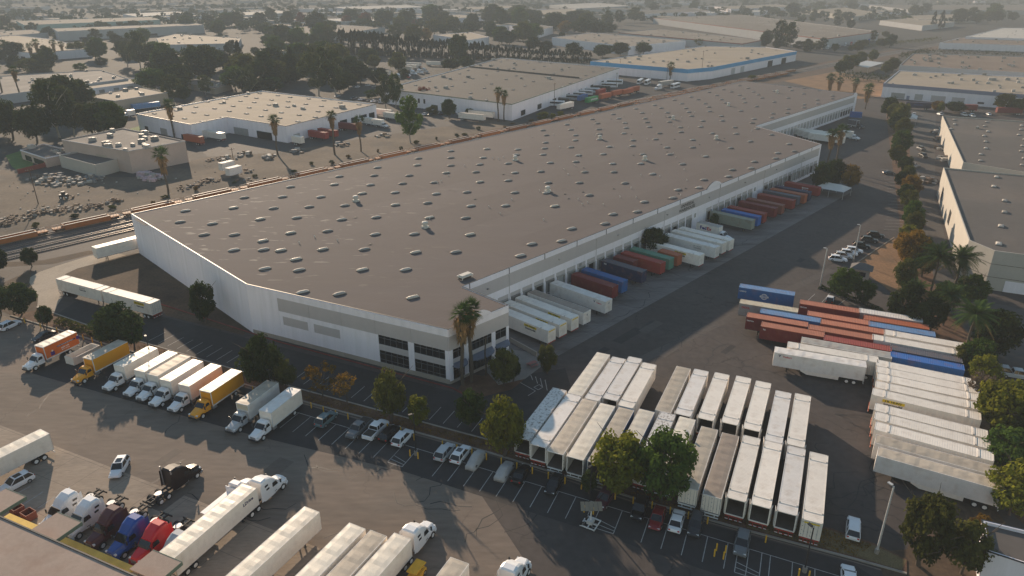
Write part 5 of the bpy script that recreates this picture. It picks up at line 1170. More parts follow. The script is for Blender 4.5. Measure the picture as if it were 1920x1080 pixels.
def box_truck(label, c, az, boxc, cabc, roofc='roof_van', L=7.9, logo=(), nose=None, group='box trucks parked in a row'):
    t = thing('box_truck', label, 'truck', (c.x,c.y,0), az, group)
    def mk():
        mb = MB(); h = 1.25; z0, z1 = 1.1, 3.95
        mb.box(-L,0,-h,h,z0,z1-0.04,0); n = 14
        b = len(mb.v)
        for i in range(n+1):
            for j in range(4):
                x = -L+L*i/n; y = -h+0.04+(2*h-0.08)*j/3; ed = i in (0,n) or j in (0,3); mb.v.append((x,y,z1-0.035+(0 if ed else 0.03+0.02*math.sin(i*2.1))))
        for i in range(n):
            for j in range(3): mb.f.append([b+i*4+j,b+(i+1)*4+j,b+(i+1)*4+j+1,b+i*4+j+1]); mb.m.append(1)
        for s in (-1,1):
            mb.box(-L-0.02,0.03,min(s*h,s*(h+0.025)),max(s*h,s*(h+0.025)),z1-0.12,z1-0.02,2); mb.box(-L-0.02,0.03,min(s*h,s*(h+0.025)),max(s*h,s*(h+0.025)),z0-0.02,z0+0.22,2)
            mb.box(-0.07,0.035,s*(h-0.03)-0.05,s*(h-0.03)+0.07,z0+0.2,z1-0.1,2)
        mb.box(0.0,0.04,-h,h,z1-0.22,z1-0.03,2)
        return mb.mesh('box_body',['c_white','roof_van','white_steel','c_white'])
    obj('box_body', cached(('bt',L), mk), t, mats=[boxc, roofc])
    if nose: mb = MB(); mb.box(0.0,0.012,-1.15,1.15,2.75,3.7); obj('nose_panel', mb.mesh('nose_panel',[nose]), t)
    def fr():
        mb = MB()
        for y in (-0.42,0.42): mb.box(-L+0.2,2.6,y-0.06,y+0.06,0.7,1.0,0)
        mb.box(-1.0,-0.1,-1.15,-0.6,0.45,0.95,1); mb.box(-1.0,-0.1,0.6,1.15,0.45,0.95,1); mb.box(-L-0.1,-L+0.1,-1.1,1.1,0.5,0.65,0); mb.box(0.25,1.3,-1.12,1.12,0.45,0.62,0)
        return mb.mesh('frame',['chassis','steel'])
    obj('frame', cached(('btf',L), fr), t)
    P = cab_parts(t, False, 0.22, cabc)
    for y in (-0.98,0.98): obj('wheel', WHEEL_F, t, (2.35,y,0.5))
    for y in (-0.9,0.9): obj('wheel', WHEEL_T, t, (-L+2.3,y,0.5))
    for f in logo: f(t)
    return t
def tmark(s, x, z, hgt, mat, sd, wide=1.0): return lambda t: lettering(s, t, (x, sd*1.262, z), 0 if sd < 0 else R(180), hgt, mat, wide=wide)
def tplate(x0, x1, z0, z1, mat, sd, sh=0.0):
    def f(t):
        mb = MB(); y = sd*1.254; mb.add([(x0,y,z0),(x1,y,z0+sh),(x1,y,z1+sh),(x0,y,z1)],[(0,1,2,3)]); obj('side_graphic', mb.mesh('side_graphic',[mat]), t)
    return f
BT = [((72.5,649),'white-cab box truck with an orange printed box, leftmost of the row','c_orange2','car_white','roof_van',None),
 ((163.7,671.7),'yellow box truck beside the orange one','truck_yellow','truck_yellow','roof_aged',None),
 ((221.7,685),'white box truck right of the left yellow truck','c_white','car_white','roof_van',None),
 ((260.8,695),'white box truck with rippled roof, second of the four white trucks parked tightly','c_white','car_white','roof_van',None),
 ((285,702.5),'white box truck with greyer roof, third of the four white trucks parked tightly','c_white','car_white','roof_aged',None),
 ((308.8,712.5),'white box truck with bright roof, left of the pink-sided truck','c_white','car_white','roof_van',None),
 ((344,721.7),'white-cab box truck with a pinkish side, left of the right yellow truck','c_pinkwhite','car_white','roof_van',None),
 ((384,733),'yellow box truck, right one of the two yellow trucks','truck_yellow','truck_yellow','roof_van',None),
 ((453.3,756.7),'grey-cab box truck with a cream nose panel','c_cloudwhite','car_silver','roof_aged','c_cream'),
 ((496.7,771),'white box truck with glossy roof, rightmost of the row','c_white','car_white','c_cloudwhite',None)]
M['c_orange2'] = M['logo_orange']
for k, ((px,py),lb,bc,cc,rc,ns) in enumerate(BT):
    p = G(px,py,3.95); p.z = 0
    lg = ()
    if k == 0: lg = (tplate(-6.6,-2.6,2.65,2.95,'logo_navy',1,0),tmark('YOUR HOME DELIVERY EXPERTS',-4.4,2.8,0.17,'logo_white',1,1.0),tmark('apply now',-4.2,2.2,0.3,'logo_white',1),tmark('(hiring drivers)',-4.2,1.75,0.2,'logo_white',1),tplate(-1.9,-1.1,1.5,2.3,'logo_purple',1),tplate(-1.7,-1.35,2.3,2.62,'c_pinkwhite',1),tplate(-7.5,-6.8,2.4,3.1,'logo_purple',1),tplate(-7.3,-7.0,3.1,3.4,'c_pinkwhite',1))
    box_truck(lb, p, R(-112.5 if k < 3 else -111.8), bc, cc, rc, 7.9 if k else 7.2, lg, ns)
# parcel truck at the dock
e = G(1351.7,425,3.9); s = (e-E0).dot(DW0); q = E0 + DW0*s + DN*((e-E0).dot(DN))
box_truck('white and grey parcel delivery truck with purple and red lettering at the dock', q, DAZ, 'c_white', 'car_white', 'c_gray', 7.2, (tmark('Fed',-4.9,2.75,0.95,'logo_purple',-1,1.1),tmark('Ex',-3.0,2.75,0.95,'logo_red',-1,1.1)), group='vehicles at the dock')

def tractor(label, c, az, col, style='white', group='semi tractors', chrome=False, daycab=False):
    t = thing('semi_tractor', label, 'truck', (c.x,c.y,0), az, group)
    def fr():
        mb = MB()
        for y in (-0.43,0.43): mb.box(-3.9,3.8,y-0.07,y+0.07,0.72,1.0,0)
        for x in (-3.8,-3.0,-2.2,-1.4,-0.6): mb.box(x-0.06,x+0.06,-0.4,0.4,0.76,0.96,0)
        mb.box(-3.95,-3.85,-1.1,1.1,0.6,0.9,0); mb.box(-2.75,-2.6,-0.95,0.95,0.42,0.58,0); mb.box(-1.45,-1.3,-0.95,0.95,0.42,0.58,0)
        return mb.mesh('frame',['chassis'])
    obj('frame', cached('tfr', fr), t)
    def fw():
        mb = MB(); n = 14; P = [(-2.05+0.55*math.cos(2*math.pi*i/n),0.5*math.sin(2*math.pi*i/n)) for i in range(n)]; mb.prism(P,1.08,1.2); mb.box(-2.5,-1.6,-0.5,0.5,1.0,1.08); return mb.mesh('fifth_wheel',['steel'])
    obj('fifth_wheel', cached('fwm', fw), t)
    def tk():
        mb = MB(); mb.cyl((0.1,0,0.72),(2.1,0,0.72),0.34,0.34,12,0); mb.box(0.0,2.4,-0.12,0.34,0.98,1.06,1); return mb.mesh('fuel_tank',['steel','chassis'])
    for s in (-1,1): obj('fuel_tank', cached('ftk', tk), t, (0.2,s*0.86,0), sc=(1,s,1))
    def wf():
        mb = MB(); 
        for x in (-2.68,-1.38):
            n = 6
            for i in range(n):
                a0, a1 = math.pi*(0.12+0.76*i/n), math.pi*(0.12+0.76*(i+1)/n)
                mb.add([(x+0.62*math.cos(a0),-0.33,0.5+0.62*math.sin(a0)),(x+0.62*math.cos(a1),-0.33,0.5+0.62*math.sin(a1)),(x+0.62*math.cos(a1),0.33,0.5+0.62*math.sin(a1)),(x+0.62*math.cos(a0),0.33,0.5+0.62*math.sin(a0))],[(0,1,2,3)])
        return mb.mesh('fender',['chassis'])
    if style != 'bare':
        pass
    P = cab_parts(t, True, 0.0, col, chrome=chrome)
    # roof fairing side extenders and windows in the sleeper
    ex = MB(); ex.add([(-0.55,1.21,0.9),(0.0,1.23,0.9),(0.0,1.18,3.5),(-0.45,1.14,3.6)],[(0,1,2,3)]); xm = cached('sex', lambda: ex.mesh('side_extender',['car_white']))
    for s in (-1,1): obj('side_extender', xm, t, mats=[col], sc=(1,s,1))
    if style in ('white','vnl'):
        for s in (-1,1):
            for x0, z0 in ((0.35,2.85),(0.55,2.2)):
                mb = MB(); mb.box(x0,x0+0.62,-0.012,0.012,z0,z0+0.3); obj('sleeper_window', cached(('slw',x0), lambda: mb.mesh('sleeper_window',['glass_dark'])), t, (0,s*1.225,0))
    if style == 'stacks':
        for s in (-1,1): mb = MB(); mb.cyl((0,0,1.0),(0,0,4.3),0.09,0.09,8); obj('exhaust_stack', cached('exs', lambda: mb.mesh('exhaust_stack',['steel'])), t, (-0.2,s*1.05,0))
    for y in (-1.02,1.02): obj('wheel', WHEEL_F, t, (P['xf']-1.15,y,0.5))
    for x in (-2.68,-1.38):
        for y in (-0.92,0.92): obj('wheel', WHEEL_T, t, (x,y,0.5))
    return t
def tr_at(label, fw_px, hood_px, col, **k):
    """place by the fifth wheel and the hood front seen in the photo"""
    a, b = G(*fw_px,1.15), G(*hood_px,1.2); d = (b-a); d.z = 0; az = math.atan2(d.y,d.x); c = a + d.normalized()*2.05; c.z = 0
    return tractor(label, c, k.pop('az', az), col, **k)
TZ = R(-114)
def tr_f(label, px, col, **k):
    """by the top front edge of the roof fairing"""
    a = G(*px,3.9); az = k.pop('az',TZ); c = a - Vector((math.cos(az),math.sin(az),0))*1.0; c.z = 0
    return tractor(label, c, az, col, **k)
tr_f('white sleeper tractor at the left end of the tractor row', (122,925), 'car_white', style='vnl')
tr_f('white sleeper tractor, second in the tractor row, left of the maroon one', (163,938), 'car_white', style='vnl')
tr_f('maroon sleeper tractor in the tractor row', (207,955), 'truck_maroon', style='fl')
tr_f('blue sleeper tractor in the tractor row', (247,972), 'truck_blue', style='fl')
tr_f('bright red sleeper tractor in the tractor row', (291,983), 'truck_red', style='fl')
tr_f('silver sleeper tractor half hidden behind the long white trailer', (331,1003), 'truck_silver', style='fl')
tr_at('black sleeper tractor without trailer facing right', (297,925), (362,878), 'truck_black', style='stacks', chrome=True)
# semi trailers at the bottom: roof front middle in the photo, heading up-right; tractors hitched in front
def semi(px, py, label, col='c_white', roofc='roof_van', tract=None, az=65.0, kind='van', logo=None, tlab=None, legs=True):
    e = G(px,py,4.1); L = {'van':16.15,'pup':8.6,'van48':14.6}[kind]; q = e - pv(az)*(L/2); q.z = 0
    trailer(kind, label, q, R(az+180), col, roofc=roofc, bumper='white_steel', logo=logo, legs=legs, group='trailers at the foreground dock')
    if tract:
        c = e + pv(az)*1.2; c.z = 0; tractor(tlab, c, R(az), tract, style='vnl', group='tractors hitched to the foreground trailers')
semi(467.5,910,'long white trailer with dark lettering hitched to a white tractor', tract='car_white', az=66.5, kind='van48', tlab='white sleeper tractor hitched to the long lettered trailer', logo=[mark('LDrive',-5.4,3.1,0.5,'logo_navy',1)])
semi(585,954,'white foreground trailer standing on its landing legs', az=63.5)
semi(670,985,'cream-roofed foreground trailer, left of two standing close together', az=63.5)
semi(710,999,'beige-roofed foreground trailer, right of two standing close together', az=63.5, roofc='roof_aged')
semi(755,1004,'glossy white foreground trailer hitched to a white tractor', tract='car_white', az=63.5, tlab='white sleeper tractor hitched to the glossy foreground trailer')
semi(862,1050,'tan-roofed trailer at the bottom edge', az=64, roofc='roof_aged')
e = G(955,1062,3.9); c = e - pv(64)*0.6; c.z = 0; tractor('white sleeper tractor at the bottom edge, right of the tan-roofed trailer', c, R(64), 'car_white', style='vnl')
e = G(84,808,4.1); q = e - pv(60)*8.08; q.z = 0
trailer('van','white trailer with its rear frame showing at the left edge', q, R(60), 'c_white', bumper='white_steel', group='trailers at the foreground dock')
semi(945,1092,'trailer at the very bottom behind the bottom edge tractor', az=64, roofc='roof_aged')
# small white flatbed behind the lettered trailer
p = G(430,945); t = box_truck('white flatbed truck half hidden behind the lettered trailer', p+pv(66)*1.0, R(66), 'c_white','car_white',L=5.0, group='foreground trucks')
for ch in list(t.children):
    if ch.name.startswith('box_body'): bpy.data.objects.remove(ch)
mb = MB(); mb.box(-5,0,-1.2,1.2,1.05,1.2); mb.box(-0.1,0,-1.2,1.2,1.2,2.2); obj('flatbed', mb.mesh('flatbed',['car_white']), t)
# yellow lift at the bottom edge
p = G(782,1082); t = thing('scissor_lift', 'yellow lift platform at the bottom edge beside the glossy trailer', 'lift', (p.x,p.y,0), R(64))
mb = MB(); mb.box(-1.2,1.2,-0.7,0.7,0.25,0.9); mb.box(-1.2,1.2,-0.7,0.7,1.6,1.75); obj('platform', mb.mesh('platform',['bollard_yellow']), t)
for x in (-0.8,0.8):
    mb = MB(); mb.beam((x,-0.3,0.9),(-x,-0.3,1.6),0.1,0.12); obj('scissor_arm', mb.mesh('scissor_arm',['chassis']), t)
    for y in (-0.6,0.6): obj('wheel', WHEEL_C, t, (x,y,0.34))

# cars
def car_meshes(kind):
    P = {}
    if kind == 'suv': L, Hh, zb, hw = 4.75, 1.72, 1.02, 0.93; gl = (1.05,0.25,-1.75,-2.25)
    elif kind == 'sedan': L, Hh, zb, hw = 4.8, 1.45, 0.92, 0.91; gl = (1.1,0.2,-1.0,-1.75)
    elif kind == 'pickup': L, Hh, zb, hw = 5.7, 1.85, 1.12, 0.98; gl = (1.35,0.75,-0.65,-0.8)
    e = L/2; b = MB()
    zf = zb-(0.07 if kind == 'suv' else 0.14)
    if kind == 'pickup':
        b.loft([ring(-e,hw*0.95,0.45,zb,0.97,0.08),ring(-e+0.1,hw,0.42,zb+0.02,0.97,0.08),ring(-0.8,hw,0.36,zb+0.02,0.97,0.08),ring(1.35,hw,0.36,zb+0.02,0.93,0.12),ring(e-0.5,hw*0.97,0.38,zb-0.05,0.88,0.18),ring(e-0.05,hw*0.86,0.45,zb-0.25,0.86,0.15),ring(e,hw*0.8,0.5,zb-0.4,0.86,0.1)])
    else:
        b.loft([ring(-e,hw*0.84,0.48,zb-0.28,0.9,0.1),ring(-e+0.12,hw*0.93,0.36,zb-0.05,0.92,0.14),ring(-e+0.6,hw,0.30,zb,0.92,0.14),ring(0,hw,0.28,zb,0.93,0.12),ring(1.1,hw,0.28,zb-0.02,0.92,0.14),ring(e-0.55,hw*0.97,0.30,zf,0.86,0.18),ring(e-0.12,hw*0.88,0.36,zf-0.16,0.84,0.16),ring(e,hw*0.74,0.44,zf-0.3,0.84,0.1)])
    P['body'] = b.mesh('body',['car_white'],False)
    x0, x1, x2, x3 = gl; wb, wt = hw*0.90, hw*0.74
    A = [(x0,-wb,zb-0.03),(x0,wb,zb-0.03)]; B = [(x1,-wt,Hh-0.05),(x1,wt,Hh-0.05)]; Cc = [(x2,-wt,Hh-0.06),(x2,wt,Hh-0.06)]; D = [(x3,-wb,zb-0.02),(x3,wb,zb-0.02)]
    P['windshield'] = MB().add([A[0],A[1],B[1],B[0]],[(0,1,2,3)]).mesh('windshield',['glass_dark'])
    P['rear_window'] = MB().add([Cc[0],Cc[1],D[1],D[0]],[(0,1,2,3)]).mesh('rear_window',['glass_dark'])
    for s, nm in ((0,'wl'),(1,'wr')): P[nm] = MB().add([A[s],B[s],Cc[s],D[s]],[(0,1,2,3)]).mesh('side_window',['glass_dark'])
    r_ = MB(); r_.loft([[(x1+0.06,-wt-0.03,Hh-0.09),(x1+0.06,wt+0.03,Hh-0.09),(x1+0.02,wt-0.05,Hh-0.03),(x1+0.02,-wt+0.05,Hh-0.03)],[((x1+x2)/2,-wt-0.035,Hh-0.07),((x1+x2)/2,wt+0.035,Hh-0.07),((x1+x2)/2,wt-0.1,Hh),((x1+x2)/2,-wt+0.1,Hh)],[(x2-0.06,-wt-0.03,Hh-0.10),(x2-0.06,wt+0.03,Hh-0.10),(x2,wt-0.06,Hh-0.035),(x2,-wt+0.06,Hh-0.035)]])
    for s in (-1,1):
        for (xa,za,ya),(xb,zb_,yb) in (((x0,zb,wb),(x1,Hh-0.06,wt)),((x2,Hh-0.06,wt),(x3,zb,wb)),(((x1+x2)/2-0.1,Hh-0.06,wt),((x1+x2)/2-0.15,zb,wb))): r_.beam((xa,s*(ya+0.01),za),(xb,s*(yb+0.01),zb_),0.07,0.09)
    P['roof'] = r_.mesh('roof',['car_white'])
    if kind == 'pickup':
        m = MB(); m.box(-e+0.12,-0.95,-hw+0.14,hw-0.14,zb+0.005,zb+0.03); P['bed'] = m.mesh('bed',['grime'])
    h = MB(); h.box(-0.10,0.05,-0.17,0.17,-0.07,0.07); P['headlight'] = h.mesh('headlight',['lamp_clear'])
    h = MB(); h.box(-0.05,0.10,-0.13,0.13,-0.1,0.1); P['taillight'] = h.mesh('taillight',['lamp_red'])
    P['d'] = (e,hw,zb,zf,L); return P
def car(label, px, py, az, kind, col, group='cars parked along the strip', roofc=None, z=0.55, sunroof=False):
    p = G(px,py,z); t = thing({'suv':'suv_car','sedan':'sedan_car','pickup':'pickup_truck'}[kind], label, 'car' if kind != 'pickup' else 'pickup', (p.x,p.y,0), R(az), group)
    P = cached(('car',kind), lambda: car_meshes(kind)); e, hw, zb, zf, L = P['d']
    obj('body', P['body'], t, mats=[col]); obj('roof', P['roof'], t, mats=[roofc or col]); obj('windshield', P['windshield'], t); obj('rear_window', P['rear_window'], t); obj('side_window', P['wl'], t); obj('side_window', P['wr'], t)
    if 'bed' in P: obj('bed', P['bed'], t)
    for x in (e-0.92,-e+0.95):
        for y in (-hw+0.1,hw-0.1): obj('wheel', WHEEL_C, t, (x,y,0.34))
    for s in (-1,1): obj('headlight', P['headlight'], t, (e-0.2,s*hw*0.62,zf-0.2)); obj('taillight', P['taillight'], t, (-e+0.06,s*hw*0.68,zb-0.2))
    if sunroof: mb = MB(); mb.box(-0.9,0.1,-0.45,0.45,(1.72 if kind=='suv' else 1.45)-0.01,(1.72 if kind=='suv' else 1.45)+0.006); obj('sunroof', cached(('sr',kind), lambda: mb.mesh('sunroof',['glass_dark'])), t)
    return t
FA, FB_ = 67.5, -112.5
CARS = [(611.7,786,'teal compact SUV under the yellow-leaved trees',FA,'suv','car_teal'),(673,804,'grey pickup reversed into its stall',FB_,'pickup','car_gray'),(705,806,'white pickup with a tan bed',FA,'pickup','car_white'),
 (731,813,'black SUV between the white pickup and the white SUV',FA,'suv','car_black'),(755,821,'white SUV with red tail lights beside the black lamp post',FA,'suv','car_white'),(834,847.5,'silver minivan right of the hatched bay',FA,'suv','car_silver'),
 (864,852,'white SUV with a dark sunroof next to the silver minivan',FA,'suv','car_white'),(977.5,888,'black sedan right of the second covered car',FA,'sedan','car_black'),(1039,907,'black sedan facing out of its stall',FB_,'sedan','car_black'),
 (1134,934,'dark purple car beside the solar light tower',FB_-8,'suv','car_purple'),(1199,954,'black SUV under the big trees facing out',FB_,'suv','car_black'),(1232.5,971,'dark red sedan left of the white sedan',FB_,'sedan','car_red'),
 (1269,976,'white sedan under the trailers facing in',FA,'sedan','car_white'),(1304,984,'black SUV right of the white sedan',FB_,'suv','car_dark'),(1391,1019,'dark grey SUV right of the bollard bay',FB_-2,'suv','car_gray')]
for k, (px,py,lb,az,kd,col) in enumerate(CARS): car(lb,px,py,az,kd,col,sunroof=(k==6))
car('white SUV parked alone below the rightmost container',1600,991,63.8,'suv','car_white','cars standing apart',sunroof=False)
car('white car cut by the bottom edge at right',1592,1084,70,'sedan','car_white','cars standing apart')
car('white SUV with black roof glass standing in the sun on the concrete',224,877,-82,'suv','car_white','cars standing apart',sunroof=True)
car('white SUV in the trailer shade at the left edge',30,906,-120,'suv','car_white','cars standing apart',sunroof=True)
car('white SUV at the left edge beside the planting strip',18,610,74,'suv','car_white','cars standing apart')
car('dark sports car behind the orange box truck',82,630,-118,'sedan','car_dark','cars standing apart')
for k, (px,py,nm,kd,col) in enumerate([(1571,486,'white SUV, nearest the guard booth in the row of seven','suv','car_white'),(1581,480,'silver SUV, second in the row of seven by the dirt verge','suv','car_silver'),(1591,475,'white SUV, third in the row of seven by the dirt verge','suv','car_white'),(1601,470,'white SUV, fourth in the row of seven by the dirt verge','suv','car_white'),(1615,461,'black SUV, fifth in the row of seven by the dirt verge','suv','car_black'),(1630,450,'black SUV, sixth in the row of seven by the dirt verge','suv','car_dark'),(1642,441,'black SUV, farthest in the row of seven by the dirt verge','suv','car_black')]):
    car(nm,px,py,-20,kd,col,'cars in the row by the dirt verge')
car('dark sedan parked alone on the far drive',1667,324,-5,'sedan','car_dark','cars standing apart')
car('dark car with a white roof by the planted island behind the packed containers',1557,561,60,'sedan','car_black','cars standing apart',roofc='car_white')
for px,py,az,kd,col,lb in [(1722,398,75,'pickup','car_green','dark green pickup under the street trees'),(1724,420,75,'sedan','car_dark','dark car under the street trees'),(1727,279,85,'pickup','car_gray','grey pickup in the side street'),(1731,292,-95,'pickup','car_dark','dark pickup nose to tail with the grey pickup'),(1703,252,85,'suv','car_dark','dark SUV behind the street trees'),(1714,214,60,'sedan','car_white','white car beside the blue trailer in the side street'),
    (1880,697,-20,'pickup','car_silver','silver pickup on the street, left of two'),(1906,703,-20,'pickup','car_silver','silver pickup on the street at the right edge'),(1807,215,80,'pickup','car_white','white truck nose left of two before the dark red container'),(1822,217,80,'pickup','car_white','white truck nose right of two before the dark red container'),(1762,214,85,'suv','car_white','white van beside the far cream building corner'),(1853,214,80,'sedan','car_white','white car before the right dark red container')]:
    car(lb,px,py,az,kd,col,'cars in the side street')
# covered cars
def cover_mesh():
    mb = MB(); mb.loft([ring(-2.3,0.75,0.02,0.62,0.8,0.15),ring(-2.05,0.93,0.02,0.92,0.8,0.2),ring(-1.5,0.98,0.02,1.02,0.78,0.25),ring(-0.85,0.98,0.02,1.42,0.70,0.25),ring(0.1,0.98,0.02,1.45,0.70,0.25),ring(0.95,0.98,0.02,1.02,0.76,0.25),ring(1.9,0.93,0.02,0.86,0.78,0.22),ring(2.25,0.75,0.02,0.6,0.8,0.15)])
    return mb.mesh('cover',['cloth_gray'],True)
CV = cover_mesh()
for px,py,lb in ((891.7,862,'car under a pale grey cover, left of two covered cars'),(945.8,882,'car under a pale grey cover, right of two covered cars')):
    p = G(px,py,0.5); t = thing('covered_car', lb, 'car', (p.x,p.y,0), R(FB_ if px < 900 else FA), 'cars under covers'); obj('cover', CV, t)
    for x in (-1.45,1.45):
        for y in (-0.8,0.8): obj('wheel', WHEEL_C, t, (x,y,0.34))
# ---------------------------------------------------------------- trees
def leaf_quad(mb, p, n, s, asp=1.0, rr=rnd):
    u = n.orthogonal().normalized(); a = rr.uniform(0,6.283); w = n.cross(u); u, w = u*math.cos(a)+w*math.sin(a), w*math.cos(a)-u*math.sin(a)
    mb.v += [tuple(p-u*s-w*s*asp),tuple(p+u*s-w*s*asp),tuple(p+u*s+w*s*asp),tuple(p-u*s+w*s*asp)]; b = len(mb.v)-4; mb.f.append([b,b+1,b+2,b+3]); mb.m.append(0)
def rdir(rr):
    while True:
        v = Vector((rr.uniform(-1,1),rr.uniform(-1,1),rr.uniform(-1,1)))
        if 0.05 < v.length < 1: return v.normalized()
def crown_mesh(seed, clumps, per, leaf, shape='round', flat=1.0):
    """unit crown: z from 0.22 to 1, radius 0.5"""
    rr = random.Random(seed); mb = MB()
    for c in range(clumps):
        d = rdir(rr); rad = rr.uniform(0.35,1.0)**0.5
        if shape == 'round': q = Vector((d.x*0.41*rad, d.y*0.41*rad, 0.54+d.z*0.37*rad)); cr = rr.uniform(0.10,0.18)
        elif shape == 'euc':
            z = rr.uniform(0.25,0.98); w = 0.42*math.sin(math.pi*min(1,(z-0.15)/0.9))**0.7; q = Vector((d.x*w*rad, d.y*w*rad, z)); cr = rr.uniform(0.07,0.14)
        elif shape == 'cone': z = rr.uniform(0.1,0.97); w = 0.46*(1-z)**0.8+0.03; q = Vector((d.x*w, d.y*w, z)); cr = 0.07+0.06*(1-z)
        elif shape == 'column': z = rr.uniform(0.04,0.96); w = 0.34*(1-max(0,(z-0.55)/0.45)**2)+0.02; q = Vector((d.x*w, d.y*w, z)); cr = 0.10
        elif shape == 'sparse': q = Vector((d.x*0.45*rad, d.y*0.45*rad, 0.62+d.z*0.30*rad)); cr = rr.uniform(0.05,0.12)
        elif shape == 'bush': q = Vector((d.x*0.42*rad, d.y*0.42*rad, max(0.12,0.45+d.z*0.42*rad))); cr = rr.uniform(0.12,0.2)
        for k in range(per):
            v = rdir(rr); r_ = cr*rr.uniform(0.5,1.0); p = q + Vector((v.x*r_, v.y*r_, v.z*r_*0.8))
            nn = (v + rdir(rr)*0.8 + Vector((0,0,0.4))).normalized(); leaf_quad(mb, p, nn, leaf*rr.uniform(0.6,1.25), 0.6, rr)
    return mb
def trunk_mesh(seed, limbs=5, r=0.028, pale=False, top=0.7, lean=0.05):
    rr = random.Random(seed); mb = MB(); p = Vector((0,0,-0.01)); segs = 5; rad = r
    pts = [p]
    for i in range(segs):
        q = pts[-1] + Vector((rr.uniform(-lean,lean)*0.5, rr.uniform(-lean,lean)*0.5, top/segs)); pts.append(q)
    for i in range(segs): mb.cyl(pts[i],pts[i+1],r*(1-0.75*i/segs),r*(1-0.75*(i+1)/segs),7,0,False)
    for k in range(limbs):
        b = pts[1+k%(segs-1)]; a = rr.uniform(0,6.283); l = rr.uniform(0.22,0.38); e = b + Vector((math.cos(a)*l*0.8,math.sin(a)*l*0.8,l*0.8)); mb.cyl(b,e,r*0.5,r*0.15,5,0,False)
        f = e + Vector((math.cos(a+0.6)*0.12,math.sin(a+0.6)*0.12,0.1)); mb.cyl(b.lerp(e,0.6),f,r*0.25,r*0.08,4,0,False)
    return mb.mesh('trunk',['bark_pale' if pale else 'bark'])
def palm_crown(seed, fan, skirt):
    rr = random.Random(seed); mb = MB(); N = 46 if fan else 60
    for k in range(N):
        a = rr.uniform(0,6.283); el = rr.uniform(-0.9,1.25) if fan else rr.uniform(-0.55,1.2); L = rr.uniform(0.85,1.1) if fan else rr.uniform(1.5,2.0)
        d = Vector((math.cos(a)*math.cos(el),math.sin(a)*math.cos(el),math.sin(el))); side = Vector((-math.sin(a),math.cos(a),0)); p = Vector((0,0,0))
        if fan:
            c = d*L*0.5
            for j in range(-4,5):
                t = j/4*1.25; e = c + (d*math.cos(t)+side*math.sin(t))*L*0.62 - Vector((0,0,abs(t)*0.12+0.10)); w = side*0.035+Vector((0,0,0.02)); b = len(mb.v)
                mb.v += [tuple(c-w),tuple(c+w),tuple(e)]; mb.f.append([b,b+1,b+2]); mb.m.append(1 if el < -0.45 else 0)
            b = len(mb.v); mb.v += [(0,0,0.03),(0,0,-0.03),tuple(c)]; mb.f.append([b,b+1,b+2]); mb.m.append(0)
        else:
            prev = p; n = 7
            for i in range(n):
                t = (i+1)/n; q = d*L*t - Vector((0,0,(0.75+0.3*(1-el))*t*t*0.7)); dd = (q-prev).normalized(); up = side.cross(dd).normalized()
                for s in (-1,1):
                    for m_ in (0.15,0.5,0.85):
                        st = prev.lerp(q,m_); ll = 0.34*math.sin(math.pi*min(0.97,0.12+t*0.85))+0.05; e = st + side*(s*ll)+dd*0.16-Vector((0,0,0.09)); b = len(mb.v); w = dd*0.03
                        mb.v += [tuple(st-w),tuple(st+w),tuple(e)]; mb.f.append([b,b+1,b+2]); mb.m.append(1 if el < -0.3 else 0)
                b = len(mb.v); mb.v += [tuple(prev+up*0.03),tuple(prev-up*0.03),tuple(q)]; mb.f.append([b,b+1,b+2]); mb.m.append(0); prev = q
    if skirt:
        for k in range(150):
            a = rr.uniform(0,6.283); z = -rr.uniform(0.2,1.9); r_ = 0.42*(1-abs(z)/2.6)+rr.uniform(0,0.12); p = Vector((math.cos(a)*r_,math.sin(a)*r_,z)); e = p+Vector((math.cos(a)*0.12,math.sin(a)*0.12,-0.45)); w = Vector((-math.sin(a),math.cos(a),0))*0.09; b = len(mb.v)
            mb.v += [tuple(p-w),tuple(p+w),tuple(e)]; mb.f.append([b,b+1,b+2]); mb.m.append(1)
    return mb.mesh('crown',['leaf_palm','leaf_dry'])
KINDS = {
 'round': [crown_mesh(s,62,80,0.026,'round').mesh('crown',['leaf_green']) for s in (1,2,3)],
 'euc': [crown_mesh(s,60,62,0.022,'euc').mesh('crown',['leaf_euc']) for s in (4,5,6)],
 'cone': [crown_mesh(7,70,40,0.022,'cone').mesh('crown',['leaf_cypress'])],
 'column': [crown_mesh(8,46,30,0.05,'column').mesh('crown',['leaf_cypress'])],
 'sparse': [crown_mesh(s,44,24,0.022,'sparse').mesh('crown',['leaf_autumn']) for s in (9,10)],
 'bush': [crown_mesh(s,34,60,0.034,'bush').mesh('crown',['leaf_green']) for s in (11,12)]}
TR = {'round':[trunk_mesh(s) for s in (1,2)],'euc':[trunk_mesh(3,7,0.02,True,0.8),trunk_mesh(4,6,0.018,True,0.8)],'cone':[trunk_mesh(5,0,0.02,False,0.9,0)],'column':[trunk_mesh(6,0,0.03,False,0.8,0)],'sparse':[trunk_mesh(7,9,0.018),trunk_mesh(8,9,0.018)],'bush':[trunk_mesh(9,5,0.03,False,0.4)]}
FAN_P = [palm_crown(1,True,True), palm_crown(2,True,True)]; DATE_P = [palm_crown(3,False,False)]
def ptrunk():
    mb = MB(); n = 8
    for i in range(n): mb.cyl((0.012*math.sin(i),0,i/n-0.003),(0.012*math.sin(i+1),0,(i+1)/n),0.021-0.006*i/n,0.0235-0.006*(i+1)/n,7,0,False)
    return mb.mesh('trunk',['palm_bark'])
PT = ptrunk(); NT = [0]
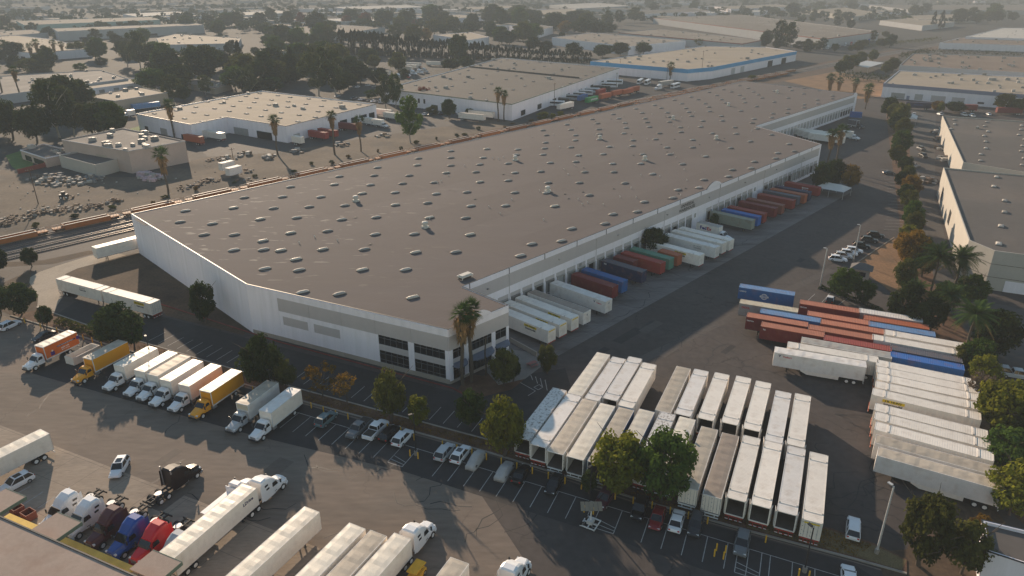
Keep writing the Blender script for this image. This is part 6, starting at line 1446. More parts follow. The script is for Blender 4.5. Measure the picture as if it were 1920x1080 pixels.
def tree(kind, label, px, ytop, ybase, wpx, leaf=None, group='trees', cat='tree', name=None, hmin=1.0):
    b = G(px,ybase); h = max(hmin, height_at(b,ytop)); w = max(0.8, wpx*depth(Vector((b.x,b.y,h*0.6)))/F_PX); NT[0] += 1; k = NT[0]
    return tree_at(kind,label,b,h,w,leaf,group,cat,name,k)
def tree_at(kind, label, b, h, w, leaf=None, group='trees', cat='tree', name=None, k=0):
    if kind in ('palm','date'):
        t = thing('palm_tree', label, 'palm', (b.x,b.y,0), k*1.3, group); obj('trunk', PT, t, sc=(max(h,7)*1.1,max(h,7)*1.1,h*0.97))
        obj('crown', FAN_P[k%2] if kind == 'palm' else DATE_P[0], t, (0,0,h*0.95), sc=w/1.65 if kind == 'palm' else w/3.6); return t
    nm = name or {'bush':'shrub','column':'cypress_tree','euc':'eucalyptus_tree','cone':'conifer_tree'}.get(kind,'tree')
    t = thing(nm, label, cat if kind != 'bush' else 'shrub', (b.x,b.y,0), k*2.17, group)
    obj('trunk', TR[kind][k%len(TR[kind])], t, sc=(h*0.9,h*0.9,h)); obj('crown', KINDS[kind][k%len(KINDS[kind])], t, mats=[leaf] if leaf else None, sc=(w*0.97,w*0.97,h*0.95))
    return t
near = [
 ('round','dark evergreen tree over the hedge behind the orange box truck',228,562,648,92,'leaf_dark'),('round','small leafy tree right of the dark hedge tree',252,592,652,46,'leaf_green'),
 ('round','narrow dark tree against the blank white gable',386,518,606,50,'leaf_dark'),('round','tall dark tree between the right yellow truck and the grey-cab truck',496,620,728,84,'leaf_dark'),
 ('round','lower leafy tree beside the tall dark tree above the grey-cab truck',536,668,728,48,'leaf_olive'),('sparse','thin yellow-leaved tree above the teal SUV, left',606,676,745,76,'leaf_autumn'),('sparse','thin yellow-leaved tree above the teal SUV, right',652,694,760,60,'leaf_autumn'),
 ('round','tall olive-green tree before the office windows',734,682,790,62,'leaf_olive'),('round','small yellow-green tree right of the tall olive-green one',786,736,800,44,'leaf_yellow'),('round','rounded dark green tree left of the big yellow-green one',882,726,800,62,'leaf_green'),
 ('round','big yellow-green tree at the left end of the trailer block',946,734,856,88,'leaf_yellow'),('round','big yellow-green tree in front of the trailer blocks, left of two',1160,804,924,116,'leaf_yellow'),('round','big dark green tree in front of the trailer blocks, right of two',1240,796,940,124,'leaf_green'),
 ('round','small dark shrub-like tree at the foot of the black lamp post',1104,878,925,34,'leaf_dark'),('round','small autumn-tinged tree at the yard corner by the picnic table',1026,640,700,40,'leaf_olive'),('round','reddish-green tree by the office entrance',944,648,724,58,'leaf_olive'),('round','thin tree by the office steps',962,660,715,34,'leaf_dark'),
 ('round','round dark tree in front of the dock wall',1225,421,476,56,'leaf_dark'),('round','slim young tree at the dock beside the grey-green container',1338,398,425,18,'leaf_green'),
 ('round','dark tree behind the dock tent, left',1538,296,360,44,'leaf_dark'),('round','dark tree behind the dock tent, middle',1562,290,352,36,'leaf_dark'),('round','autumn-tinted tree behind the dock tent',1590,304,356,42,'leaf_autumn'),
 ('round','round green tree beside the guard booth',1578,495,560,62,'leaf_green'),('round','smaller round green tree right of the guard booth tree',1616,520,568,44,'leaf_green'),
 ('round','dark tree at the left edge by the tracks',-2,462,512,44,'leaf_dark'),('round','small dark tree by the tracks left of the curved drive',60,460,500,32,'leaf_dark'),('round','dark loose tree at the left edge above the white SUV',42,524,590,70,'leaf_dark'),('round','small dark tree right of the loose left-edge tree',88,570,612,32,'leaf_dark'),('round','light green shrubby tree cut by the left edge',2,536,592,50,'leaf_olive'),
 ('round','big yellow-green tree at the right edge beside the white column',1872,702,822,112,'leaf_yellow'),('round','dark green tree under the big yellow-green right-edge tree',1886,800,885,100,'leaf_green'),('round','wide olive tree at the right edge above the corner building',1892,858,965,112,'leaf_yellow'),
 ('round','large dark tree in front of the tall lamp post, left of two bottom right trees',1722,912,1060,98,'leaf_olive'),('round','rounded olive tree left of the corner building',1802,972,1075,84,'leaf_olive'),('round','small leafy tree behind the corner building roof',1830,960,1010,40,'leaf_autumn'),
 ('round','olive tree at the end of the container rows, upper',1826,626,704,64,'leaf_green'),('round','olive tree at the end of the container rows, lower',1838,660,735,58,'leaf_yellow'),('sparse','bare grey-brown tree touching the white column',1836,690,770,70,'leaf_gray'),
 ('round','large dark tree beside the street at right',1858,572,668,92,'leaf_dark'),('round','round dark green tree before the cream chamfered corner',1818,510,572,62,'leaf_green'),
 ('round','tall dark tree left of the date palms',1688,515,612,62,'leaf_dark'),('round','tall dark tree right of the date palms',1742,545,622,54,'leaf_dark'),('round','bronze-leaved tree above the date palms',1706,424,510,66,'leaf_autumn'),('round','olive tree behind the bronze-leaved tree',1728,450,520,50,'leaf_olive'),('round','dark undergrowth tree at the foot of the date palms',1762,520,592,56,'leaf_dark'),('round','olive tree between the dry verge and the date palms',1692,478,548,44,'leaf_olive'),('round','dark tree behind the topmost right containers',1716,560,626,44,'leaf_dark'),('round','leafy tree between the container rows and the street',1800,640,700,50,'leaf_olive'),('round','bushy tree at the right edge below the big yellow-green one',1905,770,850,70,'leaf_olive')]
for kd, lb, px, yt, yb, w, lf in near: tree(kd, lb, px, yt, yb, w, lf, group='trees around the yard')
street = [(1664,176,222,34,'leaf_dark'),(1684,186,240,36,'leaf_olive'),(1690,216,262,34,'leaf_olive'),(1686,238,290,42,'leaf_green'),(1694,288,325,30,'leaf_dark'),(1690,318,352,34,'leaf_dark'),(1704,322,372,40,'leaf_autumn'),(1700,350,395,34,'leaf_olive'),(1706,370,432,42,'leaf_green'),(1700,418,455,38,'leaf_yellow')]
for k, (px,yt,yb,w,lf) in enumerate(street): tree('round','street tree in the strip beside the far drive, %s from the far end' % nth(k),px,yt,yb,w,lf,group='street trees beside the far drive')
for k, (px,yt,yb,w,lf) in enumerate([(1756,186,210,24,'leaf_autumn'),(1762,190,212,14,'leaf_yellow'),(1790,188,212,40,'leaf_dark'),(1880,170,212,38,'leaf_olive'),(1905,182,214,36,'leaf_olive'),(1925,176,214,30,'leaf_olive')]):
    tree('round','tree in front of the slate-band warehouse, %s from the left' % nth(k),px,yt,yb,w,lf,group='trees before the slate-band warehouse')
for lb,px,yt,yb,w in [('palm in front of the office corner, left of two',868,583,722,46),('palm in front of the office corner, taller right one',884,573,716,44),('big palm in front of the pinkish building',316,284,365,30),('palm at the left corner of the L-shaped warehouse',327,192,258,22),
  ('palm in front of the L-shaped warehouse, left of three',521,221,290,22),('palm in front of the L-shaped warehouse, middle of three',628,212,290,20),('palm in front of the L-shaped warehouse, right of three',677,222,284,20),('palm by the white trailers beyond the tracks, left of two',934,167,228,16),('palm by the white trailers beyond the tracks, right of two',945,173,228,16),
  ('palm at the far dock corner, left of two',1550,247,318,22),('palm at the far dock corner, right of two',1566,239,315,22),('palm in front of the blue band warehouse',1256,121,150,14),('palm at the dry lot, left of three',1555,144,170,18),('palm at the dry lot, middle of three',1572,150,170,14),('palm at the dry lot, right of three',1601,152,176,15),('dark palm at the far end of the main warehouse',1622,163,205,20),
  ('palm before the far white block, leftmost of four',62,85,116,13),('palm before the far white block, second of four',74,77,113,13),('palm before the far white block, third of four',106,78,112,12),('palm before the far white block, rightmost of four',120,81,109,11),('tall palm at the left edge beside the dark low roof',9,122,190,16),('tall palm right of the left-edge palm',40,128,190,16)]: tree('palm',lb,px,yt,yb,w,group='fan palms')
for lb,px,yt,yb,w in [('date palm with orange fruit stalks, left of the pair by the cream building',1742,476,560,82),('date palm against the cream wall, right of the pair',1782,478,565,78),('low date palm in the thicket below the pair',1708,540,590,64),('date palm behind the container rows',1802,582,690,84),('date palm between the thicket and the round dark tree',1768,548,610,70)]: tree('date',lb,px,yt,yb,w,group='date palms')
p = G(911,705); t = thing('bare_palm','bare palm trunk without a crown at the office entrance','palm',(p.x,p.y,0)); obj('trunk', PT, t, sc=(8,8,height_at(p,632)))
mid = [(25,178,262,62,'round','leaf_dark'),(112,143,258,92,'euc','leaf_dark'),(140,160,255,50,'euc','leaf_euc'),(174,185,252,62,'round','leaf_olive'),(70,190,268,60,'round','leaf_dark'),(-10,170,270,70,'round','leaf_dark'),(60,104,134,50,'bush','leaf_olive'),(88,116,134,26,'bush','leaf_olive'),(30,100,130,34,'bush','leaf_dark'),
 (264,56,128,56,'euc','leaf_euc'),(240,74,124,32,'euc','leaf_euc'),(320,82,146,62,'round','leaf_dark'),(385,74,152,82,'round','leaf_dark'),(292,122,172,72,'round','leaf_green'),(326,138,192,52,'euc','leaf_euc'),(347,158,190,30,'round','leaf_dark'),(386,140,178,36,'euc','leaf_euc'),(470,118,180,42,'euc','leaf_euc'),(455,128,176,30,'euc','leaf_dark'),
 (500,88,166,46,'round','leaf_dark'),(545,92,158,38,'round','leaf_dark'),(598,82,180,84,'euc','leaf_euc'),(630,92,178,50,'euc','leaf_euc'),(662,100,156,58,'round','leaf_dark'),(513,103,128,22,'round','leaf_dark'),(845,108,132,42,'round','leaf_dark'),(875,103,128,32,'round','leaf_dark'),
 (724,138,205,40,'euc','leaf_euc'),(742,136,202,34,'euc','leaf_green'),(697,164,184,28,'bush','leaf_green'),(715,160,182,30,'round','leaf_dark'),(793,158,195,36,'sparse','leaf_red'),(770,178,268,62,'euc','leaf_green'),(842,182,222,32,'round','leaf_dark'),(882,200,216,22,'bush','leaf_green'),(812,195,215,26,'bush','leaf_olive'),
 (860,56,118,40,'round','leaf_dark'),(1076,76,106,36,'round','leaf_dark'),(1130,80,107,42,'round','leaf_dark'),(1163,76,104,38,'round','leaf_dark'),(1206,76,102,34,'round','leaf_dark'),(1312,69,90,26,'sparse','leaf_olive'),
 (1018,206,224,26,'bush','leaf_yellow'),(1036,210,222,14,'bush','leaf_yellow'),(1052,206,220,18,'bush','leaf_yellow'),(1412,139,150,22,'bush','leaf_yellow'),
 (1460,36,92,34,'euc','leaf_dark'),(1480,38,90,30,'euc','leaf_dark'),(1592,98,134,36,'round','leaf_olive'),(1612,94,120,26,'round','leaf_olive'),(1636,90,116,20,'round','leaf_olive'),(1575,110,140,26,'round','leaf_dark'),(1672,104,136,28,'round','leaf_olive'),(1660,112,140,20,'round','leaf_olive'),
 (1530,72,96,18,'sparse','leaf_olive'),(1655,70,88,28,'round','leaf_olive'),(148,72,104,40,'bush','leaf_olive'),(180,76,112,34,'round','leaf_dark'),(190,104,122,26,'bush','leaf_dark'),(110,56,72,30,'bush','leaf_yellow'),(90,50,72,26,'round','leaf_dark'),
 (10,26,52,24,'round','leaf_dark'),(560,55,92,40,'round','leaf_dark'),(530,40,80,34,'round','leaf_dark'),(592,16,60,42,'round','leaf_dark'),(540,18,50,28,'round','leaf_dark'),(660,12,46,30,'round','leaf_dark'),(720,14,50,42,'round','leaf_dark'),(760,16,52,34,'round','leaf_dark'),(685,20,48,26,'round','leaf_red'),(650,26,48,20,'round','leaf_red'),(780,34,52,22,'round','leaf_red'),(712,34,50,18,'round','leaf_autumn'),(565,20,48,18,'round','leaf_red'),
 (800,50,78,24,'round','leaf_autumn'),(830,42,66,34,'round','leaf_dark'),(880,38,64,36,'round','leaf_dark'),(925,46,74,34,'round','leaf_dark'),(955,54,84,36,'round','leaf_dark'),(1000,66,96,34,'round','leaf_dark'),(1024,74,98,26,'round','leaf_dark'),(985,48,70,36,'round','leaf_olive'),(1090,30,66,46,'round','leaf_dark'),(1120,38,66,40,'round','leaf_dark'),(1142,40,64,30,'round','leaf_dark'),(1060,36,64,30,'round','leaf_autumn'),(1085,15,44,36,'round','leaf_dark'),(1055,24,44,22,'round','leaf_dark'),(975,6,40,50,'round','leaf_olive'),(1000,14,44,40,'round','leaf_dark'),(945,20,50,40,'round','leaf_dark'),(1190,12,42,36,'euc','leaf_euc'),(1160,18,46,26,'euc','leaf_euc')]
for k, (px,yt,yb,w,kd,lf) in enumerate(sorted(mid)):
    what = {'round':'leafy tree','euc':'tall loose eucalyptus tree','bush':'low shrub','sparse':'thin-crowned tree'}[kd]
    where = 'left middle distance' if px < 480 else ('middle distance behind the tracks' if px < 960 else ('right of centre in the middle distance' if px < 1450 else 'right middle distance'))
    tree(kd, '%s in the middle distance, %s background tree from the left' % (what, nth(k)), px, yt, yb, w, lf, group='background trees')
for k in range(66):
    f_ = k/65; x = 640+466*f_; yb = 101+17*f_**0.8+rnd.uniform(-.6,.6); ht = (48-26*f_)*rnd.uniform(0.86,1.1)*(1.0 if f_ < 0.6 else 0.95)
    tree('column','dark columnar cypress in the long row, %s from the left' % nth(k),x,yb-ht,yb,16-6*f_,None,group='cypress row')
for k, (x, yt, yb, w) in enumerate([(430,79,134,28),(453,71,138,30),(548,82,152,26),(1748,18,54,14),(1763,16,54,15)]):
    tree('cone','pointed dark conifer, %s from the left of the scattered conifers' % nth(k),x,yt,yb,w,None,group='scattered conifers')
# more background trees, countable up to the haze; then one far mass
rr = random.Random(31); n_ = 0; tries = 0; spots = []
while n_ < 70 and tries < 9000:
    tries += 1; y = 12 + 130*rr.random()**1.25; x = rr.uniform(-20,1940); b = G(x,y)
    if any(inside((b.x,b.y),P_) for P_ in PLAN): continue
    o_ = (b-RAIL0).dot(RN)
    if -14 < o_ < 14: continue
    if 640 < x < 1120 and 82 < y < 125: continue
    if x > 1150 and y > 60: continue
    if y > 80 and not (330 < x < 720 or x < 200): continue
    spots.append((x,y)); n_ += 1
for k, (x,y) in enumerate(sorted(spots)):
    b = G(x,y); h = rr.uniform(9,18); kd = rr.choice(('round','round','round','euc')); lf = rr.choice(('leaf_dark','leaf_dark','leaf_dark','leaf_olive','leaf_green','leaf_autumn') if kd == 'round' else ('leaf_euc','leaf_dark'))
    tree_at(kd,'distant %s tree in the haze, %s from the left edge' % ({'leaf_dark':'dark','leaf_olive':'olive','leaf_green':'green','leaf_autumn':'rusty','leaf_euc':'pale'}[lf],nth2(k)),b,h,h*rr.uniform(0.75,1.1),lf,'distant trees in the haze',k=k)
rr = random.Random(41); dense = []
for x0,x1,y0,y1,n,w0,w1 in ((285,700,122,176,40,34,62),(-30,235,196,262,9,50,80),(490,640,66,112,16,26,44),(640,1010,44,84,34,24,40),(-20,190,100,134,12,22,40),(340,560,34,70,18,20,36),(1020,1140,40,66,8,26,40),(700,760,130,160,6,24,36),(180,300,80,110,8,24,40),(1430,1560,74,98,9,16,28),(1480,1900,16,52,22,16,30),(1560,1690,70,100,10,14,24),(1180,1470,14,30,10,14,26)):
    i_ = 0; tr_ = 0
    while i_ < n and tr_ < 400:
        tr_ += 1; x, y = rr.uniform(x0,x1), rr.uniform(y0,y1); b = G(x,y)
        if any(inside((b.x,b.y),P_) for P_ in PLAN): continue
        dense.append((x,y,rr.uniform(w0,w1))); i_ += 1
for k, (x,y,w) in enumerate(sorted(dense)):
    kd = rr.choice(('round','round','round','euc','bush')); lf = rr.choice(('leaf_dark','leaf_dark','leaf_olive','leaf_green')) if kd != 'euc' else rr.choice(('leaf_euc','leaf_dark'))
    hp = w*rr.uniform(0.8,1.25)*(0.6 if kd == 'bush' else 1)
    tree(kd,'%s in the tree belt beyond the tracks, %s from the left' % ({'round':'broad tree','euc':'feathery tree','bush':'low bush'}[kd],nth2(k)),x,y-hp,y,w,lf,group='merged tree belt beyond the tracks')
for k, (px,yt,yb,w,lf) in enumerate([(1676,205,248,30,'leaf_dark'),(1680,268,308,34,'leaf_olive'),(1698,305,345,30,'leaf_olive'),(1694,340,380,32,'leaf_dark'),(1712,392,440,36,'leaf_olive'),(1690,430,478,40,'leaf_autumn'),(1722,436,492,40,'leaf_dark'),(1672,190,226,26,'leaf_olive')]):
    tree('round','dense-crowned street tree beside the far drive, %s from the far end' % nth([190,205,268,305,340,392,430,436].index(yt)),px,yt,yb,w,lf,group='street trees beside the far drive')
# hedges
def hedge(label, pts, w, h, leaf, n=60):
    P_ = [G(*p) for p in pts]; t = thing('hedge', label, 'hedge', (P_[0].x,P_[0].y,0)); mb = MB(); rr_ = random.Random(len(label))
    for a, b in zip(P_,P_[1:]):
        L_ = (b-a).length
        for i in range(int(n*L_)):
            q = a.lerp(b,rr_.random())-P_[0]; th_ = rr_.uniform(0,math.pi); r_ = rr_.uniform(0.75,1.0); u = Vector((-(b-a).y,(b-a).x,0)).normalized(); hh = h*(0.85+0.25*math.sin(q.x*1.7)*math.sin(q.y*1.3))
            p_ = q + u*(w/2*math.cos(th_)*r_) + Vector((0,0,0.1+hh*math.sin(th_)**0.6*r_)); leaf_quad(mb,p_,(rdir(rr_)+Vector((0,0,.5))).normalized(),rr_.uniform(0.1,0.22)*(1 if h < 3 else 2.0),0.7,rr_)
    obj('foliage', mb.mesh('foliage',[leaf]), t); return t
hedge('clipped dark hedge along the strip behind the orange truck',[(110,604),(160,622),(215,640)],2.2,1.3,'leaf_olive',70)
hedge('low shrubs along the planted island behind the packed containers',[(1538,540),(1580,556),(1640,580),(1660,592)],1.6,0.9,'leaf_dark',60)
hedge('tall dark hedge beside the dry lot',[(1572,148),(1620,150),(1664,156)],5.0,6.5,'leaf_dark',24)
hedge('dark shrubs along the tracks in the right distance',[(1690,112),(1735,102),(1790,104),(1840,106),(1915,110)],8.0,7.0,'leaf_dark',14)
hedge('scrubby growth along the tracks beyond the shed',[(1600,92),(1700,82),(1760,76)],8.0,5.0,'leaf_olive',10)
# dead leaves and tufts on the strip
mb = MB(); rr_ = random.Random(5); A_ = [G(*p) for p in strip]; B_ = [G(*p) for p in strip_far[::-1]]
for i in range(5200):
    k = rr_.randrange(1,8); f_ = rr_.random(); a = A_[k].lerp(A_[k+1],f_); b = B_[k].lerp(B_[min(k+1,9)],f_); q = a.lerp(b,rr_.uniform(0.12,0.9)); q.z = 0.1+rr_.random()*0.16
    leaf_quad(mb,q,(rdir(rr_)+Vector((0,0,.8))).normalized(),rr_.uniform(0.05,0.12),0.7,rr_)
o = obj('ground_cover', mb.mesh('ground_cover',['leaf_autumn'])); o['kind'] = 'stuff'; o['label'] = 'dry brown ground cover on the planting strip'

# the woods and planted streets beyond, too far to tell apart
rr = random.Random(77); mb = MB(); n_ = 0; base_ = crown_mesh(21,12,7,0.11,'round')
while n_ < 1500:
    y = 2 + 60*rr.random()**1.5; x = rr.uniform(-40,1960); b = G(x,y)
    if any(inside((b.x,b.y),P_) for P_ in PLAN): continue
    if -16 < (b-RAIL0).dot(RN) < 16: continue
    if y > 45 and x > 1150: continue
    n_ += 1; h = rr.uniform(8,17); w = h*rr.uniform(0.8,1.4); a = rr.uniform(0,6.28); c_, s_2 = math.cos(a), math.sin(a); k0 = len(mb.v)
    mb.v += [(b.x+(p[0]*c_-p[1]*s_2)*w, b.y+(p[0]*s_2+p[1]*c_)*w, p[2]*h) for p in base_.v]; mb.f += [[i+k0 for i in f_] for f_ in base_.f]; mb.m += [0]*len(base_.f)
o = obj('far_woods', mb.mesh('far_woods',['leaf_dark'])); o['kind'] = 'stuff'; o['label'] = 'hazy mass of far trees between the distant buildings'
# ---------------------------------------------------------------- train of empty orange well cars
def well_car():
    b = MB(); L, h = 19.0, 1.3; e = L/2
    for s in (-1,1):
        y = s*h; b.box(-e+3.0,e-3.0,min(y,y-s*0.15),max(y,y-s*0.15),0.55,2.0,0); b.box(-e+3.0,e-3.0,min(y+s*.06,y-s*0.28),max(y+s*.06,y-s*0.28),2.0,2.1,1)
        for k in range(9): x = -e+3.6+k*1.48; b.box(x-.06,x+.06,min(y,y+s*.05),max(y,y+s*.05),0.6,2.0,0)
    b.box(-e+3.0,e-3.0,-h+0.15,h-0.15,0.5,0.6,2)
    b.box(-e+2.9,-e+3.05,-h,h,0.55,2.0,0); b.box(e-3.05,e-2.9,-h,h,0.55,2.0,0)
    body = b.mesh('well_body',['car_orange','vent_white','car_orange_in'])
    p = MB(); p.box(-1.7,1.2,-1.2,1.2,1.15,1.4,0); p.box(-1.7,-1.4,-0.5,0.5,0.85,1.15,0); p.box(1.2,1.3,-1.25,1.25,1.1,2.0,0)
    for y in (-1.15,1.15): p.box(-1.5,1.1,y-.03,y+.03,2.0,2.06,1); [p.box(x-.03,x+.03,y-.03,y+.03,1.4,2.0,1) for x in (-1.5,-0.6,0.3)]
    plat = p.mesh('end_platform',['car_orange','vent_white'])
    w = MB()
    for x in (-0.85,0.85):
        for y in (-0.75,0.75): w.cyl((x,y-.06,0.77),(x,y+.06,0.77),0.42,0.42,10)
    w.box(-1.3,1.3,-1.05,-0.9,0.6,0.95); w.box(-1.3,1.3,0.9,1.05,0.6,0.95)
    return body, plat, w.mesh('bogie',['grime'])
WB, WPL, WBG = well_car()
for k in range(30):
    q = rail(-34+20.6*k,0); t = thing('well_car','empty orange well car of the freight train, %s from the left edge' % nth(k),'train car',(q.x,q.y,0),rail_az(-34+20.6*k),'freight train of well cars')
    obj('well_body', WB, t)
    for s in (-1,1): obj('end_platform', WPL, t, (s*7.9,0,0), 0 if s < 0 else math.pi); obj('bogie', WBG, t, (s*8.0,0,0))
for k in range(11):
    s_ = 330+20.6*k; q = rail(s_,-5.2); t = thing('well_car','rust-orange well car on the nearer track beyond the far roof corner, %s from the left' % nth(k),'train car',(q.x,q.y,0),rail_az(s_),'second string of well cars')
    obj('well_body', WB, t)
    for s in (-1,1): obj('end_platform', WPL, t, (s*7.9,0,0), 0 if s < 0 else math.pi); obj('bogie', WBG, t, (s*8.0,0,0))
# ---------------------------------------------------------------- vehicles beyond the tracks
def far_trailer(px,py,kind,lb,col,az,**k): p = G(px,py); return trailer(kind,lb,p,R(az),col,group='trailers and containers beyond the tracks',**k)
far_trailer(1060,206,'van48','white trailer left of the green container beyond the tracks','c_white',52)
far_trailer(1109,194,40,'green container with white lettering beyond the tracks','c_egreen',52,logo=[mark('EVERGREEN',1.2,2.65,1.0,'logo_white',-1,1.05)])
far_trailer(1092,190,40,'blue container behind the green lettered one','c_blue',62)
for k,(px,py) in enumerate([(1134,187),(1156,181),(1176,178),(1188,174)]): far_trailer(px,py,40,'orange-red container beyond the tracks, %s from the left' % nth(k),'c_orange',52)
far_trailer(1126,179,40,'bright red container behind the orange-red ones','c_red',60)
far_trailer(885,227,'van','white trailer by the two palms beyond the tracks, nearer one','c_white',150,roofc='roof_aged'); far_trailer(903,222,'van','white trailer by the two palms beyond the tracks, farther one','c_white',150,roofc='roof_aged')
far_trailer(930,217,'van','tan-topped trailer behind the two palms','c_orange',150,roofc='c_salmon')
far_trailer(742,226,'van','white trailer behind the eucalyptus beyond the tracks','c_white',145); far_trailer(715,218,'van','pinkish trailer by the end of the L-shaped warehouse','c_pinkwhite',150)
far_trailer(655,246,40,'dark red container with white end in the L-shaped truck court','c_darkred',150); far_trailer(598,262,40,'red container between the palms, left of two','c_red',145); far_trailer(616,258,40,'red container between the palms, right of two','c_red',145)
far_trailer(560,272,20,'short white container by the left palm of the truck court','c_white',145); far_trailer(400,262,'van','white trailer standing in the inner corner of the L-shaped warehouse','c_white',-32,roofc='roof_van'); far_trailer(365,270,40,'rust-red container at the wall of the L-shaped warehouse','c_orange',-32)
far_trailer(427,322,20,'white container in the scrap yard, farther one','c_cloudwhite',60,chassis=False); far_trailer(440,332,20,'white box in the scrap yard, nearer one','c_cloudwhite',60,chassis=False)
far_trailer(275,206,'van','white semi trailer on the road behind the L-shaped warehouse','c_ltblue',50,roofc='c_ltblue')
for k,(px,py) in enumerate([(702,145),(716,142),(757,133),(768,130),(775,126),(815,124)]): far_trailer(px,py,'van','white trailer in the far truck park, %s from the left' % nth(k),'c_white',-25 if k != 5 else 160)
far_trailer(1720,205,45,'dark blue container trailer in the side street','c_navy',-20,logo=[mark('POLAR BEAR',0,2.7,0.6,'c_blue',-1)]); far_trailer(1806,209,45,'dark red container before the slate-band warehouse, left','c_darkred',-8); far_trailer(1890,215,45,'dark red container before the slate-band warehouse, right','c_darkred',-6)
for k,(px,py) in enumerate([(1506,241),(1516,243),(1526,246),(1536,249),(1547,252)]):
    e = G(px,py,4.1); far_trailer_ = trailer('van','white trailer at the far dock beyond the step, %s from the left' % nth(k),Vector((e.x,e.y,0))+pv(-43)*1.0,DAZ+math.pi,'c_white',roofc='roof_van',group='trailers at the far dock')
p = G(1597,262); box_truck('white day-cab truck at the far dock beyond the step', p, DAZ, 'c_white','car_white',L=5.0,group='vehicles at the far dock')
p = G(1607,240); box_truck('dark cab flatbed truck beside the far dock trees', p, R(-60), 'c_charcoal','car_dark','c_charcoal',L=5.0,group='vehicles at the far dock')
far_trailer(1603,224,20,'blue canopy-topped box by the far dock trees','c_cobalt',-20,chassis=False)
# white canopy and scrap rows in the side street
p = G(1706,230); T = thing('canopy_tent','white striped canopy in the side street','tent',(p.x,p.y,0),R(60))
mb = MB(); mb.add([(-6,-3,3),(6,-3,3),(6,3,3),(-6,3,3),(-5,0,4.2),(5,0,4.2)],[(0,1,5,4),(1,2,5),(2,3,4,5),(3,0,4)]); obj('canopy', mb.mesh('canopy',['tent']), T)
for x in (-5.8,5.8):
    for y in (-2.8,2.8): mb = MB(); mb.cyl((x,y,-.01),(x,y,3.05),0.06,0.06,6); obj('leg', mb.mesh('leg',['galv']), T)
# coaches and tractors in the bus yard
def bus_mesh():
    b = MB(); b.loft([ring(-6.1,1.2,0.4,3.3,0.95,0.2),ring(-5.9,1.27,0.35,3.45,0.95,0.25),ring(5.7,1.27,0.35,3.45,0.95,0.25),ring(6.1,1.2,0.4,3.1,0.92,0.3)]); return b.mesh('body',['car_white'])
def busw():
    b = MB(); [b.box(-5.6,5.4,s*1.275-.01,s*1.275+.01,1.75,2.75) for s in (-1,1)]; b.box(6.0,6.13,-1.0,1.0,1.5,2.9); return b.mesh('window',['glass_dark'])
BUSB, BUSW = bus_mesh(), busw()
for k,(px,py,az,col) in enumerate([(1040,199,160,'car_white'),(1052,193,160,'car_gray'),(1067,187,160,'car_silver'),(1080,182,160,'car_white'),(1095,178,160,'car_white'),(1108,174,160,'car_white'),(1142,164,165,'car_white'),(1152,158,165,'car_white'),(1128,170,165,'car_black'),(1200,157,-112,'car_white'),(1214,158,-112,'car_white'),(1266,165,-125,'car_white')]):
    p = G(px,py); t = thing('coach_bus','%s coach in the yard beside the grey-roofed warehouse, %s from the left' % ({'car_white':'white','car_gray':'grey','car_silver':'silver','car_black':'black'}[col],nth([1040,1052,1067,1080,1095,1108,1128,1142,1152,1200,1214,1266].index(px))),'bus',(p.x,p.y,0),R(az),'coaches in the bus yard')
    obj('body', BUSB, t, mats=[col]); obj('window', BUSW, t)
    for x in (-3.6,4.0):
        for y in (-1.1,1.1): obj('wheel', WHEEL_F, t, (x,y,0.5))
p = G(1238,168); tractor('white tractor without trailer in the bus yard',p,R(-150),'car_white',style='vnl',group='tractors beyond the tracks')
far_trailer(1248,162,'van48','beige trailer in the bus yard behind the white tractor','c_gray',40)
for k,(px,py) in enumerate([(745,147),(757,146),(772,140),(784,138),(793,136),(760,143)]): p = G(px,py); tractor('tractor in the far truck park, %s from the left' % nth(sorted([745,757,772,784,793,760]).index(px)),p,R(-25),['car_white','truck_red','car_white','car_white','car_silver','car_white'][k],style='vnl',group='tractors in the far truck park')
p = G(240,220); box_truck('white truck cab on the road behind the L-shaped warehouse',p,R(-130),'c_white','car_white',L=4.0,group='trucks beyond the tracks')
for k,(px,py,az) in enumerate([(700,236,150),(718,239,150)]): p = G(px,py); box_truck('white box truck in the L-shaped truck court, %s' % ('left of two','right of two')[k],p,R(-35),'c_white','car_white',L=6.0,group='trucks beyond the tracks')
for k in range(9):
    p = G(1552+11*k,92-1.9*k); tractor('tractor in the row beside the red-striped warehouse, %s from the left' % nth(k),p,R(-120),['car_white','car_white','car_silver','car_white','truck_red','car_white','car_white','truck_blue','car_white'][k],style='vnl',group='tractors beside the red-striped warehouse')
# rows of cars between the L-shaped and the grey-roofed warehouses
cl = ['car_white','car_black','car_silver','car_dark','car_white','car_gray','car_dark','car_silver']
spots = [(662+7.5*k,184+1.1*k) for k in range(8)]+[(716,186),(725,191),(734,187),(690,160),(700,162),(640,152),(630,157),(648,148),(632,180),(670,163),(525,156),(785,216),(797,214),(808,215),(820,212),(830,213),(862,213),(895,210),(800,206),(812,205)]
for k,(px,py) in enumerate(sorted(spots)):
    p = G(px,py); kd = ('sedan','suv','sedan')[k%3]; car('small parked %s car beyond the tracks, %s from the left' % ({'car_white':'white','car_black':'black','car_silver':'silver','car_dark':'dark','car_gray':'grey'}[cl[k%8]],nth(k)),px,py,rnd.choice((62,-118)),kd,cl[k%8],'cars parked beyond the tracks')
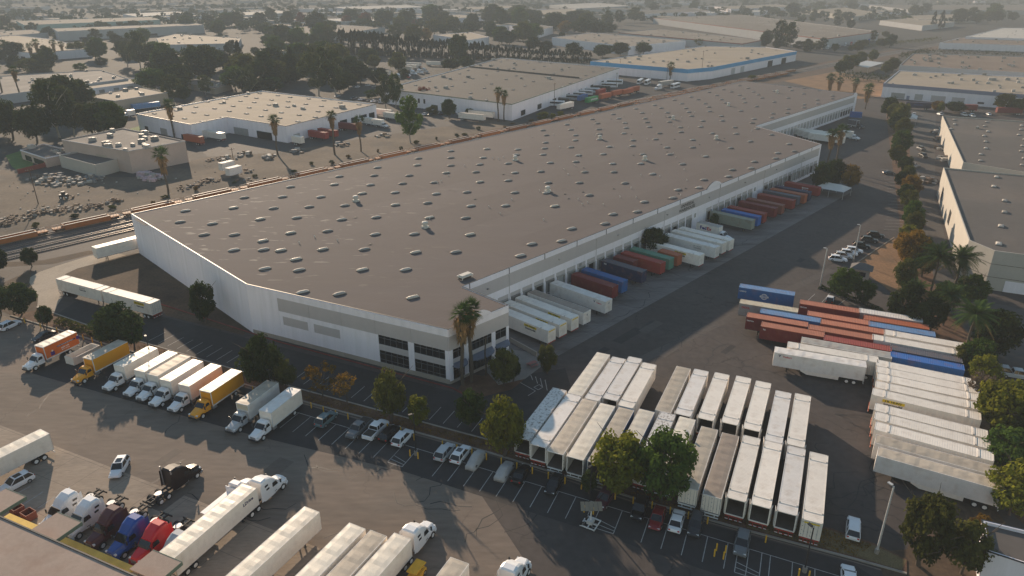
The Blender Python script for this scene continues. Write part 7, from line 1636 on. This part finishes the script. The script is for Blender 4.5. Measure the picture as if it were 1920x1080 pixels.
# ---------------------------------------------------------------- street furniture
def bollard_mesh(): mb = MB(); mb.cyl((0,0,-.02),(0,0,1.15),0.11,0.11,8); mb.cyl((0,0,1.15),(0,0,1.22),0.11,0.04,8); return mb.mesh('bollard',['bollard_yellow'])
BOL = bollard_mesh()
bl = [(47,606),(77,615),(108,623),(157,637),(174,642),(191,648),(475,735),(584,765),(607,773),(630,780),(653,786),(727,805),(752,812),(777,825),(830,838),(857,845),(885,853),(912,862),(940,870),(969,879),(998,888),(1028,897),(1059,907),(1090,917),(1153,936),(1187,944),(1222,953),(1256,963),(1290,972),(1326,982),(1435,1017)]
for k,(px,py) in enumerate(bl): p = G(px,py); tag(obj('bollard',BOL,None,(p.x,p.y,0)),'yellow bollard along the planting strip, %s from the left' % nth(k),'bollard','yellow bollards along the planting strip')
for k,(px,py) in enumerate([(769,855),(784,860),(1095,960),(1112,964),(1343,1032),(1360,1036),(1339,1043),(1356,1048),(1497,1080),(1516,1084)]): p = G(px,py); tag(obj('bollard',BOL,None,(p.x,p.y,0)),'yellow bollard guarding a hatched bay, %s from the left' % nth([769,784,1095,1112,1339,1343,1356,1360,1497,1516].index(px)),'bollard','yellow bollards in the hatched bays')
def lamp(label, base, top, mat, arm=0.9, foot=True, az=0.0, th=0.09):
    p = G(*base); h = height_at(p,top); t = thing('lamp_post',label,'lamp post',(p.x,p.y,0),az,'lamp posts')
    mb = MB(); mb.cyl((0,0,0.5 if foot else -.01),(0,0,h),th*1.15,th*0.8,8); obj('pole', mb.mesh('pole',[mat]), t)
    if foot: mb = MB(); mb.cyl((0,0,-.02),(0,0,0.75),0.3,0.3,10); obj('footing', mb.mesh('footing',['kerb']), t)
    mb = MB(); mb.beam((0,0,h-.05),(arm,0,h+.05),0.06,0.06); mb.box(arm-0.3,arm+0.35,-0.18,0.18,h,h+.12); obj('lamp_head', mb.mesh('lamp_head',[mat]), t)
for lb,b_,tp,m_,az in [('black lamp post at the hatched bay by the white SUV',(780,853),776,'black_pole',-2.6),('black lamp post behind the solar light tower',(1105,953),872,'black_pole',-2.2),('black lamp post behind the box trucks, left',(86,628),578,'black_pole',2.2),('black lamp post behind the four tight white trucks',(287,690),632,'black_pole',2.2),('black lamp post behind the two right box trucks',(512,750),696,'black_pole',2.2),('black lamp post in front of the beige-white container at right',(1508,1072),990,'black_pole',2.0)]: lamp(lb,b_,tp,m_,0.5,True,az)
for lb,b_,tp,az in [('tall white lamp post in front of the bottom right trees',(1643,1038),912,2.0),('tall white lamp post by the row of seven cars',(1600,490),422,2.6),('tall white lamp post beside the guard booth tree',(1537,541),466,2.6),('pale lamp post among the trees at the container rows',(1827,640),598,2.0),('white lamp post standing among the right block trailers',(1286,860),812,2.0)]: lamp(lb,b_,tp,'galv',0.5,True,az,0.13)
def upole(label, base, top, lean=0.0):
    p = G(*base); h = height_at(p,top); t = thing('utility_pole',label,'utility pole',(p.x,p.y,0),R(-40),'wooden utility poles')
    mb = MB(); mb.cyl((0,0,-.02),(lean,0,h),0.17,0.11,7); obj('pole', mb.mesh('pole',['wood']), t)
    mb = MB(); mb.box(lean-.06,lean+.06,-1.2,1.2,h-0.7,h-0.55); obj('crossarm', mb.mesh('crossarm',['wood']), t)
    for y in (-1.1,-0.5,0.5,1.1): mb = MB(); mb.cyl((lean,y,h-0.55),(lean,y,h-0.35),0.05,0.05,6); obj('insulator', mb.mesh('insulator',['vent_white']), t)
for lb,b_,tp in [('wooden utility pole in the scrap yard at left',(72,382),316),('wooden utility pole beside the big palm by the tracks',(439,310),277),('wooden utility pole at the end of the L-shaped warehouse',(679,228),207),('wooden utility pole before the grey-roofed warehouse',(876,212),185),('wooden utility pole by the coaches, left',(1039,200),155),('wooden utility pole by the coaches, middle',(1155,174),136),('wooden utility pole before the blue band, left',(1250,150),114),('wooden utility pole before the blue band, tall right one',(1314,150),95),('wooden utility pole left of the blue band warehouse corner',(1162,138),110)]: upole(lb,b_,tp)
# solar light tower trailer
p = G(1107,984); t = thing('solar_light_tower','portable solar panel tower on a white trailer base in the hatched bay','light tower',(p.x,p.y,0),R(60))
mb = MB(); mb.box(-1.2,1.2,-.06,.06,0.25,0.4); [mb.box(x-.06,x+.06,-1.1,1.1,0.25,0.4) for x in (-1.1,0,1.1)]; mb.box(-1.2,1.2,-1.1,-.98,.25,.4); mb.box(-1.2,1.2,.98,1.1,.25,.4); obj('base_frame', mb.mesh('base_frame',['white_steel']), t)
mb = MB(); mb.box(-.5,.5,-.4,.4,.4,.95); obj('battery_box', mb.mesh('battery_box',['galv']), t)
mb = MB(); mb.cyl((0,0,.9),(0,0,3.2),.1,.08,8); obj('mast', mb.mesh('mast',['white_steel']), t)
mb = MB()
for i in range(5): mb.add([(-1.5+.6*i+.02,-.7,3.0),(-1.5+.6*(i+1)-.02,-.7,3.0),(-1.5+.6*(i+1)-.02,.7,3.45),(-1.5+.6*i+.02,.7,3.45)],[(0,1,2,3)])
obj('solar_panel', mb.mesh('solar_panel',['panel_tan']), t, rz=R(-60))
for x in (-.8,.8): obj('wheel', WHEEL_C, t, (x,1.0,.34))
# picnic table, bins, dumpster
p = G(998,686); t = thing('picnic_table','faded red picnic table by the office walk','table',(p.x,p.y,0),R(40))
mb = MB(); [mb.box(-.95,.95,-.38+.2*i,-.38+.2*i+.18,.72,.77) for i in range(4)]; obj('tabletop', mb.mesh('tabletop',['table_red']), t)
for s in (-1,1): mb = MB(); mb.box(-.95,.95,s*.75-.14,s*.75+.14,.42,.47); obj('bench', mb.mesh('bench',['table_red']), t)
for x in (-.7,.7): mb = MB(); mb.beam((x,-.75,0),(x,-.1,.72),.08,.08); mb.beam((x,.75,0),(x,.1,.72),.08,.08); mb.box(x-.04,x+.04,-.8,.8,.36,.42); obj('leg', mb.mesh('leg',['table_red']), t)
p = G(158,672); t = thing('open_bin','white open-topped steel bin between the orange and yellow box trucks','bin',(p.x,p.y,0),R(-113))
for nm,a in (('side_wall',(-3,3,-1.2,-1.1,.15,1.75)),('side_wall',(-3,3,1.1,1.2,.15,1.75)),('end_wall',(-3,-2.9,-1.1,1.1,.15,1.75)),('end_wall',(2.9,3,-1.1,1.1,.15,1.75)),('floor',(-2.9,2.9,-1.1,1.1,.15,.3))): mb = MB(); mb.box(*a); obj(nm, mb.mesh(nm,['c_white' if nm != 'floor' else 'c_brown']), t)
for k,(px,py) in enumerate([(34,962),(56,972)]):
    p = G(px,py); t = thing('scrap_bin','rusty open bin by the foreground dock, %s' % ('left of two','right of two')[k],'bin',(p.x,p.y,0),R(-30),'rusty bins at the foreground dock')
    for nm,a in (('side_wall',(-.8,.8,-.7,-.62,.05,1.2)),('side_wall',(-.8,.8,.62,.7,.05,1.2)),('end_wall',(-.8,-.72,-.62,.62,.05,1.2)),('end_wall',(.72,.8,-.62,.62,.05,1.2)),('floor',(-.72,.72,-.62,.62,.05,.15))): mb = MB(); mb.box(*a); obj(nm, mb.mesh(nm,['c_brown']), t)
p = G(1206,922); mb = MB(); mb.box(-.9,.9,-.6,.6,0,1.1); mb.box(-.9,.9,-.6,.2,1.1,1.3); tag(obj('yellow_cabinet', mb.mesh('yellow_cabinet',['bollard_yellow']),None,(p.x+6.0,p.y-1.2,0.1),R(30)),'yellow cabinet half hidden under the big dark tree','cabinet')
# fence of the scrap yard and red fence by the pink office
mb = MB(); a, b = G(35,326), G(86,313); t = thing('red_fence','solid red fence beside the low pink office','fence',(a.x,a.y,0)); mb.beam((0,0,.9),tuple((b-a)[:2])+(.9,),.12,1.8); obj('fence_panel', mb.mesh('fence_panel',['trim_red']), t)
for f_ in (0,.33,.66,1): q = (b-a)*f_; m2 = MB(); m2.box(q.x-.1,q.x+.1,q.y-.1,q.y+.1,-.02,1.95); obj('post', m2.mesh('post',['trim_red']), t)
# scrap heaps and stored goods (uncountable)
def heap(name, label, spots, n, smin, smax, mats, hmax):
    mb = MB(); rr_ = random.Random(n)
    for (px,py,r_) in spots:
        c = G(px,py)
        for i in range(n):
            a = rr_.uniform(0,6.283); d = r_*rr_.random()**0.7; z = max(0,hmax*(1-d/r_)*rr_.random()); s = rr_.uniform(smin,smax)
            mb.obox(c.x+math.cos(a)*d,c.y+math.sin(a)*d,z,z+s*rr_.uniform(.3,.9),s*rr_.uniform(.6,1.6),s,rr_.uniform(0,3.1),rr_.randrange(len(mats)))
    o = obj(name, mb.mesh(name,mats)); o['kind'] = 'stuff'; o['label'] = label
heap('scrap_heap','heaps of scrap and rubble along the train in the left yard',[(60,402,5),(85,395,6),(105,398,5),(30,412,6),(10,418,5),(150,390,5),(175,388,4),(215,378,3)],26,.25,.9,['junk_brown','junk_brown','junk_white','junk_brown'],1.4)
heap('scrap_heap','grey scrap bins and rubbish in the middle of the left yard',[(105,340,7),(135,342,7),(160,340,6),(85,335,6),(175,336,4)],34,.4,1.4,['junk_gray','junk_gray','junk_brown','junk_white'],1.5)
heap('bale_pile','pile of pinkish bales against the pinkish building',[(278,332,4),(290,336,4),(272,328,3)],40,.7,1.5,['junk_pink','junk_pink','junk_white'],1.8)
heap('scrap_heap','pallets and scrap beside the train right of the big palm',[(350,352,5),(375,345,5),(470,340,6),(395,338,4),(455,322,5),(400,300,4)],18,.3,1.0,['junk_brown','junk_gray','junk_brown'],0.8)
heap('stored_pallets','pallets and machine parts along the sunlit cream wall',[(1765,262,4),(1770,280,4),(1775,300,4),(1758,250,3),(1712,312,3),(1722,338,5),(1738,340,4)],44,.4,1.5,['junk_brown','junk_gray','junk_white'],1.6)
heap('debris','scattered debris on the scrap yard ground',[(130,372,22),(230,360,24),(60,360,20),(430,318,16)],16,.15,.5,['junk_white','junk_gray','junk_brown'],0.05)
heap('stored_goods','stored goods and pallets along the dirt track beside the truck court',[(430,296,5),(455,290,4),(505,296,5),(560,284,4),(640,272,4),(720,255,4)],12,.5,1.6,['junk_gray','junk_brown','junk_white'],1.0)
rw = random.Random(15)
for k in range(26):
    x = 20+34*k+rw.uniform(-8,8); q = rail(-40+11.5*k+rw.uniform(-3,3), 9+rw.uniform(0,7)); tree_at('bush','low weedy bush on the brown verge along the train, %s from the left' % nth(k),q,rw.uniform(0.8,2.0),rw.uniform(1.4,3.6),rw.choice(('leaf_olive','leaf_dark','leaf_autumn')),'weedy bushes along the train',k=k)
# excavator-like scrap loader
p = G(121,372); t = thing('scrap_loader','small dark loader machine in the scrap yard','loader',(p.x,p.y,0),R(20))
mb = MB(); mb.box(-1.4,1.2,-.8,.8,.7,1.5); mb.box(-.6,.5,-.7,.7,1.5,2.5); obj('body', mb.mesh('body',['car_dark']), t)
mb = MB(); mb.beam((1.0,0,1.4),(2.6,0,.5),.25,.3); mb.box(2.4,3.0,-.9,.9,.1,.7); obj('bucket', mb.mesh('bucket',['junk_brown']), t)
for x in (-.9,.8):
    for y in (-.85,.85): obj('wheel', WHEEL_F, t, (x,y,.5))
# ---------------------------------------------------------------- haze
hm = MB(); hm.box(-6500,6500,-500,9900,-1.2,74.0)
hz = obj('haze', hm.mesh('haze',[])); hz['kind'] = 'stuff'
m = bpy.data.materials.new('haze_air'); m.use_nodes = True; N = m.node_tree.nodes; N.remove(N['Principled BSDF'])
pvn = N.new('ShaderNodeVolumePrincipled'); pvn.inputs['Color'].default_value = (0.57,0.59,0.61,1); pvn.inputs['Density'].default_value = 0.00044; pvn.inputs['Anisotropy'].default_value = -0.25
m.node_tree.links.new(pvn.outputs[0], N['Material Output'].inputs['Volume']); hz.data.materials.append(m)
